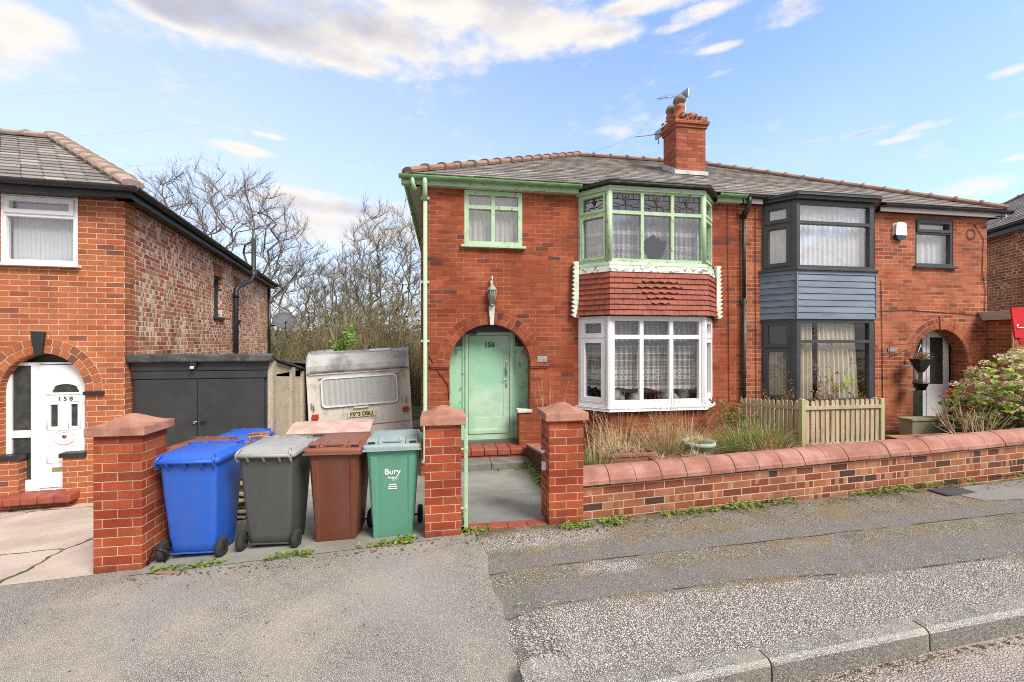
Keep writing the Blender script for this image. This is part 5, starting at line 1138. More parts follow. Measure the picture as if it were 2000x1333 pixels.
def f_pave(n, g):
    x, y, z = sep(n, g); wob = n.m('MULTIPLY', n.m('SUBTRACT', n.noise(g, 1.6, 4), .5), .28); wb2 = n.m('MULTIPLY', n.m('SUBTRACT', n.noise(g, 6, 5), .5), .10)
    yy = n.m('ADD', n.m('ADD', y, wob), wb2); ys = n.m('ADD', y, n.m('MULTIPLY', n.m('SUBTRACT', n.noise(g, 3, 4), .5), .035))
    gc, gh = chipfield(n, g, 70, (.40,.355,.32), (.80,.735,.665))
    gc = n.mix(n.m('MULTIPLY', n.ss(n.noise(g, 3.5, 6, .65), .42, .66), .55), gc, (.36,.32,.275))
    fc, fh = chipfield(n, g, 95, (.29,.255,.20), (.64,.575,.475))
    brown = n.mix(n.ss(n.noise(g, 3.2, 7, .65), .45, .62), fc, (.32,.25,.15))
    brown = n.mix(n.m('MULTIPLY', n.ss(n.noise(n.vm('ADD', g, (5, 2, 0)), 2.2, 6, .6), .54, .64), .75), brown, (.33,.315,.28))
    brown = n.mix(n.m('MULTIPLY', n.ss(n.noise(n.vm('ADD', g, (1, 8, 0)), 1.7, 5, .6), .50, .66), .6), brown, (.20,.18,.145))
    brown = n.mix(n.m('MULTIPLY', n.ss(n.noise(n.vm('ADD', g, (9, 4, 0)), 14, 3), .66, .72), .6), brown, (.42,.39,.35))
    peb = n.m('MULTIPLY', n.m('MULTIPLY', n.ss(yy, 3.66, 3.80), n.ss(yy, 4.08, 3.98)), n.ss(n.m('ADD', x, wob), 1.75, 1.35))
    peb2 = n.m('MULTIPLY', n.m('MULTIPLY', n.ss(yy, 3.18, 3.26), n.ss(yy, 3.42, 3.36)), n.m('MULTIPLY', n.ss(x, 1.0, 1.15), n.ss(x, 1.75, 1.5)))
    c = n.mix(n.m('MAXIMUM', peb, peb2), brown, gc)
    moss = n.m('MULTIPLY', n.ss(yy, 3.92, 4.12), n.ss(n.noise(g, 5, 6), .45, .55)); c = n.mix(n.m('MULTIPLY', moss, .7), c, (.11,.12,.04))
    # kerb side zone of bared white chippings
    edge = n.m('ADD', 2.90, n.m('MULTIPLY', n.ss(x, 2.2, 3.6), -.12)); kz = n.ss(n.m('SUBTRACT', edge, ys), -.01, .03)
    big = n.ss(n.m('SUBTRACT', yy, edge), .02, -.16); gk = n.mix(n.ss(n.m('ADD', big, n.m('MULTIPLY', n.noise(g, 8, 4), .4)), .3, .6), brown, gc)
    c = n.mix(kz, c, gk)
    tc, th = chipfield(n, g, 120, (.25,.235,.215), (.38,.36,.335)); tc = n.mix(n.m('MULTIPLY', n.ss(n.noise(g, 2.5, 5), .45, .7), .4), tc, (.22,.21,.19))
    s1 = n.m('MULTIPLY', n.ss(ys, 3.400, 3.425), n.ss(n.m('ADD', y, n.m('MULTIPLY', wb2, 2.2)), 3.69, 3.58)); s2 = n.m('MULTIPLY', n.ss(n.m('SUBTRACT', ys, edge), -.005, .02), n.ss(n.m('ADD', y, n.m('MULTIPLY', wb2, 2.2)), 3.25, 3.10))
    strip = n.m('MAXIMUM', s1, s2); c = n.mix(n.m('MULTIPLY', strip, .92), c, tc)
    crack = n.m('MAXIMUM', n.ss(n.m('ABSOLUTE', n.m('SUBTRACT', ys, 3.405)), .012, .003), n.ss(n.m('ABSOLUTE', n.m('SUBTRACT', ys, edge)), .012, .003))
    c = n.mix(n.m('MULTIPLY', crack, n.m('MULTIPLY', n.ss(n.noise(g, 4, 4), .42, .55), .85)), c, (.02,.018,.015))
    h = n.m('ADD', n.m('MULTIPLY', gh, n.m('SUBTRACT', 1, n.m('MULTIPLY', strip, .6))), n.m('MULTIPLY', n.noise(g, 40, 5), .4))
    return c, h
def f_asph(lo, hi, tint, sc=105, t2=None, fleck=.6):
    def f(n, g):
        c, h = chipfield(n, g, sc, lo, hi); c = n.mix(n.m('MULTIPLY', n.ss(n.noise(g, 1.1, 6, .6), .40, .66), .65), c, tint)
        c = n.mix(.5, c, n.ramp(n.noise(g, 160, 4, .75), [(.3, .6), (.7, 1.35)]), 'MULTIPLY')
        c = n.mix(n.m('MULTIPLY', n.ss(n.noise(n.vm('ADD', g, (4, 4, 0)), 38, 2, .5), .70, .74), fleck), c, (.45,.43,.40))
        if t2: c = n.mix(n.m('MULTIPLY', n.ss(n.noise(n.vm('ADD', g, (8, 3, 0)), .55, 4), .45, .6), .5), c, t2)
        return c, n.m('ADD', h, n.m('MULTIPLY', n.noise(g, 70, 5, .7), .8))
    return f
def f_conc(base, dark, cracks=True):
    def f(n, g):
        c = n.mix(n.ss(n.noise(g, 1.3, 7, .65), .35, .65), base, dark); c = n.mix(.55, c, n.ramp(n.noise(g, 130, 4, .7), [(.3, .55), (.7, 1.25)]), 'MULTIPLY')
        if cracks:
            w_ = n.vm('ADD', g, n.vm('MULTIPLY', n.noise(g, 3, 4, out=1), (.25, .25, 0))); e = n.n('ShaderNodeTexVoronoi', feature='DISTANCE_TO_EDGE'); n.put(e.inputs['Vector'], w_); e.inputs['Scale'].default_value = .55
            c = n.mix(n.ss(e.outputs['Distance'], .012, .004), c, (.09,.10,.035))
        return c, n.noise(g, 110, 5, .7)
    return f
G = {}
G['pave'] = groundmat('worn pavement of chippings and tarmac strips', f_pave, bdist=.009)
G['asph'] = groundmat('grey beige tarmac crossing', f_asph((.41,.38,.34), (.54,.505,.455), (.56,.49,.405), 125, (.41,.385,.36), .3), bdist=.004)
G['road'] = groundmat('pinkish grey road', f_asph((.45,.39,.35), (.52,.46,.42), (.50,.44,.395), 60, None, .1), bdist=.006)
G['c158'] = groundmat('pale exposed concrete drive', f_conc((.66,.54,.46), (.48,.41,.345)), bdist=.005)
G['c156'] = groundmat('grey green concrete drive', f_conc((.32,.32,.27), (.22,.225,.185), False), bdist=.004)
G['path'] = groundmat('dark smooth concrete path', f_conc((.31,.315,.29), (.215,.22,.20), False), bdist=.003)
def f_soil(n, g):
    c = n.mix(n.ss(n.noise(g, 4, 7, .65), .4, .62), (.05,.038,.025), (.085,.075,.035)); return c, n.noise(g, 20, 6)
G['soil'] = groundmat('dark garden soil', f_soil, bdist=.03)
def f_wild(n, g):
    c = n.mix(n.ss(n.noise(g, .6, 7, .65), .4, .62), (.065,.052,.028), (.10,.10,.04)); return c, n.noise(g, 3, 6)
G['wild'] = groundmat('leaf littered bank', f_wild, bdist=.2)
grid('ground', G['wild'], sorted(set(rng(-60, -8, 4)+rng(-8, 14, .5)+rng(14, 70, 4))), sorted(set([-30, -20, -12, -6, -2, 0, 1.5]+rng(2, 10, .4)+rng(10, 26, 2)+rng(26, 110, 7))), lambda x, y: groundz(x, y)-.30 if y < 4.6 else groundz(x, y)-.04)
grid('road', G['road'], rng(-30, 34, 1), [-20, -12, -8, -5, -3, -2, -1, 0, .6, 1.2, 1.7, 2.1, KY+.03], roadz)
EDGE = lambda y: tab(y, [(2.2, .50), (2.5, .46), (2.9, .415), (3.5, .37), (4.14, .32)])
def asphz(x, y): return crossdip(x, y) if y > 2.2 else roadz(x, y)+.004
ya = rng(2.10, 4.15, .12)
b = MB()
for tgt, mat, nm, xf in (('l', G['asph'], 'crossover', None),):
    ids = []
    for y in ya:
        e = EDGE(y) + .02*math.sin(y*9)+.012*math.sin(y*23); xs = [e + (-9.5-e)*(i/40) for i in range(41)]; ids.append([b.vert((x, y, crossdip(x, y)+.010)) for x in xs])
    for j in range(len(ya)-1):
        for i in range(40): b.face((ids[j][i+1], ids[j][i], ids[j+1][i], ids[j+1][i+1]), smooth=True)
    struct(b.build('crossover', mat))
b = MB(); ids = []
tt = lambda x: (lambda q: q*q*(3-2*q))(min(1, max(0, (x-.40)/.34)))
for y in rng(KY+.06, 4.16, .1):
    xs = rng(.30, .9, .06)+rng(1.1, 16, .25); ids.append([b.vert((x, y+.036*max(0, x-.9)*(4.16-y)/2.0, lerp(crossdip(x, y), gz(x, y), tt(x))+.005)) for x in xs])
for j in range(len(ids)-1):
    for i in range(len(ids[0])-1): b.face((ids[j][i], ids[j][i+1], ids[j+1][i+1], ids[j+1][i]), smooth=True)
struct(b.build('pavement', G['pave']))
grid('driveway', G['c158'], rng(-9.5, -2.66, .4), rng(4.15, 12, .4), gp, .012)
dr2 = grid('driveway', G['c156'], rng(-2.64, -.02, .3), rng(4.05, 14, .3), lambda x, y: gp(x, max(y, 4.15)), .016)
grid('path', G['path'], rng(.17, 1.42, .25), rng(4.30, 6.95, .3), gp, .010)
grid('garden_soil', G['soil'], rng(1.44, 16, .4), rng(4.3, 9, .4), lambda x, y: gp(x, y)+.03*math.sin(x*3+y*5), .03)
b = MB()
for i in range(4): b.box(.24+i*.2, .24+i*.2+.196, 4.16, 4.29, -2.0, gp(.6, 4.2)+.022)
struct(b.build('threshold_tiles', M['redtile'], bev=.004))
# patches let into the pavement
b = MB(); pts = [(5.66, 4.06), (5.75, 3.70), (6.6, 3.62), (8.4, 3.66), (8.4, 4.08), (6.9, 4.12)]; b.poly([(x, y, gz(x, y)+.010) for x, y in pts]); struct(b.build('concrete_patch', noisy('smooth concrete patch', (.24,.23,.21), (.20,.19,.175), 2, .9, .002, 80, .3, (.14,.13,.12), 3)))
mc = thing('water_cover', (5.75, 4.0, gz(5.75, 4.0)+.012), 'small dark square metal cover in the pavement beside the concrete patch', 'cover', R(3)); b = MB(); b.box(-.22, .22, -.10, .10, 0, .006); b.build('frame', M['metalgrey'] if 0 else noisy('dark iron', (.06,.06,.065), (.09,.09,.095), 30, .6, .002, 60), mc); b = MB(); b.box(-.20, .20, -.085, .085, .006, .009); b.build('lid', noisy('dark iron lid', (.05,.055,.065), (.08,.08,.09), 60, .5, .002, 90), mc)
# ---------------------------------------------------------------- kerb stones
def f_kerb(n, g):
    c, h = chipfield(n, g, 150, (.34,.32,.29), (.84,.80,.73)); c = n.mix(n.ss(n.noise(n.vm('ADD', g, (6, 1, 0)), 120, 3, .7), .58, .64), c, (.05,.045,.04)); c = n.mix(n.m('MULTIPLY', n.ss(n.noise(g, 3, 7, .65), .42, .66), .75), c, (.46,.44,.37)); c = n.mix(n.m('MULTIPLY', n.ss(n.noise(n.vm('ADD', g, (2, 5, 0)), 9, 6, .7), .56, .68), .5), c, (.10,.095,.085)); nz = kerbnorm(n); sp = n.ss(n.noise(n.vm('ADD', g, (3, 3, 1)), 70, 4, .75), .50, .60); face = n.ss(nz, .35, .2); arr = n.m('MULTIPLY', n.ss(nz, .45, .6), n.ss(nz, .97, .9)); c = n.mix(n.m('MULTIPLY', face, n.m('ADD', .35, n.m('MULTIPLY', sp, .5))), c, (.17,.155,.13)); c = n.mix(n.m('MULTIPLY', arr, .22), c, (.80,.78,.72)); return c, n.m('ADD', h, n.noise(g, 60, 5))  # shading put into the colour: pitted face darkened, worn arris lightened by surface normal
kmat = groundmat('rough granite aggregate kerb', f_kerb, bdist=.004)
ktop = lambda x: gz(x, 2.3)+.012
def kerb(x0, x1, label, y0=KY, y1=KY, pts=None):
    y0, y1 = KY-.05+.036*(x0-.9), KY-.05+.036*(x1-.9)
    t = thing('kerb_stone', ((x0+x1)/2, (y0+y1)/2, ktop((x0+x1)/2)-.13), label, 'kerb stone', math.atan2(y1-y0, x1-x0), 'kerb stones along the road edge')
    L_ = (x1-x0)-.008; b = MB(); pr = [(-.0, -.12), (.008, .105), (.016, .118), (.034, .13), (.135, .13), (.135, -.12)]
    n = 10; rings = []
    for i in range(n+1):
        u = -L_/2+L_*i/n; ch = .006 if i in (0, n) else 0; rings.append([(u, p[0]+random.uniform(-.0015, .0015)+(ch if p[0] < .06 else 0), p[1]+.025*u+random.uniform(-.0015, .0015)-(ch if p[1] > .1 else 0)) for p in pr])
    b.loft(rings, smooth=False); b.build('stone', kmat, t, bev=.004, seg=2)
    return t
kx = [.76, 1.845, 2.98, 4.0, 5.0, 6.0, 7.0, 8.0, 9.0]
kl = ['kerb stone second from the dropped end, nearest the camera', 'kerb stone third from the dropped end, with a stained right joint', 'kerb stone fourth from the dropped end, at the right edge of the photo'] + ['kerb stone further along the road to the right']*5
for i in range(8): kerb(kx[i], kx[i+1], kl[i])
t = thing('kerb_stone', (.6, KY-.03, ktop(.6)-.13), 'short curved end kerb block beside the dropped tarmac crossing', 'kerb stone', 0, 'kerb stones along the road edge')
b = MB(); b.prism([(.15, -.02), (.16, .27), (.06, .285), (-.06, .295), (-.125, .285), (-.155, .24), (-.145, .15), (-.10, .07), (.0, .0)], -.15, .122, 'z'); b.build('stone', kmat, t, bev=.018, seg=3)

# ================================================================ plants
def leafmat(name, c1, c2, c3=None, rough=.6, sc=9):
    m, n = newmat(name); ob = n.n('ShaderNodeTexCoord').outputs['Object']; c = n.mix(n.ss(n.noise(ob, sc, 3), .4, .6), c1, c2)
    if c3: c = n.mix(n.ss(n.noise(n.vm('ADD', ob, (3, 3, 3)), sc*2.2, 2), .56, .62), c, c3)
    a = n.bsdf(c, rough, spec=.2); t = n.n('ShaderNodeBsdfTranslucent'); n.put(t.inputs[0], c); x = n.n('ShaderNodeMixShader'); x.inputs[0].default_value = .25; n.t.links.new(a, x.inputs[1]); n.t.links.new(t.outputs[0], x.inputs[2]); n.out(x.outputs[0]); return m
L = dict(straw=leafmat('dry straw blades', (.52,.40,.22), (.66,.55,.34), (.38,.24,.12)), green=leafmat('green grass blades', (.14,.22,.04), (.28,.36,.08), (.30,.28,.10)), rust=leafmat('russet dead fronds', (.30,.14,.06), (.44,.26,.14), (.20,.09,.04)),
    weed=leafmat('weed leaves', (.12,.20,.03), (.22,.30,.06), (.34,.30,.10)), litter=leafmat('dead leaves', (.22,.12,.06), (.34,.24,.14), (.13,.08,.05)), hyd=leafmat('fresh hydrangea leaves', (.32,.50,.07), (.48,.64,.16), (.58,.66,.26), sc=5), bloom=leafmat('dried flower heads', (.74,.60,.48), (.82,.72,.60), (.62,.32,.22), sc=14), pink=leafmat('pinkish dried petals', (.58,.16,.12), (.60,.32,.24), (.42,.08,.08), sc=14),
    ivy=leafmat('ivy leaves', (.09,.20,.03), (.20,.34,.07), (.28,.40,.10), sc=2), rose=leafmat('browned rose leaves', (.22,.13,.04), (.32,.24,.08), (.14,.07,.03), sc=12), bigleaf=leafmat('broad lime leaf', (.30,.40,.06), (.38,.46,.10), (.24,.30,.08), sc=3), dark=leafmat('dark green blades', (.05,.11,.02), (.09,.16,.03), (.14,.18,.05)))
twig = noisy('pale bare stems', (.40,.28,.18), (.52,.40,.28), 12, .85); twigdk = noisy('brown bare stems', (.20,.12,.07), (.28,.18,.10), 12, .85)
def blade(b, base, d, L_, w_, bend, n=4):
    p = Vector(base); d = Vector(d).normalized(); s_ = d.cross(Vector((0, 0, 1))); s_ = s_.normalized() if s_.length > .05 else Vector((1, 0, 0)); s_ = (s_ + Vector((random.uniform(-.5,.5), random.uniform(-.5,.5), 0))).normalized(); prev = None
    for i in range(n+1):
        t = i/n; ww = w_*(1-t**1.5)*.5+.0008; a, c = b.vert(p+s_*ww), b.vert(p-s_*ww)
        if prev: b.face((prev[0], prev[1], c, a), smooth=True)
        prev = (a, c); p = p + d*(L_/n); d = (d + Vector((d.x*.2, d.y*.2, -bend/n*1.2))).normalized()
def tuft(b, cx, cy, z, n, L_, spread, w_, bend, r=.1, lean=(0, 0), seed=0):
    for _ in range(n):
        a = random.uniform(0, 6.283); q = random.random()**.6*r; s_ = random.uniform(.1, 1)*spread
        blade(b, (cx+q*math.cos(a), cy+q*math.sin(a), z), (math.cos(a)*s_+lean[0], math.sin(a)*s_+lean[1], 1), L_*random.uniform(.5, 1.1), w_*random.uniform(.6, 1.3), bend*random.uniform(.3, 1.5))
def leaf(b, c, s_, nrm, rot, fold=.25, asp=.55):
    nrm = Vector(nrm).normalized(); u = nrm.orthogonal().normalized(); v = nrm.cross(u); d = u*math.cos(rot)+v*math.sin(rot); e = nrm.cross(d); c = Vector(c)
    p = [c-d*s_*.5, c-d*s_*.1+e*s_*asp*.5+nrm*s_*fold*.3, c+d*s_*.28+e*s_*asp*.38+nrm*s_*fold*.25, c+d*s_*.55-nrm*s_*fold*.3, c+d*s_*.28-e*s_*asp*.38+nrm*s_*fold*.25, c-d*s_*.1-e*s_*asp*.5+nrm*s_*fold*.3]
    i = [b.vert(q) for q in p]; b.face((i[0], i[1], i[2], i[3]), smooth=True); b.face((i[0], i[3], i[4], i[5]), smooth=True)
def rv(): 
    while True:
        v = Vector((random.uniform(-1,1), random.uniform(-1,1), random.uniform(-1,1)))
        if .05 < v.length < 1: return v
random.seed(21)
# grasses and pots of the left garden: each clump is a plant of its own
def clump(name, x, y, label, specs, group=None):
    z = gp(x, y)+.03; t = thing(name, (x, y, z), label, 'ornamental grass' if 'grass' in name else 'plant', 0, group)
    for nm, mat, n, L_, sp_, w_, bend, r, lean in specs:
        b = MB(); tuft(b, 0, 0, 0, int(n*1.35), L_, sp_, w_, bend, r*1.25, lean); b.build(nm, L[mat], t)
    return t
GG = 'clumps of grass in the overgrown garden'
clump('grass_clump', 1.86, 5.0, 'dark green grass clump with tall straw stalks, just right of the gate pillar', [('green_blades', 'dark', 240, .42, .5, .008, .6, .10, (0, 0)), ('green_blades', 'green', 248, .5, .6, .007, .7, .12, (0, 0)), ('dry_stalks', 'straw', 34, 1.0, .28, .006, .25, .12, (.0, 0))], GG)
clump('grass_clump', 2.35, 5.5, 'straw grass clump with long upright stalks under the left of the bay', [('dry_blades', 'straw', 260, .62, .7, .007, .8, .15, (0, 0)), ('dry_stalks', 'straw', 26, 1.1, .35, .006, .2, .12, (0, 0)), ('green_blades', 'green', 184, .4, .5, .007, .7, .12, (0, 0))], GG)
clump('grass_clump', 3.05, 5.45, 'tall reddish straw grass clump before the middle of the white bay', [('dry_blades', 'straw', 280, .75, .5, .007, .5, .14, (0, 0)), ('russet_stems', 'rust', 50, 1.15, .22, .007, .15, .10, (0, 0)), ('green_blades', 'green', 184, .45, .5, .007, .7, .12, (0, 0))], GG)
clump('grass_clump', 3.6, 5.75, 'loose straw grass clump arching beside the green tub', [('dry_blades', 'straw', 200, .7, .9, .006, .9, .12, (0, 0)), ('russet_stems', 'rust', 24, .9, .5, .006, .5, .10, (0, 0))], GG)
clump('grass_clump', 2.5, 5.05, 'low pale matted grass clump right behind the coping', [('dry_blades', 'straw', 460, .34, 1.3, .006, 1.6, .30, (0, 0))], GG)
clump('grass_clump', 3.25, 5.1, 'flattened pale straw mat behind the coping below the white bay', [('dry_blades', 'straw', 420, .30, 1.5, .006, 1.7, .30, (0, 0)), ('green_blades', 'green', 136, .3, .8, .006, .9, .2, (0, 0))], GG)
clump('grass_clump', 4.45, 5.75, 'fresh green grass clump right of the green tub', [('green_blades', 'green', 552, .55, .7, .008, .8, .22, (0, 0)), ('dry_blades', 'straw', 60, .7, .6, .006, .5, .18, (0, 0))], GG)
clump('grass_clump', 4.95, 5.9, 'arching green and straw grass clump near the black drainpipe', [('green_blades', 'green', 392, .6, .8, .008, .9, .18, (0, 0)), ('dry_blades', 'straw', 120, .7, .9, .006, .9, .16, (0, 0))], GG)
clump('grass_clump', 4.6, 5.2, 'collapsed russet clump of dead fronds against the left end of the picket fence', [('dead_fronds', 'rust', 420, .55, 1.0, .011, 1.5, .26, (.3, 0)), ('dry_blades', 'straw', 160, .55, 1.1, .008, 1.4, .26, (.3, 0))], GG)
clump('grass_clump', 3.9, 6.3, 'tangled brown and green stems against the brick below the right of the white bay', [('russet_stems', 'rust', 60, .8, .7, .007, .6, .3, (0, 0)), ('dry_blades', 'straw', 120, .7, .8, .006, .8, .3, (0, 0)), ('green_blades', 'green', 232, .4, .7, .007, .9, .3, (0, 0))], GG)
clump('grass_clump', 2.75, 6.2, 'tangled straw and brown stems against the brick below the left of the white bay', [('russet_stems', 'rust', 50, .75, .6, .007, .5, .3, (0, 0)), ('dry_blades', 'straw', 140, .75, .7, .006, .7, .3, (0, 0)), ('green_blades', 'dark', 90, .4, .7, .007, .9, .3, (0, 0))], GG)
clump('grass_clump', 5.9, 5.55, 'small russet dead fronds in front of the picket fence', [('dead_fronds', 'rust', 160, .34, 1.0, .012, 1.3, .30, (0, 0))], GG)
clump('grass_clump', 1.72, 6.6, 'thin dry stalks growing up the brick between the arch and the white bay', [('dry_stalks', 'straw', 14, 1.25, .3, .006, .35, .12, (0, 0))], GG)
def planter(x, y, w_, d_, h_, mat, label, name='planter', round_=False):
    z = gp(x, y)+.02; t = thing(name, (x, y, z), label, 'plant pot'); b = MB()
    if round_: b.lathe([(w_*.72, 0), (w_*.95, h_*.88), (w_*1.04, h_*.9), (w_*1.04, h_), (w_*.95, h_), (w_*.9, h_*.8)], (0,0,0), 24)
    else:
        b.plate(rect(-w_, w_, -d_, d_), [rect(-w_+.025, w_-.025, -d_+.025, d_-.025)], 0, h_); b.v = [(v[0], v[2], v[1]) for v in b.v]; b.box(-w_-.01, w_+.01, -d_-.012, -d_, h_-.04, h_)
    b.build('pot', mat, t, bev=0 if round_ else .006); b = MB()
    if round_: b.lathe([(w_*.9, h_*.85), (.01, h_*.9)], (0,0,0), 20)
    else: b.box(-w_+.02, w_-.02, -d_+.02, d_-.02, .02, h_-.04)
    b.build('soil', G['soil'], t); b = MB(); [tuft(b, random.uniform(-w_, w_)*.8, random.uniform(-d_, d_)*.6, h_-.04, 50, .2, 1.4, .005, 1.6, .08) for _ in range(5)]; b.build('dry_grass', L['straw'], t); return t
terr = noisy('terracotta trough', (.30,.12,.075), (.22,.10,.07), 6, .85, .002, 40, .4, (.25,.22,.18), 4)
planter(2.32, 5.22, .38, .14, .40, terr, 'long terracotta trough full of dry grass behind the coping, left of the white bay centre'); planter(2.95, 4.85, .42, .13, .36, terr, 'long low terracotta trough of flattened straw, close behind the coping')
planter(3.38, 5.22, .20, .20, .47, noisy('pale green tub', (.30,.42,.34), (.40,.48,.42), 6, .6, .001, 40, .4, (.5,.5,.45), 6), 'round pale green plastic tub with a worn white rim in the left garden', 'planter', True)
# shrubs made of real stems
def stems(b, base, d, L_, r, depth, tips, spread=.5, kids=3, up=.1, seg=4, sides=5, wig=.18):
    p = Vector(base); d = Vector(d).normalized(); pts = [p.copy()]; rs = [r]
    for i in range(seg):
        d = (d + rv()*wig + Vector((0, 0, up))).normalized(); p = p + d*L_/seg; pts.append(p.copy()); rs.append(r*(1-.45*(i+1)/seg))
    b.tube(pts, rs, sides, cap=False)
    if depth == 0: tips.append((p, d)); return
    for k in range(kids):
        q = pts[random.randint(max(1, seg-2), seg)]; nd = (d + rv()*spread*1.4).normalized(); stems(b, q, nd, L_*random.uniform(.55, .85), rs[-1]*.8, depth-1, tips, spread, kids, up, seg, max(3, sides-1), wig)
def shrub(name, x, y, label, cat, nst, L_, r, depth, kids, spread, lean, stemmat, leaves, zoff=0.03, up=.1):
    z = gp(x, y)+zoff; t = thing(name, (x, y, z), label, cat); b = MB(); tips = []
    for i in range(nst):
        a = i/nst*6.283+random.uniform(-.3, .3); stems(b, (math.cos(a)*.05, math.sin(a)*.05, 0), (math.cos(a)*lean, math.sin(a)*lean, 1), L_*random.uniform(.7, 1.1), r, depth, tips, spread, kids, up)
    b.build('stems', stemmat, t)
    for nm, mat, n, size, scat in leaves:
        b = MB()
        for p, d in tips:
            for _ in range(n): leaf(b, p+rv()*scat-d*random.uniform(0, .12), size*random.uniform(.6, 1.3), rv(), random.uniform(0, 6.28))
        b.build(nm, L[mat], t)
    return t, tips
shrub('rose_bush', 6.55, 6.35, 'straggly rose bush with browned leaves climbing before the dark grey bay window', 'rose bush', 6, .62, .010, 2, 3, .55, .45, twigdk, [('leaves', 'rose', 4, .045, .05)], up=.12)
shrub('rose_bush', 6.0, 6.9, 'brown leaved rose bush at the left post of the dark grey lower bay', 'rose bush', 5, .5, .009, 2, 3, .5, .3, twigdk, [('leaves', 'rose', 5, .045, .05)], up=.15)
t, tp = shrub('tall_rose_stem', 6.75, 6.6, 'single tall rose stem with brown leaf clusters reaching the blue boarding', 'rose bush', 1, 1.75, .009, 1, 6, .7, .05, twigdk, [('leaves', 'rose', 8, .045, .07)], up=.06)
t = thing('house_plant', (7.5, 7.12, -1.17), 'broad lime green leaves standing in the lower dark bay window', 'plant'); b = MB(); leaf(b, (.27, 0, .52), .52, (0, -1, .3), .35, .1, .6); leaf(b, (-.20, .02, .50), .38, (.1, -1, .4), 2.9, .1, .6); leaf(b, (.05, 0, .33), .26, (0, -1, .2), 1.3, .1, .7); b.build('leaves', L['bigleaf'], t); b = MB(); b.tube([(0, 0, 0), (.02, 0, .3), (.1, 0, .5)], .01, 5); b.tube([(0, 0, 0), (-.02, 0, .3), (-.1, 0, .48)], .01, 5); b.build('stem', twigdk, t)
shrub('bare_shrub', 8.35, 5.55, 'leafless pale stemmed shrub in front of the white door behind the garden wall', 'shrub', 16, .50, .017, 1, 3, .35, .95, twig, [], up=.12)
shrub('bare_shrub', 2.0, 6.95, 'few dry bent stems against the wall right of the path pier', 'shrub', 3, .7, .006, 1, 2, .5, .4, twig, [], up=.05)
shrub('leafy_shrub', 4.9, 6.7, 'small bushy shrub with green and reddish leaves right of the white bay', 'shrub', 7, .42, .008, 2, 3, .6, .5, twigdk, [('leaves', 'weed', 4, .05, .07), ('red_leaves', 'rust', 2, .045, .07)])
# the big hydrangea
hy = thing('hydrangea_bush', (10.45, 6.0, gp(9.5, 6.0)), 'large fresh green hydrangea bush with dried cream and pink flower heads by the garden wall', 'bush')
b = MB(); lf, bl, pk_ = MB(), MB(), MB(); random.seed(33)
def hyr(a, e):
    return 1 + .13*math.sin(a*3+1)*math.cos(e*4) + .09*math.sin(a*7+e*9)
for i in range(380):
    a = random.uniform(0, 6.283); e = math.acos(random.uniform(.0, 1)); rr_ = random.uniform(.35, 1)**.5*hyr(a, e); tip = Vector((1.32*rr_*math.sin(e)*math.cos(a), 1.0*rr_*math.sin(e)*math.sin(a), .25+1.48*rr_*math.cos(e)))
    base = Vector((tip.x*.25, tip.y*.25, 0)); mid = base.lerp(tip, .55)+Vector((0, 0, .15)); b.tube([base, mid, tip], [.010, .007, .004], 4, cap=False)
    m_ = random.random()
    for _ in range(9): leaf(lf, tip+rv()*.12-Vector((0, 0, .06)), random.uniform(.05, .10), (tip*.4+rv()+Vector((0, -.2, .7))), random.uniform(0, 6.28), .3, .7)
    if m_ < .80:
        tg = bl if m_ < .56 else pk_; c = tip+rv()*.05+Vector((0, 0, .03))
        for _ in range(34): 
            q = rv().normalized(); leaf(tg, c+Vector((q.x*.075, q.y*.075, q.z*.045)), .034, q+rv()*.4, random.uniform(0, 6.28), .2, .9)
b.build('stems', twig, hy); lf.build('leaves', L['hyd'], hy); bl.build('flower_heads', L['bloom'], hy); pk_.build('pink_flower_heads', L['pink'], hy)
# hanging basket, bracket and drain on the porch of the neighbour
hb = thing('hanging_basket', (9.48, 7.12, -.36), 'black hanging basket with dry trailing plants at the left of the neighbour archway', 'hanging basket')
b = MB(); b.loft([[(x*s_, y*s_, z) for x, y in ((-.2, -.12), (.2, -.12), (.2, .12), (-.2, .12))] for s_, z in ((.25, -.34), (.5, -.26), (.95, -.06), (1.08, 0))], smooth=False); b.build('basket', M['black'], hb, bev=.01)
b = MB(); b.tube([(-.15, 0, 0), (0, 0, .36), (.15, 0, 0)], .006, 5); b.build('chain', M['white'], hb)
b = MB(); [leaf(b, Vector((random.uniform(-.12, .3), random.uniform(-.1, .1), random.uniform(-.06, .16))), .05, rv(), random.uniform(0, 6)) for _ in range(120)]; b.build('foliage', L['rose'], hb)
b = MB(); tuft(b, 0, 0, 0, 60, .25, .9, .006, .9, .12); b.build('dry_stems', L['rust'], hb)
b = MB(); b.tube([(-.62, .26, .36), (-.62, .26, .02), (-.62, .22, .05), (-.0, -.0, .38)], .010, 6); b.tube([(-.62, .22, .34), (-.02, 0, .40)], .008, 5); b.build('bracket', M['black'], hb)
h2b = thing('plant_pot', (9.50, 7.14, -.86), 'small black wall pot hung below the basket beside the neighbour archway', 'plant pot'); b = MB(); b.lathe([(.07, -.13), (.12, 0), (.13, .0), (.13, .02)], sides=16); b.build('pot', M['black'], h2b); b = MB(); tuft(b, 0, 0, 0, 30, .16, .9, .006, .9, .08); b.build('dry_stems', L['rust'], h2b)
b = MB(); b.tube([(-.14, .2, .34), (-.12, .1, .36), (-.05, .05, .33), (-.04, .05, .08)], .03, 8); b.tube([(-.14, .2, -.12), (-.08, .1, -.14), (-.04, .05, -.10)], .03, 8); b.build('white_bracket', M['white'], h2b)
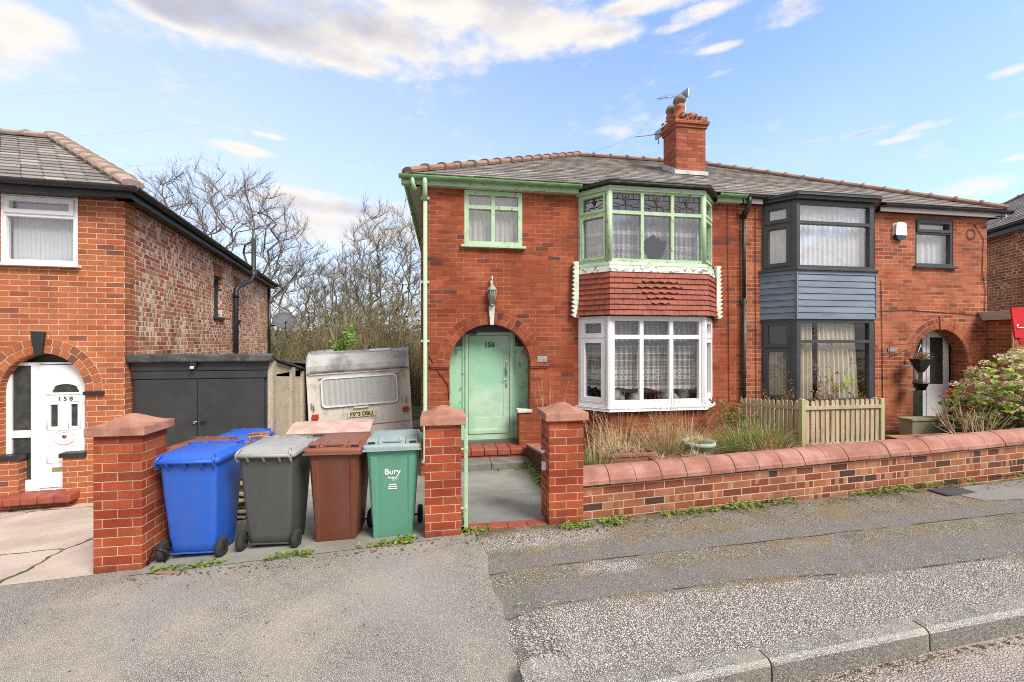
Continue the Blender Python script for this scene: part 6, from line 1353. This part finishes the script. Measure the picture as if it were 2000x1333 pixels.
tr = thing('garden_trough', (9.15, 6.85, gp(9.2, 6.9)), 'pale stone coloured trough on the step before the neighbour archway', 'plant pot'); b = MB(); b.box(-.38, .38, -.12, .12, -.1, .33); b.box(-.40, .40, -.14, .14, .29, .335); b.build('trough', noisy('mossy pale stone', (.36,.33,.20), (.28,.26,.15), 4, .9, .002, 50), tr, bev=.008)
ed = thing('low_border_wall', (8.6, 6.0, gp(8.6, 6)), 'low crumbling brick border just right of the picket fence', 'wall'); b = MB(); b.box(-1.1, .9, .0, .2, -.2, .14); b.build('brickwork', M['garden'], ed, bev=.01)
rc = thing('red_parasol', (10.22, 7.05, -1.03), 'small folded red canopy poking out left of the hydrangea, before the neighbour door', 'canopy', R(10)); b = MB(); b.loft([[(-.33, -.12, -.11), (.35, -.12, -.09), (.35, .12, -.09), (-.33, .12, -.11)], [(-.02, -.10, .10), (.35, -.10, .14), (.35, .10, .14), (-.02, .10, .10)]], smooth=False); b.build('canopy', M['redboard'], rc, bev=.02); b = MB(); b.box(-.30, .34, -.1, .1, -.30, -.11); b.tube([(0, 0, -.8), (0, 0, -.3)], .02, 6); b.build('base', M['black'], rc)
hb.scale = (.8, .8, .8)
rc.scale = (.62, .7, .75)
# estate board
eb = thing('sale_board', (11.0, 6.6, -1.8), 'bright red board with a white curved stroke rising behind the hydrangea at the right edge', 'sign board', R(-8))
b = MB(); b.prism([(0, .0), (.9, .02), (.9, .66), (-.08, .58)], -.015, .015); 
bd = b.build('panel', M['redboard'], eb, loc=(-.02, 0, 1.86)); b = MB(); b.prism([(.07, -.02), (.9, 0), (.9, -.22), (.12, -.14)], -.006, .012); b.build('lower_panel', noisy('deeper red', (.42,.008,.012), (.38,.008,.012), 4, .35), eb, loc=(-.02, 0, 1.86))
b = MB(); b.tube([(.05, -.02, .26), (.02, -.02, .235), (.03, -.02, .205), (.07, -.02, .195), (.22, -.02, .20), (.30, -.02, .225)], .012, 8); b.build('white_stroke', M['white'], bd)
b = MB(); b.box(.86, .92, .0, .06, -.3, 2.3); b.build('pole', M['timber'], eb)

# ---------------------------------------------------------------- weeds and litter along the foot of the walls
random.seed(5)
b = MB(); s_ = MB()
def weedline(x0, x1, y, n, amp=.06, dens=None):
    for _ in range(n):
        x = random.uniform(x0, x1)
        if mnoise.noise(Vector((x*2.6, 3.1, 0)))+.5*mnoise.noise(Vector((x*9, 1.1, 0))) < .02: continue
        yy = y(x)+random.gauss(0, 1)*amp*.5; z = groundz(x, yy)+.012; k = random.randint(3, 7)
        for _ in range(k): leaf(b, (x+random.gauss(0, .02), yy+random.gauss(0, .02), z+random.uniform(.0, .035)), random.uniform(.015, .038), (random.gauss(0, .6), random.gauss(0, .6)-.2, 1), random.uniform(0, 6.28), .3, .75)
weedline(1.45, 11.5, lambda x: 4.09+.02*(x-1.4), 620, .06); weedline(.95, 1.75, lambda x: 4.03, 130, .07); weedline(-2.5, -.25, lambda x: 4.07, 170, .035); weedline(-.4, -.15, lambda x: 4.12, 60, .06); weedline(.2, .75, lambda x: 4.12, 50, .05)
weedline(-3.7, -3.1, lambda x: 5.9+.3*x*0, 60, .06); weedline(.35, 1.40, lambda x: 6.80, 90, .03)
for _ in range(170):
    y = random.uniform(4.35, 6.8); x = 1.38+random.gauss(0, .03); [leaf(b, (x+random.gauss(0, .02)-.04, y+random.gauss(0, .02), gp(x, y)+random.uniform(.02, .07)), random.uniform(.02, .05), (random.gauss(0, .6)-.4, random.gauss(0, .6)-.2, 1), random.uniform(0, 6.28), .3, .7) for _ in range(4)]
for _ in range(70):
    y = random.uniform(4.3, 6.5); x = .19+random.gauss(0, .02); [leaf(b, (x, y, gp(x, y)+random.uniform(.02, .07)), random.uniform(.02, .045), (random.gauss(0, .6)+.4, random.gauss(0, .6)-.2, 1), random.uniform(0, 6.28), .3, .7) for _ in range(4)]
o = b.build('weeds', L['weed']); tag(o, 'low green weeds growing along the foot of the garden wall and pillars', 'weeds', kind='stuff')
b = MB()
for _ in range(900):
    x = random.choice([random.uniform(-2.6, 1.5), random.uniform(1.4, 11), random.uniform(1.4, 11)]); y = 4.02-abs(random.gauss(0, .10))+.02*max(0, x-1.4); leaf(b, (x, y, groundz(x, y)+.018), random.uniform(.008, .028), (random.gauss(0, .3), random.gauss(0, .3), 1), random.uniform(0, 6.28), .5, .7)
for _ in range(420): x = random.uniform(1.0, 6); y = KY-.065+.036*(x-.9)-abs(random.gauss(0, .03)); leaf(b, (x, y, roadz(x, y)+.008), random.uniform(.01, .025), (random.gauss(0, .3), random.gauss(0, .3), 1), random.uniform(0, 6.28), .5, .7)
for _ in range(160): x = random.uniform(-3, 6); y = random.uniform(2.5, 4); leaf(b, (x, y, groundz(x, y)+.016), random.uniform(.008, .022), (random.gauss(0, .3), random.gauss(0, .3), 1), random.uniform(0, 6.28), .5, .6)
o = b.build('leaf_litter', L['litter']); tag(o, 'brown leaf litter scattered on the pavement and in the gutter', 'leaf litter', kind='stuff')
b = MB(); random.seed(77)
def pebble(x, y, z, s_):
    i = [b.vert((x+s_*a*random.uniform(.7, 1.2), y+s_*c*random.uniform(.7, 1.2), z+s_*d*random.uniform(.6, 1.1))) for a, c, d in ((1,0,0),(0,1,0),(-1,0,0),(0,-1,0),(0,0,.8),(0,0,-.5))]
    for q in ((0,1,4),(1,2,4),(2,3,4),(3,0,4),(1,0,5),(2,1,5),(3,2,5),(0,3,5)): b.face([i[k] for k in q])
for _ in range(5200):
    x = .5+6.0*random.random()**1.3; y = KY+.14+abs(random.gauss(0, .30)); 
    if y < 2.98: pebble(x, y, gz(x, y)+.006, random.uniform(.004, .0105))
for _ in range(1500): x = random.uniform(-3, 7); y = random.uniform(2.4, 4.05); pebble(x, y, groundz(x, y)+.012, random.uniform(.002, .006))
for _ in range(420): x = random.gauss(.9, .35); y = random.gauss(3.85, .09); pebble(x, y, gz(x, y)+.006, random.uniform(.003, .008))
o = b.build('loose_chippings', noisy('loose pale chippings', (.50,.46,.42), (.26,.235,.215), 90, .9, fine=0, low=.45, high=.55)); tag(o, 'loose pale stone chippings lying on the pavement near the kerb', 'chippings', kind='stuff')
br = thing('broken_slate', (-2.30, 4.02, gz(-2.3, 4)+.012), 'thin broken brown tile on the tarmac before the blue bin', 'tile', R(-6)); b = MB(); b.box(-.10, .10, -.018, .018, 0, .014); b.build('tile', M['ridge'], br, bev=.004)
gr = thing('metal_grate', (-2.50, 4.22, gz(-2.5, 4.2)), 'small dark rusty metal frame on the ground between the left pillar and the blue bin', 'metal frame', R(12)); b = MB(); b.tube([(-.07, 0, .02), (-.03, .0, .16), (.09, .0, .10), (.05, 0, .02)], .010, 5); b.tube([(-.02, .05, .02), (.0, .05, .14), (.06, .05, .02)], .008, 5); b.build('bars', M['black'], gr)

# ================================================================ trees and bank behind
tb1 = noisy('grey brown bark', (.12,.095,.07), (.17,.135,.10), 3, .95); tb2 = noisy('mossy olive bark', (.19,.165,.075), (.14,.115,.065), 3, .95); tb3 = noisy('dark brown twigs', (.145,.112,.085), (.215,.17,.13), 3, .95); tb4 = noisy('olive brown twigs', (.26,.215,.135), (.18,.145,.09), 3, .95)
def treemesh(seed, H, R_, Rz, zc, trunkH, n, rt, twl, ntw, stems_=1, lowfill=0):
    """limbs grown by joining points of the crown to the nearest wood, thickened by what they carry, then set with fine twigs"""
    random.seed(seed); P_, par, ln = [], [], []
    for s_ in range(stems_):
        a = s_*2.4; off = Vector((math.cos(a), math.sin(a), 0))*(.35 if stems_ > 1 else 0); k = max(2, int(trunkH/.5)); d = Vector((math.cos(a)*.18*(stems_ > 1), math.sin(a)*.18*(stems_ > 1), 1))
        p = off + Vector((0, 0, -.4)); P_.append(p); par.append(-1); ln.append(0)
        for i in range(k): d = (d+rv()*.10).normalized(); p = p+d*(trunkH+.4)/k; P_.append(p); par.append(len(P_)-2); ln.append(ln[-1]+.5)
    ntr = len(P_); pts = []
    while len(pts) < n:
        v = rv(); v = v*(random.uniform(.55, 1.0)/v.length)*(1+.18*mnoise.noise(v*3+Vector((seed, 0, 0))))
        q = Vector((v.x*R_, v.y*R_, zc+v.z*Rz))
        if q.z > trunkH*.75+lowfill: pts.append(q)
    top = Vector((0, 0, trunkH)); pts.sort(key=lambda q: (q-top).length)
    for q in pts:
        best, bi = 1e9, 0
        for i in range(len(P_)):
            v = q-P_[i]; L_ = v.length
            c = L_*(1.0 + (.9 if v.z < .15*L_ else 0)) + .22*ln[i] + (.0 if i < ntr or True else 0)
            if i < ntr and P_[i].z < trunkH*.7: c += 2
            if c < best: best, bi = c, i
        a = P_[bi]; v = q-a; L_ = v.length; m = max(1, int(L_/.5)); last = bi
        gd = (P_[bi]-P_[par[bi]]).normalized() if par[bi] >= 0 else Vector((0, 0, 1))
        for i in range(m):
            t = (i+1)/m; pt = a + v*t + gd*L_*.30*t*(1-t) + rv()*.04*L_*(t < 1)
            P_.append(pt); par.append(last); ln.append(ln[last]+L_/m); last = len(P_)-1
    N_ = len(P_); w_ = [0.0]*N_; kids = [0]*N_
    for i in range(N_-1, -1, -1):
        if kids[i] == 0: w_[i] = 1.0
        if par[i] >= 0: w_[par[i]] += w_[i]; kids[par[i]] += 1
    tot = max(w_); rad = [max(.009, rt*(x/tot)**.50) for x in w_]
    tr_, cr = MB(), MB()
    for i in range(N_):
        if par[i] < 0: continue
        a, r0_, r1_ = P_[par[i]], rad[par[i]], rad[i]
        (tr_ if r1_ > .030 else cr).tube([a, P_[i]], [min(r0_, r1_*1.35), r1_], 7 if r1_ > .06 else (5 if r1_ > .03 else 3), cap=False, smooth=r1_ > .03)
        if r1_ < .030 and i >= ntr:
            d0 = (P_[i]-a).normalized()
            for _ in range(ntw if kids[i] else ntw+2):
                b_ = a.lerp(P_[i], random.random()); d = (d0*1.1 + rv()*.85 + Vector((0, 0, .30))).normalized(); L_ = twl*random.uniform(.5, 1.2); p1 = b_+d*L_*.5; d2 = (d+rv()*.3+Vector((0, 0, .12))).normalized(); p2 = p1+d2*L_*.5
                cr.tube([b_, p1, p2], [.007, .0055, .004], 3, cap=False, smooth=False)
                for _ in range(2): e_ = (d2+rv()*.9).normalized(); q = b_.lerp(p2, random.uniform(.3, .9)); cr.tube([q, q+e_*L_*random.uniform(.25, .5)], [.005, .0035], 3, cap=False, smooth=False)
    return tr_, cr
protos = {}
def tree(kind, x, y, label, sc=1, rz_=0, mats=None, zz=None, group='bare trees on the bank behind the houses'):
    P_ = dict(vase=(11, 12, 4.5, 4.2, 8.0, 3.0, 560, .22, .85, 5), mid=(12, 8, 2.7, 2.9, 5.0, 1.8, 220, .12, .6, 5), bushy=(23, 5, 1.9, 2.3, 2.6, .6, 130, .06, .55, 4, 1), slim=(14, 9, 2.5, 3.7, 5.9, 1.6, 280, .12, .6, 5, 1))[kind]
    z = groundz(x, y)-.05 if zz is None else zz; t = thing('bare_tree', (x, y, z), label, 'tree', rz_, group); t.scale = (sc, sc, sc)
    if kind not in protos:
        a, c = treemesh(*P_); m_ = mats or (tb1, tb3); protos[kind] = (a.build('trunk', m_[0], t), c.build('crown', m_[1], t))
    else:
        for o in protos[kind]: c = o.copy(); COL.objects.link(c); c.parent = t
    return t
def at_px(x, Zc): Xc = (x-1000)/830*Zc; return Xc*.987+Zc*.16, Zc*.987-Xc*.16
T = [('vase', 438, 24, 1.0, 'tall spreading bare tree rising behind the roof of the left house'), ('mid', 560, 27, 1.0, 'bare dark limbed tree just right of the satellite dish'), ('mid', 605, 33, 1.1, 'thin bare tree in the middle of the gap between the houses'), ('slim', 650, 30, .95, 'slender bare tree left of the ivy covered trunk'),
     ('slim', 745, 25, 1.08, 'tall fine twigged bare tree left of the drainpipe of the green-doored house'), ('slim', 790, 24, 1.12, 'tallest fine twigged bare tree, against the left wall edge of the green-doored house'), ('bushy', 700, 22, .95, 'dense many stemmed bare thicket tree above the caravan roof'), ('bushy', 780, 19, .95, 'dense many stemmed bare tree above the right end of the caravan'),
     ('bushy', 545, 20, .9, 'many stemmed olive barked bare tree below the satellite dish'), ('bushy', 600, 23, .92, 'many stemmed bare tree above the left end of the caravan'), ('bushy', 655, 26, 1.0, 'many stemmed bare tree behind the ivy'), ('mid', 690, 36, 1.15, 'pale distant bare tree at the middle of the gap'), ('mid', 722, 30, 1.0, 'dark limbed bare tree behind the fine twigged ones near the drainpipe'), ('bushy', 830, 23, 1.05, 'many stemmed bare tree partly hidden by the green-doored house')]
for i, (k, px, Zc, sc, lab) in enumerate(T):
    x, y = at_px(px, Zc); tree(k, x, y, lab, sc, i*1.3, {'vase': (tb1, tb3), 'mid': (tb2, tb3), 'bushy': (tb2, tb4), 'slim': (tb2, tb4)}[k])
x, y = at_px(672, 15.8); iv = thing('ivy_covered_tree', (x, y, groundz(x, y)), 'tree trunk smothered in bright green ivy behind the caravan roof', 'tree'); random.seed(44)
b = MB(); b.tube([(0, 0, 0), (.1, 0, 1.8), (.0, .1, 3.6)], [.16, .13, .06], 8); b.tube([(.1, 0, 1.2), (-.5, 0, 3)], [.08, .04], 6); b.build('trunk', tb2, iv)
b = MB()
for _ in range(5200):
    x_ = random.gauss(-.25, .85); y_ = random.gauss(0, .45); top_ = 3.5*math.exp(-((x_+.1)/1.25)**2)*(.8+.4*mnoise.noise(Vector((x_*2.3, 1, 4)))); z = top_*random.random()**.6
    if mnoise.noise(Vector((x_*2.2, z*1.5, 7))) < -.12: continue
    leaf(b, (x_, y_, z), random.uniform(.06, .13), rv()+Vector((0, -.6, .4)), random.uniform(0, 6.28), .3, .85)
b.build('ivy', L['ivy'], iv)
random.seed(55); b = MB()
for _ in range(7500):
    px = random.uniform(470, 850); Zc = random.uniform(17, 30); x, y = at_px(px, Zc); z = groundz(x, y); a = random.uniform(0, 6.28); H = random.uniform(.8, 2.4+2.9*random.random()**1.5)*(.8+.2*math.sin(px*.02)); l_ = random.uniform(.15, .9)
    pts = [Vector((x, y, z)), Vector((x+math.cos(a)*l_*.25, y, z+H*.55)), Vector((x+math.cos(a)*l_*.8, y+math.sin(a)*l_*.5, z+H*.95)), Vector((x+math.cos(a)*l_*1.5, y+math.sin(a)*l_, z+H*1.02))]
    b.tube(pts, [.016, .012, .009, .005], 3, cap=False)
o = b.build('undergrowth', noisy('tangled dry undergrowth', (.26,.215,.11), (.15,.12,.06), .7, .95)); tag(o, 'tangled brown olive undergrowth on the bank behind the caravan', 'undergrowth', kind='stuff')
b = MB()
for _ in range(9000):
    px = random.uniform(480, 850); Zc = random.uniform(18, 30); x, y = at_px(px, Zc); z = groundz(x, y)+random.uniform(.1, 4.2)*random.random(); leaf(b, (x, y, z), random.uniform(.07, .15), rv(), random.uniform(0, 6.28), .3, .7)
o = b.build('bramble_leaves', leafmat('olive bramble leaves', (.10,.12,.035), (.17,.17,.06), (.14,.20,.045), sc=.8)); tag(o, 'olive bramble leaves low on the bank behind the caravan and garages', 'brambles', kind='stuff')

# ================================================================ overhead wires
def wire_thing(p, q, label, sag=.25, r=.009):
    t = thing('overhead_wire', p, label, 'wire', 0, 'overhead wires'); p, q = Vector(p), Vector(q); b = MB(); b.tube([(q-p)*k/12 + Vector((0, 0, -sag*4*(k/12)*(1-k/12))) for k in range(13)], r*.38, 4, cap=False); b.build('strand', noisy('grey wire', (.30,.32,.34), (.34,.36,.38), 5, .6, fine=0), t)
def dirp(x, y, Zc): X, Y = at_px(x, Zc); return (X, Y, (666.5-y)/830*Zc)
wire_thing(dirp(-150, 275, 16), dirp(420, 240, 30), 'thin overhead wire just above the ridge of the left house')
wire_thing(dirp(186, 330, 12), dirp(480, 285, 30), 'thin overhead wire leading right from the roof corner of the left house')
wire_thing(dirp(1075, 297, 13), dirp(1250, 259, 11), 'thin overhead wire from the hipped ridge to the chimney')
wire_thing(dirp(-100, 190, 22), dirp(420, 152, 34), 'faint high overhead wire in the upper left sky')

# ---------------------------------------------------------------- every loose piece of trim becomes a part of its own
SPLIT = {'fascia', 'soffit', 'gutter', 'dwarf_pier', 'pier_cap', 'side_panel', 'fanlight', 'impost', 'corner_post', 'stone_step', 'cable', 'downpipe', 'sill', 'soil_pipe', 'post', 'header_board',
         'hasp', 'corner_rib', 'grip_hollow', 'lid_grip', 'steady_leg', 'curtain', 'net_curtain', 'clutter', 'porch_ceiling', 'door_frame', 'porch', 'board_trim', 'gate_latch', 'ironwork', 'steady_leg', 'white_bracket', 'hinge', 'bay_rail', 'ridge_tiles', 'wall', 'edge_trim', 'mesh'}
def split_loose(o, gap=.004):
    me = o.data; nv = len(me.vertices); par = list(range(nv))
    def find(a):
        while par[a] != a: par[a] = par[par[a]]; a = par[a]
        return a
    for e in me.edges:
        a, b = find(e.vertices[0]), find(e.vertices[1])
        if a != b: par[a] = b
    groups = {}
    for v in range(nv): groups.setdefault(find(v), []).append(v)
    if not 2 <= len(groups) <= 400: return
    boxes = []
    for g in groups.values():
        xs = [me.vertices[i].co for i in g]; boxes.append([set(g), [min(c[k] for c in xs)-gap for k in range(3)], [max(c[k] for c in xs)+gap for k in range(3)]])
    merged = True
    while merged:
        merged = False; out = []
        for bx_ in boxes:
            for q in out:
                if all(bx_[1][k] <= q[2][k] and q[1][k] <= bx_[2][k] for k in range(3)):
                    q[0] |= bx_[0]; q[1] = [min(a, b) for a, b in zip(q[1], bx_[1])]; q[2] = [max(a, b) for a, b in zip(q[2], bx_[2])]; merged = True; break
            else: out.append(bx_)
        boxes = out
    if not 2 <= len(boxes) <= 12: return
    for k, bx_ in enumerate(boxes):
        bm = bmesh.new(); bm.from_mesh(me); bm.verts.ensure_lookup_table()
        bmesh.ops.delete(bm, geom=[v for v in bm.verts if v.index not in bx_[0]], context='VERTS')
        m2 = bpy.data.meshes.new(me.name); bm.to_mesh(m2); bm.free(); m2.materials.clear(); m2.materials.append(me.materials[0])
        if k == 0: keep_me = m2
        else: c = o.copy(); c.data = m2; COL.objects.link(c)
    o.data = keep_me
for o in list(bpy.data.objects):
    if o.type == 'MESH' and o.parent is not None and o.name.split('.')[0] in SPLIT and o.data.users == 1 and not [c for c in bpy.data.objects if c.parent == o and 0]:
        split_loose(o)
